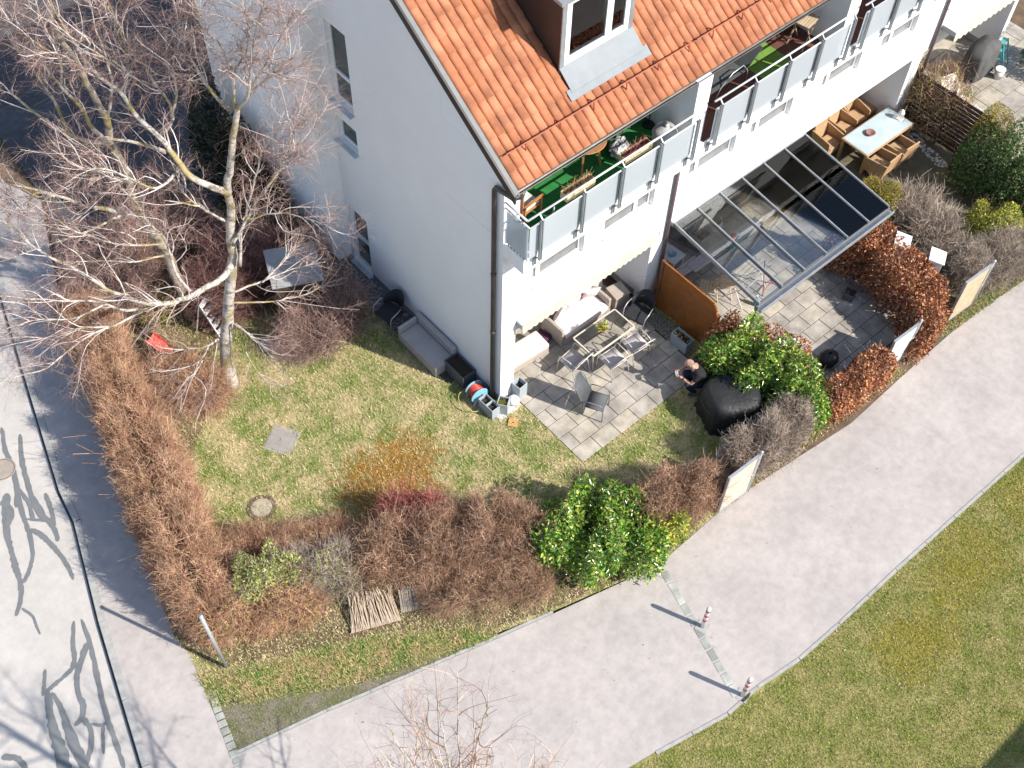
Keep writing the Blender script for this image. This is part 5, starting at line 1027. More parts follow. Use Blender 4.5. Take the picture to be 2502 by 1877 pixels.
# ---- balconies
t = thing('wooden_chair', 'orange wooden armchair with white cushion on the green balcony', 'chair', (0.78, 0.30, 5.766), -PI / 2 + 0.1)
MB().box(-0.26, 0.26, -0.25, 0.25, 0.38, 0.41).build('seat', M['wood'], t); MB().box(-0.23, 0.23, -0.22, 0.24, 0.412, 0.47).build('cushion', M['white'], t, bevel=0.02)
for s_ in (-1, 1):
    MB().box(s_ * 0.27 - 0.03, s_ * 0.27 + 0.03, -0.26, 0.30, 0.61, 0.64).build('arm', M['wood'], t, bevel=0.008)
    for y in (-0.23, 0.25): MB().box(s_ * 0.26 - 0.022, s_ * 0.26 + 0.022, y - 0.022, y + 0.022, 0, 0.608).build('leg', M['wood'], t)
MB().box(-0.25, 0.25, -0.29, -0.262, 0.42, 0.9).build('backrest', M['wood'], t)
t = thing('watering_can', 'pale blue watering can on the left end of the green balcony', 'watering can', (0.98, -0.28, 5.766), 0.5); MB().lathe([(0, 0), (0.11, 0), (0.12, 0.2), (0.08, 0.26), (0.05, 0.26), (0.06, 0.2), (0, 0.2)], n=18).build('body', M['planter'], t, smooth=True); MB().tube([(0.1, 0, 0.05), (0.22, 0, 0.2), (0.30, 0, 0.33)], [0.03, 0.02, 0.018], 8).build('spout', M['planter'], t, smooth=True); MB().tube([(-0.1, 0, 0.06), (-0.2, 0, 0.15), (-0.15, 0, 0.27), (0, 0, 0.30)], 0.012, 6).build('handle', M['planter'], t, smooth=True)
t = thing('garden_table', 'round wooden table mostly hidden under the eave on the green balcony', 'table', (2.75, 0.62, 5.766)); MB().lathe([(0, 0.70), (0.46, 0.70), (0.47, 0.715), (0.46, 0.73), (0, 0.73)], n=32).build('top', M['wood'], t)
for k in range(4): a = PI / 4 + k * PI / 2; MB().bar((0.38 * math.cos(a), 0.38 * math.sin(a), 0), (0.28 * math.cos(a), 0.28 * math.sin(a), 0.70), 0.045, 0.045).build('leg', M['wood'], t)
def flowerbox(label, x0, x1):
    t = thing('flower_box', label, 'flower box', ((x0 + x1) / 2, -0.44, 6.56), 0, 'flower boxes hung inside the balcony rail'); L_ = (x1 - x0) / 2; o = MB(); th = 0.015
    o.hull8([(-L_, -0.09, 0), (L_, -0.09, 0), (L_, 0.09, 0), (-L_, 0.09, 0), (-L_, -0.09, 0.02), (L_, -0.09, 0.02), (L_, 0.09, 0.02), (-L_, 0.09, 0.02)])
    o.box(-L_, L_, -0.10, -0.085, 0.021, 0.18).box(-L_, L_, 0.085, 0.10, 0.021, 0.18).box(-L_, -L_ + th, -0.085, 0.085, 0.021, 0.18).box(L_ - th, L_, -0.085, 0.085, 0.021, 0.18)
    o.build('trough', mat('yellowed_plastic', (0.60, 0.49, 0.27), (0.52, 0.42, 0.24), 6, 0.6), t); MB().box(-L_ + 0.016, L_ - 0.016, -0.084, 0.084, 0.022, 0.14).build('soil', M['soil'], t)
    MB().tube([(-L_ + 0.1, -0.1, 0.17), (-L_ + 0.1, -0.22, 0.40)], 0.008, 5).tube([(L_ - 0.1, -0.1, 0.17), (L_ - 0.1, -0.22, 0.40)], 0.008, 5).build('hook', M['galv'], t)
    return t
fb1 = flowerbox('flower box with pale dead stems at the left of the balcony rail', 1.18, 1.95); fb2 = flowerbox('flower box with pinkish dry plants right of the balcony rail middle', 2.78, 3.55)
t = thing('shopping_bag', 'black and white crumpled bag on the green carpet', 'bag', (3.55, 0.35, 5.766), 0.4); MB().ball((0, 0, 0.17), 0.28, 0.2, 0.19, 18, 9, 0.12, random.Random(4)).build('bag', mat('zebra_bag', (0.62, 0.62, 0.64), (0.02, 0.02, 0.02), 9, 0.6), t)
tw = MB(); n = 24; V = [(-0.45 + 0.9 * k / n, 0.05 * math.sin(k * 1.1) + 0.03 * math.sin(k * 2.7), z) for z in (0.15, 1.25) for k in range(n + 1)]; tw.add(V, [(k, k + 1, n + 2 + k, n + 1 + k) for k in range(n)])
t = thing('hanging_blanket', 'grey blue blanket hanging on a rack in the shaded balcony end', 'blanket', (4.0, 0.68, 5.766), 0.15); o = tw.build('cloth', mat('grey_blue_cloth', (0.33, 0.38, 0.42), (0.27, 0.31, 0.35), 4, 0.9), t, smooth=True); so = o.modifiers.new('s', 'SOLIDIFY'); so.thickness = 0.01
MB().tube([(-0.48, 0, 0), (-0.48, 0, 1.25), (0.48, 0, 1.25), (0.48, 0, 0)], 0.012, 6).build('rack', M['galv'], t)
t = thing('cloth_bundle', 'grey covered round stool at the right end of the green balcony', 'stool', (4.35, -0.18, 5.766)); MB().lathe([(0.22, 0), (0.25, 0.3), (0.28, 0.5), (0.22, 0.62), (0.0, 0.66)], n=24).build('cover', mat('silver_grey_cover', (0.42, 0.42, 0.41), None, 4, 0.6, 30, 0.4, 0.02), t, smooth=True); MB().ball((0.03, 0.0, 0.68), 0.05).build('knob', M['white'], t, smooth=True)
t = thing('antenna_pole', 'thin dark pole standing in the shaded balcony end', 'pole', (4.66, 0.55, 5.766)); MB().tube([(0, 0, 0), (0, 0, 2.0)], 0.014, 6).build('pole', M['black'], t)
MB().lathe([(0.14, 0), (0.14, 0.03), (0, 0.05)], n=16).build('base', M['black'], t)
t = thing('sun_lounger', 'grey framed sun lounger on the brown balcony', 'sun lounger', (6.75, 0.42, 5.766), 0.03); MB().box(-0.9, 0.5, -0.28, 0.28, 0.33, 0.36).build('seat', M['darkgrey'], t); MB().hull8([(0.5, -0.28, 0.33), (0.52, -0.28, 0.33), (0.52, 0.28, 0.33), (0.5, 0.28, 0.33), (0.98, -0.28, 0.75), (1.0, -0.28, 0.73), (1.0, 0.28, 0.73), (0.98, 0.28, 0.75)]).build('backrest', M['darkgrey'], t)
for s_ in (-1, 1): MB().tube([(-0.5, s_ * 0.3, 0), (-0.35, s_ * 0.3, 0.35), (0.0, s_ * 0.3, 0.58), (0.35, s_ * 0.3, 0.60), (0.55, s_ * 0.3, 0.35), (0.6, s_ * 0.3, 0)], 0.014, 6).build('arm', M['galv'], t, smooth=True)
tag(MB().box(7.7, 8.68, -0.1, 0.95, 5.767, 5.779).build('balcony_mat', M['turf_pale'], None), 'pale green mat lying on the brown balcony', 'mat')
t = thing('folding_table', 'pale slatted folding table at the far end of the brown balcony', 'table', (9.28, 0.25, 5.766), 0.2); o = MB()
for k in range(7): o.box(-0.26, 0.26, -0.24 + k * 0.07, -0.24 + k * 0.07 + 0.058, 0.68, 0.70)
o.build('top', M['wood_pale'], t)
for s_ in (-1, 1): MB().bar((-0.22, s_ * 0.2, 0), (0.22, s_ * 0.2, 0.68), 0.03, 0.02).build('leg', M['wood_pale'], t); MB().bar((0.22, s_ * 0.17, 0), (-0.22, s_ * 0.17, 0.68), 0.03, 0.02).build('leg', M['wood_pale'], t)
# ---- corner of the garden by the birch: shed, stump, toys
t = thing('garden_shed', 'small garden shed with pale grey flat roof behind the birch', 'shed', (-2.05, 5.25, 0), -0.42)
MB().hull8([(-0.62, -0.58, 1.86), (0.62, -0.58, 1.80), (0.62, 0.62, 1.86), (-0.62, 0.62, 1.92), (-0.62, -0.58, 1.89), (0.62, -0.58, 1.83), (0.62, 0.62, 1.89), (-0.62, 0.62, 1.95)]).build('roof', mat('grey_sheet_roof', (0.33, 0.335, 0.34), (0.26, 0.265, 0.27), 2.5, 0.7, fine=0.1), t)
w_ = MB()
for k in range(9): w_.box(-0.54, 0.54, -0.5, -0.47, k * 0.2, k * 0.2 + 0.185)
w_.box(-0.54, 0.54, 0.5, 0.53, 0, 1.8).box(-0.54, -0.51, -0.47, 0.5, 0, 1.8).box(0.51, 0.54, -0.47, 0.5, 0, 1.8).build('wall', dk, t)
MB().box(-0.3, 0.2, -0.53, -0.505, 0.05, 1.65).build('door', M['dormer'], t)
t = thing('bin_store', 'black bin box in the corner of gable and stair wing', 'bin', (-0.98, 5.6, 0), 0.0); MB().box(-0.3, 0.3, -0.3, 0.3, 0.02, 0.85).build('body', M['black'], t, bevel=0.02); MB().hull8([(-0.32, -0.33, 0.852), (0.32, -0.33, 0.852), (0.32, 0.32, 0.852), (-0.32, 0.32, 0.852), (-0.30, -0.3, 0.90), (0.30, -0.3, 0.90), (0.30, 0.3, 0.95), (-0.30, 0.3, 0.95)]).build('lid', M['dark_metal'], t)
t = thing('tree_stump', 'pale sawn tree stump on the lawn edge beside the birch', 'stump', (-3.3, 5.0, 0)); MB().lathe([(0.19, 0), (0.17, 0.14), (0.16, 0.15), (0, 0.153)], n=22).build('stump', mat('sawn_wood', (0.52, 0.46, 0.40), (0.42, 0.36, 0.30), 12, 0.9), t)
t = thing('step_ladder', 'white slatted step ladder standing behind the birch trunk', 'step ladder', (-4.0, 6.2, 0), 0.5)
for s_ in (-1, 1): MB().bar((s_ * 0.22, -0.25, 0), (s_ * 0.18, 0.15, 1.15), 0.03, 0.05).build('rail', M['white'], t); MB().bar((s_ * 0.22, 0.45, 0), (s_ * 0.18, 0.17, 1.1), 0.025, 0.03).build('rail', M['white'], t)
for k in range(5): z = 0.2 + k * 0.22; MB().box(-0.19, 0.19, -0.25 + z * 0.35 - 0.06, -0.25 + z * 0.35 + 0.06, z, z + 0.025).build('step', M['white'], t)
t = thing('playground_slide', 'bright red plastic slide half hidden by birch twigs', 'toy slide', (-5.35, 6.25, 0), 0.5); t.scale = (0.7, 0.7, 0.7)
V = []; n = 12
for k in range(n + 1):
    u = k / n; y = -0.55 + 1.1 * u; z = 0.75 * (u ** 1.3) + 0.12
    for x, dz in ((-0.24, 0.16), (-0.2, 0.0), (0.2, 0.0), (0.24, 0.16)): V.append((x, y, z + dz))
o = MB().add(V, [(4 * k + j, 4 * k + j + 1, 4 * k + j + 5, 4 * k + j + 4) for k in range(n) for j in range(3)]).build('chute', M['redplastic'], t); so = o.modifiers.new('s', 'SOLIDIFY'); so.thickness = 0.02
for s_ in (-1, 1): MB().bar((s_ * 0.22, 0.6, 0), (s_ * 0.22, 0.52, 1.0), 0.05, 0.05).build('leg', M['redplastic'], t)
t = thing('reed_mat', 'weathered pale reed mats leaning out at the foot of the hedge', 'reed mat', (-5.65, -2.35, 0.0), -0.42); o = MB(); rg = random.Random(5)
for k in range(70):
    x = -0.52 + k * 0.0155; l = rg.uniform(0.45, 0.8); o.tube([(x + rg.uniform(-.01, .01), -0.36, 0.04 + rg.uniform(0, 0.02)), (x * 0.75 + rg.uniform(-.09, .09), -0.36 + l, 0.30 + rg.uniform(-0.03, 0.05))], 0.009, 5)
o.build('reeds', mat('dry_reed', (0.52, 0.42, 0.32), (0.40, 0.31, 0.23), 14, 0.9, fine=0.2), t)
t2 = thing('reed_mat', 'smaller grey reed mat to the right of the pale one', 'reed mat', (-4.75, -2.72, 0.0), -0.48); o = MB()
for k in range(46): x = -0.36 + k * 0.0155; l = rg.uniform(0.4, 0.55); o.tube([(x + rg.uniform(-.01, .01), -0.25, 0.03), (x * 0.9, -0.25 + l, 0.25 + rg.uniform(-0.03, 0.05))], 0.009, 5)
o.build('reeds', mat('grey_reed', (0.34, 0.30, 0.25), (0.26, 0.22, 0.18), 14, 0.9, fine=0.2), t2)
# white boxes behind the tall beech hedge
for lb, x, y in (('white wooden box showing above the beech hedge, nearest the pergola post', 10.35, -3.55), ('white wooden box showing above the beech hedge, nearer the tan gate', 10.6, -4.45)):
    t = thing('nest_box', lb, 'box', (x, y, 0.0), 0.5, 'white boxes behind the beech hedge'); MB().box(-0.2, 0.2, -0.16, 0.16, 1.0, 1.38).build('body', M['white'], t, bevel=0.006); MB().hull8([(-0.23, -0.2, 1.381), (0.23, -0.2, 1.381), (0.23, 0.2, 1.381), (-0.23, 0.2, 1.381), (-0.23, -0.2, 1.40), (0.23, -0.2, 1.40), (0.23, 0.2, 1.46), (-0.23, 0.2, 1.46)]).build('lid', M['white'], t); MB().box(-0.03, 0.03, -0.03, 0.03, 0, 0.998).build('post', M['wood_pale'], t)
# ---- person crouching with a remote control
def skin_obj(name, chains, m, parent, sub=2):
    """one continuous surface grown from joints: chains = lists of (co, radius); first joint of the first chain is the root"""
    V = []; E = []; Rr = []; idx = {}
    for ch in chains:
        prev = None
        for co, r in ch:
            k = tuple(round(v, 4) for v in co)
            if k not in idx: idx[k] = len(V); V.append(co); Rr.append(r)
            i = idx[k]
            if prev is not None: E.append((prev, i))
            prev = i
    me = bpy.data.meshes.new(name); me.from_pydata(V, E, []); o = bpy.data.objects.new(name, me); COL.objects.link(o); o.parent = parent
    md = o.modifiers.new('skin', 'SKIN'); md.use_smooth_shade = True
    for i, sv in enumerate(me.skin_vertices[0].data):
        r = Rr[i]; sv.radius = r if hasattr(r, '__len__') else (r, r); sv.use_root = (i == 0)
    sb = o.modifiers.new('sub', 'SUBSURF'); sb.levels = sub; sb.render_levels = sub
    me.materials.append(m); return o
P_ = thing('person', 'person crouching by the laurel in black shirt and dark jeans with a remote control', 'person', (3.95, -2.85, 0.0)); ox, oy = 3.95, -2.85
F_ = Vector((-0.80, 0.60, 0)); Sd = Vector((0.60, 0.80, 0))    # facing, and the person's right-hand side
def B(f, s_, z): v = F_ * f + Sd * s_; return (v.x, v.y, z)
hip, sp, ch, nk = B(-0.02, 0, 0.40), B(0.07, 0, 0.60), B(0.18, 0, 0.80), B(0.27, 0, 0.91)
shR, shL = B(0.17, 0.21, 0.84), B(0.17, -0.21, 0.84); elR, elL = B(0.30, 0.25, 0.60), B(0.30, -0.26, 0.60); wrR, wrL = B(0.50, 0.10, 0.66), B(0.50, -0.11, 0.66)
haR, haL = B(0.55, 0.075, 0.67), B(0.55, -0.08, 0.67)
arm = lambda s_, e, w_, h_: [(ch, 0.125), (s_, 0.062), (tuple((Vector(s_) + Vector(e)) / 2), 0.048), (e, 0.042), (tuple((Vector(e) + Vector(w_)) / 2), 0.038), (w_, 0.027), (h_, 0.034)]
legk = lambda s_: [(hip, 0.15), (B(0.0, s_ * 0.10, 0.34), 0.095), (B(0.22, s_ * 0.15, 0.42), 0.078), (B(0.38, s_ * 0.17, 0.46), 0.058), (B(0.25, s_ * 0.155, 0.26), 0.055), (B(0.10, s_ * 0.14, 0.07), 0.040), (B(0.20, s_ * 0.15, 0.045), 0.038), (B(0.28, s_ * 0.155, 0.035), 0.03)]
skin_obj('body', [[(hip, 0.145), (sp, 0.13), (ch, 0.125), (nk, 0.055), (B(0.31, 0, 0.96), 0.052)], arm(shR, elR, wrR, haR), arm(shL, elL, wrL, haL), legk(1), legk(-1)], M['skin'], P_)
hd = MB(); V = []; n, m_ = 24, 16      # head bowed towards the hands: shaped skull with brow, nose, chin and ears
hc = Vector(B(0.36, 0, 1.03)); up = (Vector((0, 0, 1)) * 0.72 + F_ * 0.30).normalized(); fw = (F_ - up * F_.dot(up)).normalized(); sd = Sd
for i in range(m_ + 1):
    th = PI * i / m_
    for k in range(n):
        a = 2 * PI * k / n; x, y, z = math.sin(th) * math.cos(a), math.sin(th) * math.sin(a), math.cos(th)
        rx = 0.100 if x < 0 else 0.092; face = max(0.0, x)
        wx = x * rx + (0.012 * math.exp(-((z + 0.75) / 0.25) ** 2) * face); wy = y * 0.074 * (1 - 0.22 * max(0, -z)); wz = z * 0.118
        wx += 0.022 * math.exp(-(y / 0.16) ** 2 - ((z + 0.18) / 0.16) ** 2) * (face > 0.3)          # nose
        wx += 0.006 * math.exp(-((z - 0.16) / 0.1) ** 2) * face; wx -= 0.010 * math.exp(-((abs(y) - 0.38) / 0.16) ** 2 - ((z + 0.0) / 0.1) ** 2) * (face > 0.3)   # brow, eye sockets
        V.append(hc + fw * wx + sd * wy + up * wz)
hd.add(V, [(i * n + k, (i + 1) * n + k, (i + 1) * n + (k + 1) % n, i * n + (k + 1) % n) for i in range(m_) for k in range(n)])
hd.build('head', M['skin'], P_, smooth=True)
for s_ in (-1, 1):
    c_ = hc + sd * s_ * 0.076 - up * 0.008 - fw * 0.005; MB().ball(c_, 0.018, 0.018, 0.032, 10, 8).build('ear', M['skin'], P_, smooth=True)
    e_c = hc + fw * 0.083 + sd * s_ * 0.030 + up * 0.004; MB().ball(e_c, 0.011).build('eye', M['white'], P_, smooth=True)
MB().ball(hc + fw * 0.086 - up * 0.062, 0.010, 0.022, 0.006, 10, 6).build('mouth', mat('lips', (0.36, 0.15, 0.13), None, 5, 0.5), P_, smooth=True)
hairm = mat('cropped_hair', (0.25, 0.17, 0.14), (0.33, 0.21, 0.17), 30, 0.9)
hs = MB(); q = [hc + (v - hc) * 1.012 for v in V]; hs.add(q, [(i * n + k, (i + 1) * n + k, (i + 1) * n + (k + 1) % n, i * n + (k + 1) % n) for i in range(2, 9) for k in range(n) if 7 <= k <= 17]); hs.build('cropped_hair', hairm, P_, smooth=True)
slv = lambda s_, e: [(ch, 0.14), (s_, 0.088), (tuple(Vector(s_) * 0.35 + Vector(e) * 0.65), 0.072)]
skin_obj('shirt', [[(B(-0.06, 0, 0.34), 0.175), (hip, 0.19), (sp, 0.18), (ch, 0.165), (tuple(Vector(ch) * 0.4 + Vector(nk) * 0.6), 0.085)], slv(shR, elR), slv(shL, elL)], M['shirt'], P_)
tl = lambda s_: [(hip, 0.158), (B(0.0, s_ * 0.10, 0.33), 0.108), (B(0.22, s_ * 0.15, 0.42), 0.090), (B(0.385, s_ * 0.17, 0.46), 0.070), (B(0.25, s_ * 0.155, 0.26), 0.066), (B(0.115, s_ * 0.14, 0.10), 0.056)]
skin_obj('jeans', [tl(1), tl(-1)], M['jeans'], P_)
for s_ in (-1, 1): skin_obj('shoe', [[(B(0.08, s_ * 0.14, 0.045), 0.045), (B(0.18, s_ * 0.148, 0.045), 0.046), (B(0.29, s_ * 0.155, 0.04), 0.036)]], M['darkgrey'], P_)
for s_, h_, w_ in ((1, haR, wrR), (-1, haL, wrL)):
    hv = Vector(h_); fdir = F_.copy(); inn = -Sd * s_
    for k, (o_, l_) in enumerate(((0.024, 0.068), (0.008, 0.076), (-0.008, 0.072), (-0.024, 0.056))):
        a = hv + fdir * 0.025 + Vector((0, 0, -0.006)) + fdir * (-0.004 * k) + inn * 0.0 + Vector((0, 0, 1)) * o_ * 0.9
        skin_obj('finger', [[(tuple(a - fdir * 0.012), 0.0095), (tuple(a + fdir * l_ * 0.45 + inn * 0.004), 0.009), (tuple(a + fdir * l_ * 0.62 + inn * 0.022), 0.0085), (tuple(a + fdir * l_ * 0.60 + inn * 0.043), 0.0075)]], M['skin'], P_, 1)
    th_ = hv + Vector((0, 0, 0.028)); skin_obj('thumb', [[(tuple(hv + Vector((0, 0, 0.015))), 0.012), (tuple(th_ + inn * 0.022 + fdir * 0.02), 0.0105), (tuple(th_ + inn * 0.045 + fdir * 0.035), 0.009)]], M['skin'], P_, 1)
wv = Vector(wrL) * 0.8 + Vector(elL) * 0.2; ax = (Vector(wrL) - Vector(elL)).normalized(); MB().tube([wv - ax * 0.014, wv + ax * 0.014], 0.036, 14).build('watch', M['black'], P_, smooth=True)
t = thing('remote_control', 'grey drone remote control held in the hands of the crouching person', 'remote control', (ox + 0.595 * F_.x, oy + 0.595 * F_.y, 0.672), math.atan2(Sd.y, Sd.x))
MB().box(-0.075, 0.075, -0.045, 0.04, -0.018, 0.018).build('body', mat('light_grey_plastic', (0.42, 0.42, 0.43), None, 5, 0.5), t, bevel=0.012)
MB().box(-0.07, 0.07, 0.045, 0.054, -0.03, 0.045).build('phone', M['black'], t, bevel=0.003)
for s_ in (-1, 1): MB().tube([(s_ * 0.045, -0.01, 0.018), (s_ * 0.045, -0.01, 0.034)], 0.007, 8).build('stick', M['black'], t)

P_.scale = (1.1, 1.1, 1.1)
t.location = (ox + 1.1 * 0.595 * F_.x, oy + 1.1 * 0.595 * F_.y, 0.74)
# join the person's skin pieces into one continuous body mesh
def join_eval(root, names, newname):
    dg = bpy.context.evaluated_depsgraph_get(); bm = bmesh.new(); mats = []; dead = []
    for o in list(root.children):
        if o.name.split('.')[0] not in names: continue
        ev = o.evaluated_get(dg); me = bpy.data.meshes.new_from_object(ev); mm = o.data.materials[0]
        if mm not in mats: mats.append(mm)
        me.polygons.foreach_set("material_index", [mats.index(mm)] * len(me.polygons)); me.polygons.foreach_set("use_smooth", [True] * len(me.polygons))
        bm.from_mesh(me); dead.append(o)
    for o in dead: bpy.data.objects.remove(o)
    me = bpy.data.meshes.new(newname); bm.to_mesh(me); bm.free(); o = bpy.data.objects.new(newname, me); COL.objects.link(o); o.parent = root
    for mm in mats: me.materials.append(mm)
bpy.context.view_layer.update()
join_eval(P_, {'body', 'head', 'ear', 'eye', 'mouth', 'finger', 'thumb'}, 'body')

# ================================================= PLANTS
def unit(v): return v / (np.linalg.norm(v, axis=-1, keepdims=True) + 1e-9)
def twig_arrays(P, D, L, r0, r1, rng, segs=2, sides=3, bend=0.35, droop=0.0):
    n = len(P); D = unit(D); t = np.linspace(0, 1, segs + 1)
    B_ = rng.normal(0, bend, (n, 3)); B2 = rng.normal(0, bend * 0.5, (n, 3)) * (segs > 2)
    pts = P[:, None] + D[:, None] * (L[:, None] * t)[..., None] + (B_[:, None] * (t ** 2)[None, :, None] + B2[:, None] * np.sin(t * PI * 1.5)[None, :, None]) * L[:, None, None] * 0.5
    pts[..., 2] -= droop * (t ** 2)[None] * L[:, None]
    u = unit(np.cross(D, rng.normal(0, 1, (n, 3)))); v = np.cross(D, u)
    rad = r0[:, None] * (1 - t) + r1[:, None] * t; a = 2 * PI * np.arange(sides) / sides
    ring = u[:, None, None] * np.cos(a)[None, None, :, None] + v[:, None, None] * np.sin(a)[None, None, :, None]
    V = pts[:, :, None] + ring * rad[:, :, None, None]
    b = np.arange(n)[:, None, None] * ((segs + 1) * sides); i = np.arange(segs)[None, :, None]; k = np.arange(sides)[None, None, :]; k2 = (k + 1) % sides
    F = np.stack([b + i * sides + k, b + i * sides + k2, b + (i + 1) * sides + k2, b + (i + 1) * sides + k], -1).reshape(-1, 4)
    return V.reshape(-1, 3), F, pts
def cat_mesh(parts):
    off = 0; Vs = []; Fs = []
    for V, F in parts: Vs.append(V); Fs.append(F + off); off += len(V)
    return np.concatenate(Vs), np.concatenate(Fs)
def leaf_arrays(P, N, size, rng, asp=0.4, fold=0.25, up=0.3, spread=0.8):
    n = len(P); ax = unit(unit(N) * 0.6 + rng.normal(0, spread, (n, 3)) + np.array([0, 0, up * 0.5])); nr = unit(unit(N) + rng.normal(0, 0.6, (n, 3)) + np.array([0, 0, up]))
    s = unit(np.cross(ax, nr)); nr = np.cross(s, ax); l = size * rng.uniform(0.65, 1.25, n); w = l * asp * rng.uniform(0.8, 1.2, n)
    b = P; tip = P + ax * l[:, None] - nr * (l * 0.12)[:, None]; mid = P + ax * (l * 0.48)[:, None]
    a = mid + s * w[:, None] * 0.5 + nr * (w * fold)[:, None]; c = mid - s * w[:, None] * 0.5 + nr * (w * fold)[:, None]
    V = np.stack([b, a, tip, c], 1).reshape(-1, 3); i = np.arange(n)[:, None] * 4
    return V, np.concatenate([i + np.array([[0, 1, 2]]), i + np.array([[0, 2, 3]])], 1).reshape(-1, 3)
def spine_shell(sp, n, rng, inner=0.45, lump=0.12, seed=0):
    """points on and in a hedge whose spine is (x, y, halfwidth, height); returns point, outward normal, depth 0..1"""
    sp = np.array(sp, float); seg = np.hypot(*np.diff(sp[:, :2], axis=0).T); cum = np.r_[0, np.cumsum(seg)]
    w_avg = sp[:, 2].mean(); t = rng.uniform(-w_avg * 0.8, cum[-1] + w_avg * 0.8, n); tc = np.clip(t, 0, cum[-1])
    X = np.stack([np.interp(tc, cum, sp[:, k]) for k in range(4)], 1); i = np.clip(np.searchsorted(cum, tc) - 1, 0, len(seg) - 1)
    d = np.diff(sp[:, :2], axis=0)[i] / seg[i][:, None]; nn = np.stack([-d[:, 1], d[:, 0]], 1)
    end = (t - tc) / (w_avg * 0.8)                                    # -1..1 beyond the ends
    th = rng.uniform(0.02, PI - 0.02, n); e = 0.65; ca, sa = np.cos(th), np.sin(th)
    k = np.sqrt(np.maximum(0.02, 1 - end ** 2)); rad = 1 - inner * rng.uniform(0, 1, n) ** 2
    L1 = np.sin(tc * 3.1 + seed) * np.cos(th * 3 + seed * 2 + tc * 1.7) + np.sin(tc * 7.3 + seed * 3 + th * 2) * 0.6
    rad = rad * (1 + lump * L1)
    off = np.sign(ca) * np.abs(ca) ** e * X[:, 2] * rad * k; z = np.abs(sa) ** e * X[:, 3] * rad * (0.35 + 0.65 * k)
    P = np.stack([X[:, 0] + nn[:, 0] * off + d[:, 0] * (t - tc), X[:, 1] + nn[:, 1] * off + d[:, 1] * (t - tc), z + 0.03], 1)
    N = np.stack([nn[:, 0] * ca + d[:, 0] * end, nn[:, 1] * ca + d[:, 1] * end, sa], 1)
    return P, unit(N), rad
def ball_shell(c, r, n, rng, inner=0.45, lump=0.1, seed=0, half=True):
    D = unit(rng.normal(0, 1, (n, 3)))
    if half: D[:, 2] = np.abs(D[:, 2]) - 0.15 * (rng.uniform(0, 1, n) < 0.4)
    rad = (1 - inner * rng.uniform(0, 1, n) ** 2) * (1 + lump * (np.sin(D[:, 0] * 5 + seed) * np.cos(D[:, 1] * 4 + seed * 2) + 0.6 * np.sin(D[:, 2] * 7 + D[:, 0] * 6 + seed)))
    P = np.array(c) + D * np.array(r) * rad[:, None]; P[:, 2] = np.maximum(P[:, 2], 0.02)
    return P, unit(D / np.array(r)), rad
def twig_mesh(name, P, N, rng, m, L=(0.12, 0.3), r=(0.003, 0.0055), upw=0.5, jit=0.6, parent=None, segs=2, subs=0, droop=0.0):
    n = len(P); D = unit(N + np.array([0, 0, upw]) + rng.normal(0, jit, (n, 3))); l = rng.uniform(*L, n); r0 = rng.uniform(*r, n)
    V, F, pts = twig_arrays(P - D * l[:, None] * 0.5, D, l, r0, r0 * 0.45, rng, segs, 3, 0.4, droop); out = [(V, F)]
    for _ in range(subs):
        i = rng.integers(1, segs + 1, n); q = pts[np.arange(n), i]; d2 = unit(D + rng.normal(0, 0.75, (n, 3)))
        V2, F2, _p = twig_arrays(q, d2, l * rng.uniform(0.3, 0.7, n), r0 * 0.7, r0 * 0.35, rng, 1, 3, 0.3, droop); out.append((V2, F2))
    V, F = cat_mesh(out); return np_build(name, V, F, m, parent)
def stems(name, sp_pts, n, rng, m, parent, h, r=(0.006, 0.014), spread=0.25):
    k = rng.integers(0, len(sp_pts), n); P = sp_pts[k] + np.c_[rng.normal(0, spread * 0.4, (n, 2)), np.zeros(n)]; P[:, 2] = 0
    D = np.c_[rng.normal(0, spread, (n, 2)), np.ones(n)]; r0 = rng.uniform(*r, n)
    V, F, _ = twig_arrays(P, D, rng.uniform(0.6, 0.95, n) * h, r0, r0 * 0.4, rng, 3, 4, 0.25); return np_build(name, V, F, m, parent)
M['twig_red'] = leafmat('red_brown_twigs', [(0.050, 0.028, 0.020), (0.14, 0.070, 0.046), (0.22, 0.118, 0.078), (0.32, 0.21, 0.145), (0.23, 0.19, 0.10)], 0.8, 0.2, gain=2.5)
M['twig_brown'] = leafmat('brown_twigs', [(0.040, 0.028, 0.020), (0.12, 0.070, 0.046), (0.21, 0.125, 0.080), (0.36, 0.255, 0.185)], 0.8, 0.2, gain=2.4)
M['twig_grey'] = leafmat('grey_twigs', [(0.07, 0.055, 0.045), (0.20, 0.16, 0.13), (0.34, 0.28, 0.23), (0.44, 0.38, 0.32)], 0.8, 0.2, gain=1.6)
M['twig_crim'] = leafmat('crimson_twigs', [(0.09, 0.02, 0.02), (0.25, 0.05, 0.05), (0.36, 0.12, 0.10), (0.45, 0.27, 0.22)], 0.7, 0.3, gain=1.5)
M['twig_rose'] = leafmat('rosy_twigs', [(0.10, 0.04, 0.04), (0.24, 0.11, 0.10), (0.36, 0.19, 0.16), (0.48, 0.33, 0.28)], 0.75, 0.25)
M['twig_birch'] = leafmat('birch_twigs', [(0.055, 0.035, 0.032), (0.13, 0.080, 0.068), (0.21, 0.135, 0.115), (0.36, 0.27, 0.235)], 0.75, 0.25, gain=1.9)
M['beech_leaf'] = leafmat('copper_beech_leaf', [(0.11, 0.030, 0.014), (0.22, 0.065, 0.028), (0.34, 0.12, 0.045), (0.46, 0.21, 0.09), (0.60, 0.38, 0.22)], 0.45, 0.5, 0.15, pos=[0, 0.25, 0.55, 0.85, 1], gain=1.25)
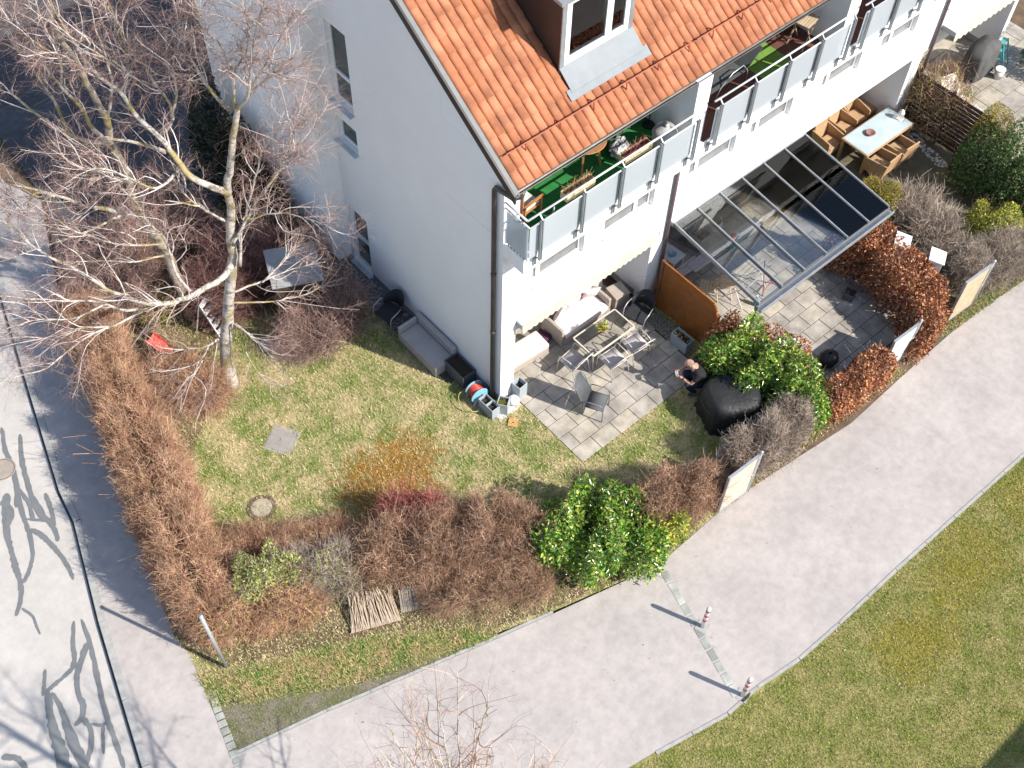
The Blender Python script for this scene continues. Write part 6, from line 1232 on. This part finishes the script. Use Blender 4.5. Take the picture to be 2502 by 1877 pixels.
M['laurel_leaf'] = leafmat('laurel_leaf', [(0.028, 0.075, 0.010), (0.07, 0.16, 0.018), (0.13, 0.23, 0.028), (0.25, 0.31, 0.045), (0.40, 0.38, 0.11)], 0.22, 0.7, 0.2, pos=[0, 0.32, 0.62, 0.86, 1], gain=1.6)
M['privet_leaf'] = leafmat('olive_leaf', [(0.06, 0.10, 0.02), (0.13, 0.18, 0.035), (0.25, 0.28, 0.07), (0.36, 0.35, 0.12)], 0.5, 0.4, 0.2, gain=1.7)
M['yew_leaf'] = leafmat('yellow_yew', [(0.10, 0.11, 0.012), (0.21, 0.20, 0.02), (0.32, 0.28, 0.03), (0.25, 0.16, 0.03)], 0.6, 0.3, 0.15, gain=1.3)
M['dark_leaf'] = leafmat('dark_evergreen', [(0.012, 0.028, 0.008), (0.035, 0.075, 0.015), (0.07, 0.13, 0.025), (0.12, 0.19, 0.05)], 0.45, 0.5, 0.1, gain=1.3)
M['shade_leaf'] = leafmat('evergreen_painted_shade', [(0.006, 0.012, 0.006), (0.014, 0.025, 0.01), (0.03, 0.045, 0.018)], 0.6, 0.3)  # near-black leaves: the deep shade beside the house is painted into the colour
M['beech_pale'] = leafmat('faded_beech_leaf', [(0.25, 0.10, 0.05), (0.40, 0.20, 0.11), (0.55, 0.33, 0.21)], 0.6, 0.3, 0.15)
M['bright_leaf'] = leafmat('yellow_green_leaf', [(0.10, 0.15, 0.02), (0.20, 0.25, 0.03), (0.32, 0.33, 0.05), (0.42, 0.36, 0.08)], 0.45, 0.4, 0.2, gain=1.5)
M['core_brown'] = mat('shaded_inner_wood', (0.035, 0.022, 0.014), (0.02, 0.013, 0.009), 8, 0.95, 30, 0.6, 0.04)
M['straw'] = leafmat('straw', [(0.25, 0.15, 0.07), (0.42, 0.27, 0.13), (0.55, 0.40, 0.23)], 0.8, 0.2, gain=1.2)
HG = 'clipped hedges and shrubs round the gardens'
def twig_hedge(label, sp, n, seed, m, L=(0.12, 0.30), r=(0.003, 0.0055), upw=0.5, lump=0.12, name='hedge', cat='hedge', leaves=None, inner=0.55, group=None, jit=0.6):
    rng = np.random.default_rng(seed); c = sp[len(sp) // 2]; t = thing(name, label, cat, (c[0], c[1], 0), 0, group); o3 = np.array([c[0], c[1], 0])
    P, N, rad = spine_shell(sp, n, rng, inner, lump, seed); twig_mesh('twigs', P - o3, N, rng, m, L, r, upw, jit, t, 2, 2)
    S0, _, _ = spine_shell([(q[0], q[1], q[2] * 0.45, q[3]) for q in sp], 300, rng, 0.9, 0, seed); stems('stems', S0 - o3, int(n * 0.035) + 20, rng, m, t, np.mean([q[3] for q in sp]))
    if leaves:
        m2, k, size = leaves; P, N, _ = spine_shell(sp, k, rng, 0.35, lump, seed); V, F = leaf_arrays(P - o3, N, size, rng); np_build('leaves', V, F, m2, t)
    return t
def leaf_hedge(label, sp, n, seed, m, size, asp=0.45, lump=0.1, name='hedge', cat='hedge', twigs=None, inner=0.4, group=None, fold=0.25):
    rng = np.random.default_rng(seed); c = sp[len(sp) // 2]; t = thing(name, label, cat, (c[0], c[1], 0), 0, group); o3 = np.array([c[0], c[1], 0])
    P, N, _ = spine_shell(sp, n, rng, inner, lump, seed); V, F = leaf_arrays(P - o3, N, size, rng, asp, fold); np_build('leaves', V, F, m, t)
    k = max(60, n // 12); P, N, _ = spine_shell(sp, k, rng, 0.7, lump, seed); twig_mesh('branches', P - o3, N, rng, twigs or M['twig_brown'], (0.2, 0.45), (0.003, 0.006), 0.4, 0.5, t)
    P, N, _ = spine_shell([(q[0], q[1], q[2] * 0.62, q[3] * 0.7) for q in sp], max(200, n // 8), rng, 0.5, lump, seed); V, F = leaf_arrays(P - o3, N, size * 1.6, rng, 0.7); np_build('inner_leaves', V, F, m, t)
    return t
# ---- hedges, from the road corner round to the right
LH = [(-6.45, 7.6, .50, 1.7), (-6.85, 5.8, .60, 1.85), (-7.3, 3.9, .66, 1.9), (-7.7, 2.3, .72, 2.05), (-8.05, 0.9, .76, 2.0), (-8.3, -0.2, .72, 1.75)]
twig_hedge('long bare red brown hedge along the sidewalk', LH, 36000, 41, M['twig_red'], (0.12, 0.36), (0.003, 0.0055), 0.6, 0.14, leaves=(M['privet_leaf'], 500, 0.04), group=HG)
twig_hedge('bare brown hedge at the corner behind the sign post', [(-8.35, -0.45, .6, 1.3), (-7.6, -0.75, .65, 1.25), (-6.7, -1.2, .6, 1.1)], 11000, 42, M['twig_red'], leaves=(M['bright_leaf'], 2600, 0.055), group=HG)
twig_hedge('olive green bamboo like shrub in the corner hedge', [(-7.5, -0.7, .4, 1.6), (-7.0, -0.45, .55, 1.65), (-6.6, -0.9, .4, 1.4)], 1300, 43, M['twig_grey'], name='shrub', cat='shrub', leaves=(M['privet_leaf'], 4200, 0.085))
twig_hedge('thin grey twigs with green shoots at the lawn side of the hedge', [(-6.4, -0.9, .5, 1.1), (-5.6, -1.35, .5, 1.05)], 4300, 44, M['twig_grey'], (0.15, 0.4), leaves=(M['bright_leaf'], 1900, 0.07), name='shrub', cat='shrub')
twig_hedge('low reddish haze of twigs on the lawn edge by the manhole', [(-7.0, 0.6, .4, .8), (-6.3, -0.1, .5, .85), (-5.2, -0.75, .45, .75)], 6500, 45, M['twig_red'], (0.15, 0.35), (0.002, 0.004), name='shrub', cat='shrub')
twig_hedge('low red stemmed dogwood in front of the lawn', [(-4.0, -1.3, .45, 1.1), (-3.5, -1.7, .48, 1.15)], 1900, 46, M['twig_crim'], (0.25, 0.6), (0.004, 0.007), 1.2, name='shrub', cat='shrub')
twig_hedge('loose brown shrub with long pale stems behind the reed mats', [(-4.9, -1.6, .55, 1.2), (-3.9, -2.2, .6, 1.35)], 6000, 47, M['twig_brown'], (0.2, 0.5), (0.003, 0.006), 0.8, name='shrub', cat='shrub')
twig_hedge('dense brown twiggy bush left of the near laurel', [(-3.5, -2.4, .6, 1.4), (-2.7, -2.7, .65, 1.5), (-2.3, -3.5, .65, 1.25)], 14000, 48, M['twig_brown'], (0.15, 0.4), (0.003, 0.005), 0.5, name='shrub', cat='shrub')
leaf_hedge('big glossy green laurel leaning over the footpath by the cobble band', [(-1.7, -3.75, .78, 1.3), (-1.0, -4.35, .95, 1.6), (-0.25, -4.75, .82, 1.4)], 11500, 49, M['laurel_leaf'], 0.125, 0.42, 0.32, 'laurel_bush', 'laurel', inner=0.55)
leaf_hedge('yellowish small laurel shoots at the path corner of the near laurel', [(0.15, -5.05, .42, 1.05), (0.6, -5.15, .4, 1.0)], 1500, 50, M['bright_leaf'], 0.09, 0.42, 0.2, 'laurel_bush', 'laurel')
twig_hedge('rounded bare brown hedge left of the whitewashed gate', [(0.35, -4.55, .55, 1.35), (1.1, -4.85, .55, 1.45), (1.75, -5.05, .4, 1.35)], 7500, 51, M['twig_brown'], (0.12, 0.3), (0.003, 0.0055), 0.5, leaves=(M['beech_pale'], 3200, 0.05), group=HG)
twig_hedge('bare brown hedge between the whitewashed gate and the yellow green laurel', [(2.95, -5.0, .42, 1.1), (3.6, -5.15, .5, 1.25), (4.3, -5.2, .5, 1.2), (4.7, -5.0, .45, 1.2)], 8500, 52, M['twig_grey'], (0.12, 0.3), (0.003, 0.0055), 0.5, leaves=(M['beech_pale'], 2000, 0.05), group=HG)
leaf_hedge('tall yellow green laurel hedge beside the black cover', [(4.55, -2.75, .5, 1.55), (4.85, -3.5, .62, 1.7), (5.15, -4.3, .62, 1.65), (5.3, -5.1, .5, 1.4)], 8800, 53, M['laurel_leaf'], 0.115, 0.42, 0.26, 'laurel_bush', 'laurel', inner=0.45)
leaf_hedge('thin copper beech strip along the second patio', [(5.12, -2.45, .28, 1.2), (5.75, -3.3, .25, 1.3), (6.0, -4.1, .28, 1.3)], 3000, 54, M['beech_leaf'], 0.075, 0.55, 0.1, group=HG, twigs=M['twig_grey'])
leaf_hedge('copper beech bush between wooden screen and pergola post', [(4.95, -2.25, .25, 1.35), (5.3, -2.45, .28, 1.4)], 1500, 55, M['beech_leaf'], 0.075, 0.55, 0.15, group=HG, twigs=M['twig_grey'])
leaf_hedge('copper beech hedge in front of the second patio, left of the white gate', [(5.75, -5.35, .38, 1.2), (6.5, -5.4, .42, 1.3), (7.35, -5.4, .4, 1.3)], 6800, 56, M['beech_leaf'], 0.075, 0.55, 0.08, group=HG, twigs=M['twig_grey'])
leaf_hedge('large copper beech hedge wrapping the right side of the second patio', [(9.75, -2.6, .55, 1.5), (10.0, -3.4, .68, 1.6), (9.85, -4.3, .72, 1.6), (9.5, -5.1, .62, 1.45), (8.95, -5.45, .40, 1.25)], 13500, 57, M['beech_leaf'], 0.08, 0.55, 0.1, group=HG, twigs=M['twig_grey'])
leaf_hedge('small copper beech corner under the pergola end', [(9.3, -2.3, .3, 1.2), (9.75, -2.45, .35, 1.3)], 1500, 58, M['beech_leaf'], 0.075, 0.55, 0.1, group=HG, twigs=M['twig_grey'])
leaf_hedge('clipped yellow green yew cone beside the pergola corner', [(11.25, -1.75, .48, 1.55), (11.3, -2.3, .52, 1.6)], 9000, 59, M['yew_leaf'], 0.05, 0.5, 0.05, 'topiary', 'topiary', inner=0.3)
twig_hedge('pale grey magnolia bush with a few pinkish buds', [(11.75, -2.7, .55, 1.25), (11.95, -3.35, .62, 1.3), (11.7, -3.9, .5, .9)], 3600, 60, M['twig_grey'], (0.25, 0.55), (0.004, 0.008), 1.6, name='magnolia', cat='shrub', leaves=(M['pinkwhite'], 70, 0.07), jit=0.45)
leaf_hedge('bright yellow green bush right of the magnolia', [(13.35, -4.2, .5, 1.0), (13.75, -4.6, .5, .95)], 3600, 61, M['bright_leaf'], 0.085, 0.45, 0.2, 'shrub', 'shrub')
twig_hedge('grey brown bare bush by the tan gate', [(11.7, -4.95, .5, .9), (12.5, -5.2, .6, 1.0), (13.3, -5.4, .55, .9)], 5200, 62, M['twig_grey'], (0.2, 0.45), name='shrub', cat='shrub', leaves=(M['privet_leaf'], 350, 0.05))
leaf_hedge('large dark green evergreen bush at the right edge', [(14.75, -2.95, .85, 1.9), (15.1, -3.6, 1.0, 2.1), (15.2, -4.4, .8, 1.7)], 15000, 63, M['dark_leaf'], 0.085, 0.45, 0.15, 'evergreen_bush', 'shrub', inner=0.5)
leaf_hedge('slim clipped green conifer at the end of the slatted fence', [(15.35, -2.45, .42, 2.1), (15.3, -2.85, .45, 2.0)], 6500, 64, M['yew_leaf'], 0.05, 0.5, 0.06, 'topiary', 'topiary', inner=0.3)
twig_hedge('climbing rose with pale leaves and orange flowers over the slatted fence', [(15.4, 0.0, .4, 1.9), (15.55, -0.7, .5, 2.0), (15.6, -1.4, .5, 1.8)], 1300, 65, M['twig_brown'], (0.25, 0.6), (0.003, 0.007), name='climbing_rose', cat='shrub', leaves=(M['bright_leaf'], 1500, 0.07))
leaf_hedge('dark ivy hedge at the far right edge by the turquoise stool', [(20.4, -1.2, .6, 1.8), (20.6, -2.6, .7, 1.8)], 3000, 66, M['dark_leaf'], 0.1, 0.6, 0.12, group=HG)
twig_hedge('low brown haze of dead stems along the verge below the hedge', [(-4.4, -3.05, .4, .55), (-3.4, -3.6, .5, .75), (-2.6, -4.2, .4, .7)], 4500, 67, M['twig_brown'], (0.12, 0.35), (0.002, 0.004), 0.5, 0.25, 'shrub', 'shrub', leaves=(M['privet_leaf'], 500, 0.05), jit=0.9)
leaf_hedge('olive green low planting under the right end of the pergola', [(10.1, 1.3, .5, .9), (10.75, 0.4, .65, 1.2), (10.9, -0.6, .55, 1.1)], 6500, 68, M['privet_leaf'], 0.09, 0.3, 0.25, 'shrub', 'shrub', inner=0.7)
# ---- small plants in pots
def pot_plant(name, label, c, r, n, m, seed, size, cat='plant', asp=0.3, pot=None):
    rng = np.random.default_rng(seed); t = thing(name, label, cat, c)
    P, N, _ = ball_shell((0, 0, r[2] * 0.3), r, n, rng, 0.8); V, F = leaf_arrays(P, N, size, rng, asp, up=0.6); np_build('leaves', V, F, m, t)
    if pot: MB().lathe([(0, -0.12), (0.06, -0.12), (0.08, 0.0), (0.07, 0.0), (0.06, -0.02), (0, -0.02)], n=18).build('pot', pot, t, smooth=True)
pot_plant('potted_plant', 'small bright green plant in a terracotta pot on the glass table', (2.93, -0.40, 0.86), (0.13, 0.13, 0.14), 130, M['bright_leaf'], 71, 0.09, pot=M['terracotta'])
def tuft(name, label, c, n, h, m, seed, spread=0.5, cat='grass tuft', r=(0.002, 0.004)):
    rng = np.random.default_rng(seed); P = np.c_[rng.normal(0, 0.05, (n, 2)), np.zeros(n)]; D = np.c_[rng.normal(0, spread, (n, 2)), np.ones(n)]; l = rng.uniform(0.5, 1, n) * h; r0 = rng.uniform(*r, n)
    V, F, _ = twig_arrays(P, D, l, r0, r0 * 0.3, rng, 3, 3, 0.5, 0.35); o = np_build(name, V, F, m); o.location = c; return tag(o, label, cat)
tuft('grass_tuft', 'green grass growing from the pale square planter', (-0.15, -0.22, 0.34), 90, 0.16, M['bright_leaf'], 72, 0.4)
tuft('dry_grass', 'dry orange grass tuft behind the top of the wooden screen', (5.25, -0.25, 0.02), 240, 1.75, M['straw'], 73, 0.14, 'dry grass')
tuft('dry_grass', 'dry orange grass tuft behind the middle of the wooden screen', (5.22, -0.95, 0.02), 160, 1.45, M['straw'], 74, 0.14, 'dry grass')
tuft('dry_grass', 'dry orange grass tuft behind the lower end of the wooden screen', (5.2, -1.55, 0.02), 110, 1.2, M['straw'], 75, 0.14, 'dry grass')
tuft('dry_grass', 'tall fountain of dry grass under the middle of the pergola', (9.0, 0.75, 0.02), 420, 1.25, M['straw'], 76, 0.45, 'dry grass')
tuft('dry_grass', 'thin dry grass under the right half of the pergola', (9.85, -0.3, 0.02), 260, 1.1, M['straw'], 77, 0.45, 'dry grass')
tuft('dry_grass', 'dry stems in the round pot under the pergola', (7.95, 0.52, 0.36), 120, 0.7, M['straw'], 78, 0.3, 'dry grass')
tuft('dry_grass', 'bare twigs in the pale square planter under the pergola', (7.3, 0.42, 0.42), 60, 0.6, M['twig_brown'], 79, 0.3, 'dry grass')
for t_, seed, n in ((fb1, 80, 11), (fb2, 81, 11)):
    rng = np.random.default_rng(seed); P = np.c_[rng.uniform(-0.34, 0.34, 260), rng.uniform(-0.07, 0.07, 260), np.full(260, 0.13)]; D = np.c_[rng.normal(0, 0.45, (260, 2)), np.ones(260)]
    V, F, _ = twig_arrays(P, D, rng.uniform(0.05, 0.22, 260), np.full(260, 0.006), np.full(260, 0.003), rng, 2, 3, 0.6, 0.3); np_build('dry_plants', V, F, M['twig_crim'] if seed == 81 else M['straw'], t_)
for t_, n in ((dkp, 40), (fpl, 90)):
    rng = np.random.default_rng(n); P = np.c_[rng.uniform(-0.1, 0.1, n), rng.uniform(-0.22, 0.22, n), np.full(n, 0.31)]; V, F = leaf_arrays(P, np.tile([0, 0, 1.], (n, 1)), 0.06, rng, 0.6); np_build('dry_leaves', V, F, M['litter'], t_)
# ---- trees
def bark(name, pale, dark, moss, band=0.5):
    m, t, p = _nodes(name); g = geo(t)
    n = noise(t, 5, 5, 0.65); r = ramp(t, [dark, pale], [0.36, 0.5]); t.links.new(n.outputs[0], r.inputs[0])
    mp = t.nodes.new("ShaderNodeMapping"); mp.inputs["Scale"].default_value = (3, 3, 30); t.links.new(g.outputs["Position"], mp.inputs[0])
    n2 = noise(t, 1.3, 4, 0.7, mp.outputs[0]); r2 = ramp(t, [(0.12, 0.10, 0.09), (1, 1, 1)], [0.36, 0.45]); t.links.new(n2.outputs[0], r2.inputs[0])
    o = mixc(t, band, r.outputs[0], mixc(t, 1, r.outputs[0], r2.outputs[0], 'MULTIPLY'))
    n3 = noise(t, 1.7, 4, 0.6); r3 = ramp(t, [(0, 0, 0), (1, 1, 1)], [0.52, 0.60]); t.links.new(n3.outputs[0], r3.inputs[0])
    o = mixc(t, r3.outputs[0], o, mixc(t, 0.7, o, moss)); t.links.new(o, p.inputs["Base Color"]); p.inputs["Roughness"].default_value = 0.85; p.inputs["Specular IOR Level"].default_value = 0.2
    bump(t, n.outputs[0], 0.4, 0.02, p); return m
M['bark'] = bark('birch_bark', (0.52, 0.47, 0.42), (0.17, 0.14, 0.115), (0.26, 0.20, 0.03), 0.8)
M['bark_old'] = bark('mossy_bark', (0.36, 0.31, 0.25), (0.12, 0.10, 0.075), (0.24, 0.19, 0.03), 0.7)
M['bark_white'] = leafmat('white_birch_branch', [(0.42, 0.37, 0.34), (0.58, 0.53, 0.50), (0.72, 0.68, 0.65)], 0.7, 0.3)
def smooth_line(pts, r0, r1, rng, jit=0.04):
    P = np.array(pts, float); n = len(P); t = np.arange(n); L = np.r_[0, np.cumsum(np.linalg.norm(np.diff(P, axis=0), axis=1))]; k = max(6, int(L[-1] / 0.16)); s = np.linspace(0, L[-1], k)
    T = np.gradient(P, L, axis=0); out = []
    i = np.clip(np.searchsorted(L, s) - 1, 0, n - 2); h = L[i + 1] - L[i]; u = (s - L[i]) / h; u = u[:, None]; h = h[:, None]
    Q = (2 * u ** 3 - 3 * u ** 2 + 1) * P[i] + (u ** 3 - 2 * u ** 2 + u) * h * T[i] + (-2 * u ** 3 + 3 * u ** 2) * P[i + 1] + (u ** 3 - u ** 2) * h * T[i + 1]
    w = np.cumsum(rng.normal(0, 0.012, Q.shape), 0); w -= np.linspace(0, 1, k)[:, None] * w[-1]; Q[1:-1] += w[1:-1]
    return Q, r0 + (r1 - r0) * (s / L[-1]) ** 0.8
def sprout(lines, rng, per_m, Lr, ang, rr, bias, segs, f0=0.15, bend=0.3, droop=0.0):
    """side shoots along every line; returns arrays for twig_arrays"""
    Ps, Ds, Ls, Rs = [], [], [], []
    for Q, R in lines:
        L = np.linalg.norm(np.diff(Q, axis=0), axis=1).sum(); k = rng.poisson(per_m * L)
        if not k: continue
        f = rng.uniform(f0, 1, k) * (len(Q) - 1); i = np.minimum(f.astype(int), len(Q) - 2); P = Q[i] + (Q[i + 1] - Q[i]) * (f - i)[:, None]
        T = unit(Q[i + 1] - Q[i]); side = unit(np.cross(T, rng.normal(0, 1, (k, 3)))); a = rng.uniform(*ang, k)[:, None]
        D = unit(T * np.cos(a) + side * np.sin(a) + np.array(bias)); Ps.append(P); Ds.append(D); Ls.append(rng.uniform(*Lr, k) * (1 - 0.35 * f / len(Q))); Rs.append(np.minimum(rr * rng.uniform(0.7, 1.2, k), np.interp(f, np.arange(len(R)), R) * 0.7))
    P, D, L, R = map(np.concatenate, (Ps, Ds, Ls, Rs)); V, F, pts = twig_arrays(P, D, L, R, R * 0.35, rng, segs, 4 if rr > 0.008 else 3, bend, droop)
    t = np.linspace(0, 1, segs + 1); return V, F, [(pts[j], R[j] * (1 - 0.65 * t)) for j in range(len(P))]
def birch(name, label, limbs, seed, barkm, dens=(4.5, 8.5, 12.0), tw=M['twig_birch'], group=None, loc=None, br=None, slim=0.78):
    rng = np.random.default_rng(seed); b = loc or limbs[0][2][0]; o3 = np.array([b[0], b[1], 0.0]); t = thing(name, label, 'tree', (b[0], b[1], 0), 0, group)
    lines = []; tr = MB(); lb = MB()
    for j, (r0, r1, pts) in enumerate(limbs):
        Q, R = smooth_line(pts, r0 * (0.9 if j == 0 else slim), r1 * slim, rng); Q = Q - o3
        if j == 0: R = R * (1 + 0.45 * np.exp(-np.maximum(Q[:, 2], 0) / 0.35))
        (tr if r0 > 0.08 else lb).tube([tuple(q) for q in Q], list(R), 10 if r0 > 0.08 else 7); lines.append((Q, R))
    tr.build('trunk', barkm, t, smooth=True)
    if lb.V: lb.build('limbs', M['bark'], t, smooth=True)
    V1, F1, l1 = sprout(lines[1:] if len(lines) > 1 else lines, rng, dens[0], (0.5, 1.5), (0.35, 0.9), 0.014, (-0.05, 0.0, 0.25), 6, 0.2, 0.28)
    np_build('branches', V1, F1, br or M['bark_white'], t)
    V2, F2, l2 = sprout(l1, rng, dens[1], (0.25, 0.75), (0.4, 1.0), 0.0065, (0, 0, 0.05), 4, 0.2, 0.4, 0.15)
    V3, F3, l3 = sprout(l2, rng, dens[2], (0.12, 0.38), (0.4, 1.1), 0.004, (0, 0, -0.1), 3, 0.15, 0.5, 0.35)
    V4, F4, _ = sprout(lines[1:], rng, dens[0] * 2.0, (0.2, 0.6), (0.5, 1.2), 0.005, (0, 0, 0.0), 3, 0.1, 0.5, 0.3)
    V, F = cat_mesh([(V2, F2), (V3, F3), (V4, F4)]); np_build('crown', V, F, tw, t); return t
birch('birch_tree', 'tall bare birch with mossy trunk and white limbs at the lawn corner', TREE_A, 91, M['bark'])
birch('birch_tree', 'bare birch behind with olive mossy trunk at the far left', TREE_B, 92, M['bark_old'], (5.0, 8.5, 12.0))
# thin red twigged shrubs below the birches
for lb, sp, n, m_, seed in (('reddish twiggy shrub between birch trunk and garden shed', [(-3.5, 6.6, .8, 1.7), (-2.6, 6.9, .9, 1.8), (-1.8, 7.0, .7, 1.6)], 7500, M['twig_rose'], 101),
                        ('spreading thorny twigs over the shaded grass by the shed', [(-2.7, 4.4, .5, .9), (-1.9, 4.1, .6, .9), (-1.3, 4.5, .5, 1.1)], 4200, M['twig_birch'], 102),
                        ('dark twiggy undergrowth behind the birches', [(-6.2, 8.2, .7, 1.3), (-5.2, 8.9, .8, 1.5), (-4.0, 9.3, .8, 1.6), (-2.8, 9.4, .7, 1.5)], 12000, M['twig_birch'], 103),
                        ('brown twigs round the foot of the birch trunk', [(-5.9, 5.3, .6, .9), (-5.3, 4.6, .5, .8)], 5200, M['twig_red'], 104)):
    twig_hedge(lb, sp, n, seed, m_, (0.25, 0.6), (0.003, 0.006), 0.4, 0.2, 'shrub', 'shrub', inner=0.8, jit=0.9)
leaf_hedge('moss covered low bush left of the birch trunk', [(-5.0, 7.4, .35, .55), (-4.5, 7.55, .4, .6)], 1500, 105, M['yew_leaf'], 0.05, 0.6, 0.2, 'shrub', 'shrub')
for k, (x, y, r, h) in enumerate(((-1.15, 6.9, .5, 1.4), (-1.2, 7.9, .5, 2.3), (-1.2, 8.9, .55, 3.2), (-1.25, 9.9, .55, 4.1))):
    leaf_hedge(('lowest', 'second', 'third', 'tallest')[k] + ' of the dark evergreens standing in shade along the stair wing', [(x, y - .2, r, h), (x, y + .2, r, h)], 3200, 110 + k, M['shade_leaf'], 0.1, 0.5, 0.1, 'evergreen', 'tree', group='dark evergreens along the stair wing')
# bare tree south of the path, only its top reaching into the picture; its shadow falls on the road
rng = np.random.default_rng(7); bx, by = -8.7, -9.35
limbs = [(0.17, 0.05, [(bx, by, -0.02), (bx + 0.05, by + 0.1, 3), (bx + 0.1, by + 0.2, 6), (bx + 0.15, by + 0.35, 8.6), (bx + 0.2, by + 0.5, 10.2)])]
for k in range(26):
    a = k * 2.4 + 0.4; z0 = 3.4 + 0.25 * k; l = 3.3 - 0.09 * k
    limbs.append((0.055 - 0.0014 * k, 0.009, [(bx + 0.1, by + 0.2, z0), (bx + 0.1 + 0.45 * l * math.cos(a), by + 0.2 + 0.45 * l * math.sin(a), z0 + 0.6), (bx + 0.1 + l * 0.8 * math.cos(a), by + 0.2 + l * 0.8 * math.sin(a), z0 + 1.3)]))
for dx, dy, zt in ((0.75, 0.85, 11.6), (0.45, 0.8, 11.5), (-0.15, 0.95, 11.4), (0.95, 0.55, 11.3), (0.2, 1.0, 11.2), (-0.4, 0.8, 11.1)):
    limbs.append((0.03, 0.006, [(bx + 0.15, by + 0.35, 8.8), (bx + 0.15 + dx * 0.5, by + 0.35 + dy * 0.5, 10.0), (bx + 0.15 + dx, by + 0.35 + dy, zt)]))
birch('bare_tree', 'bare brown tree top reaching up over the footpath at the bottom edge', limbs, 93, M['bark_old'], (2.6, 5.0, 7.0), br=M['twig_brown'])
# terrace opposite, outside the picture, whose roof edge shades the lawn corner
t = thing('opposite_house', 'rendered row house south of the lawn casting its shadow on the grass', 'house', (9, -24.85, 0)); 
MB().extr([(-9.5, -5, -0.02), (-9.5, 5, -0.02), (-9.5, 5, 6.0), (-9.5, 0, 9.6), (-9.5, -5, 6.0)], (32, 0, 0)).build('wall', M['stucco'], t)
MB().extr([(-9.7, -5.4, 5.86), (-9.7, 0, 9.75), (-9.7, 5.4, 5.86), (-9.7, 5.4, 5.70), (-9.7, 0, 9.605), (-9.7, -5.4, 5.70)], (32.4, 0, 0)).build('roof', M['terracotta'], t)
for x in (-2.9, -5.6): MB().box(x, x + 0.6, -0.3, 0.3, 9.2, 10.6).build('chimney', M['plinth'], t)
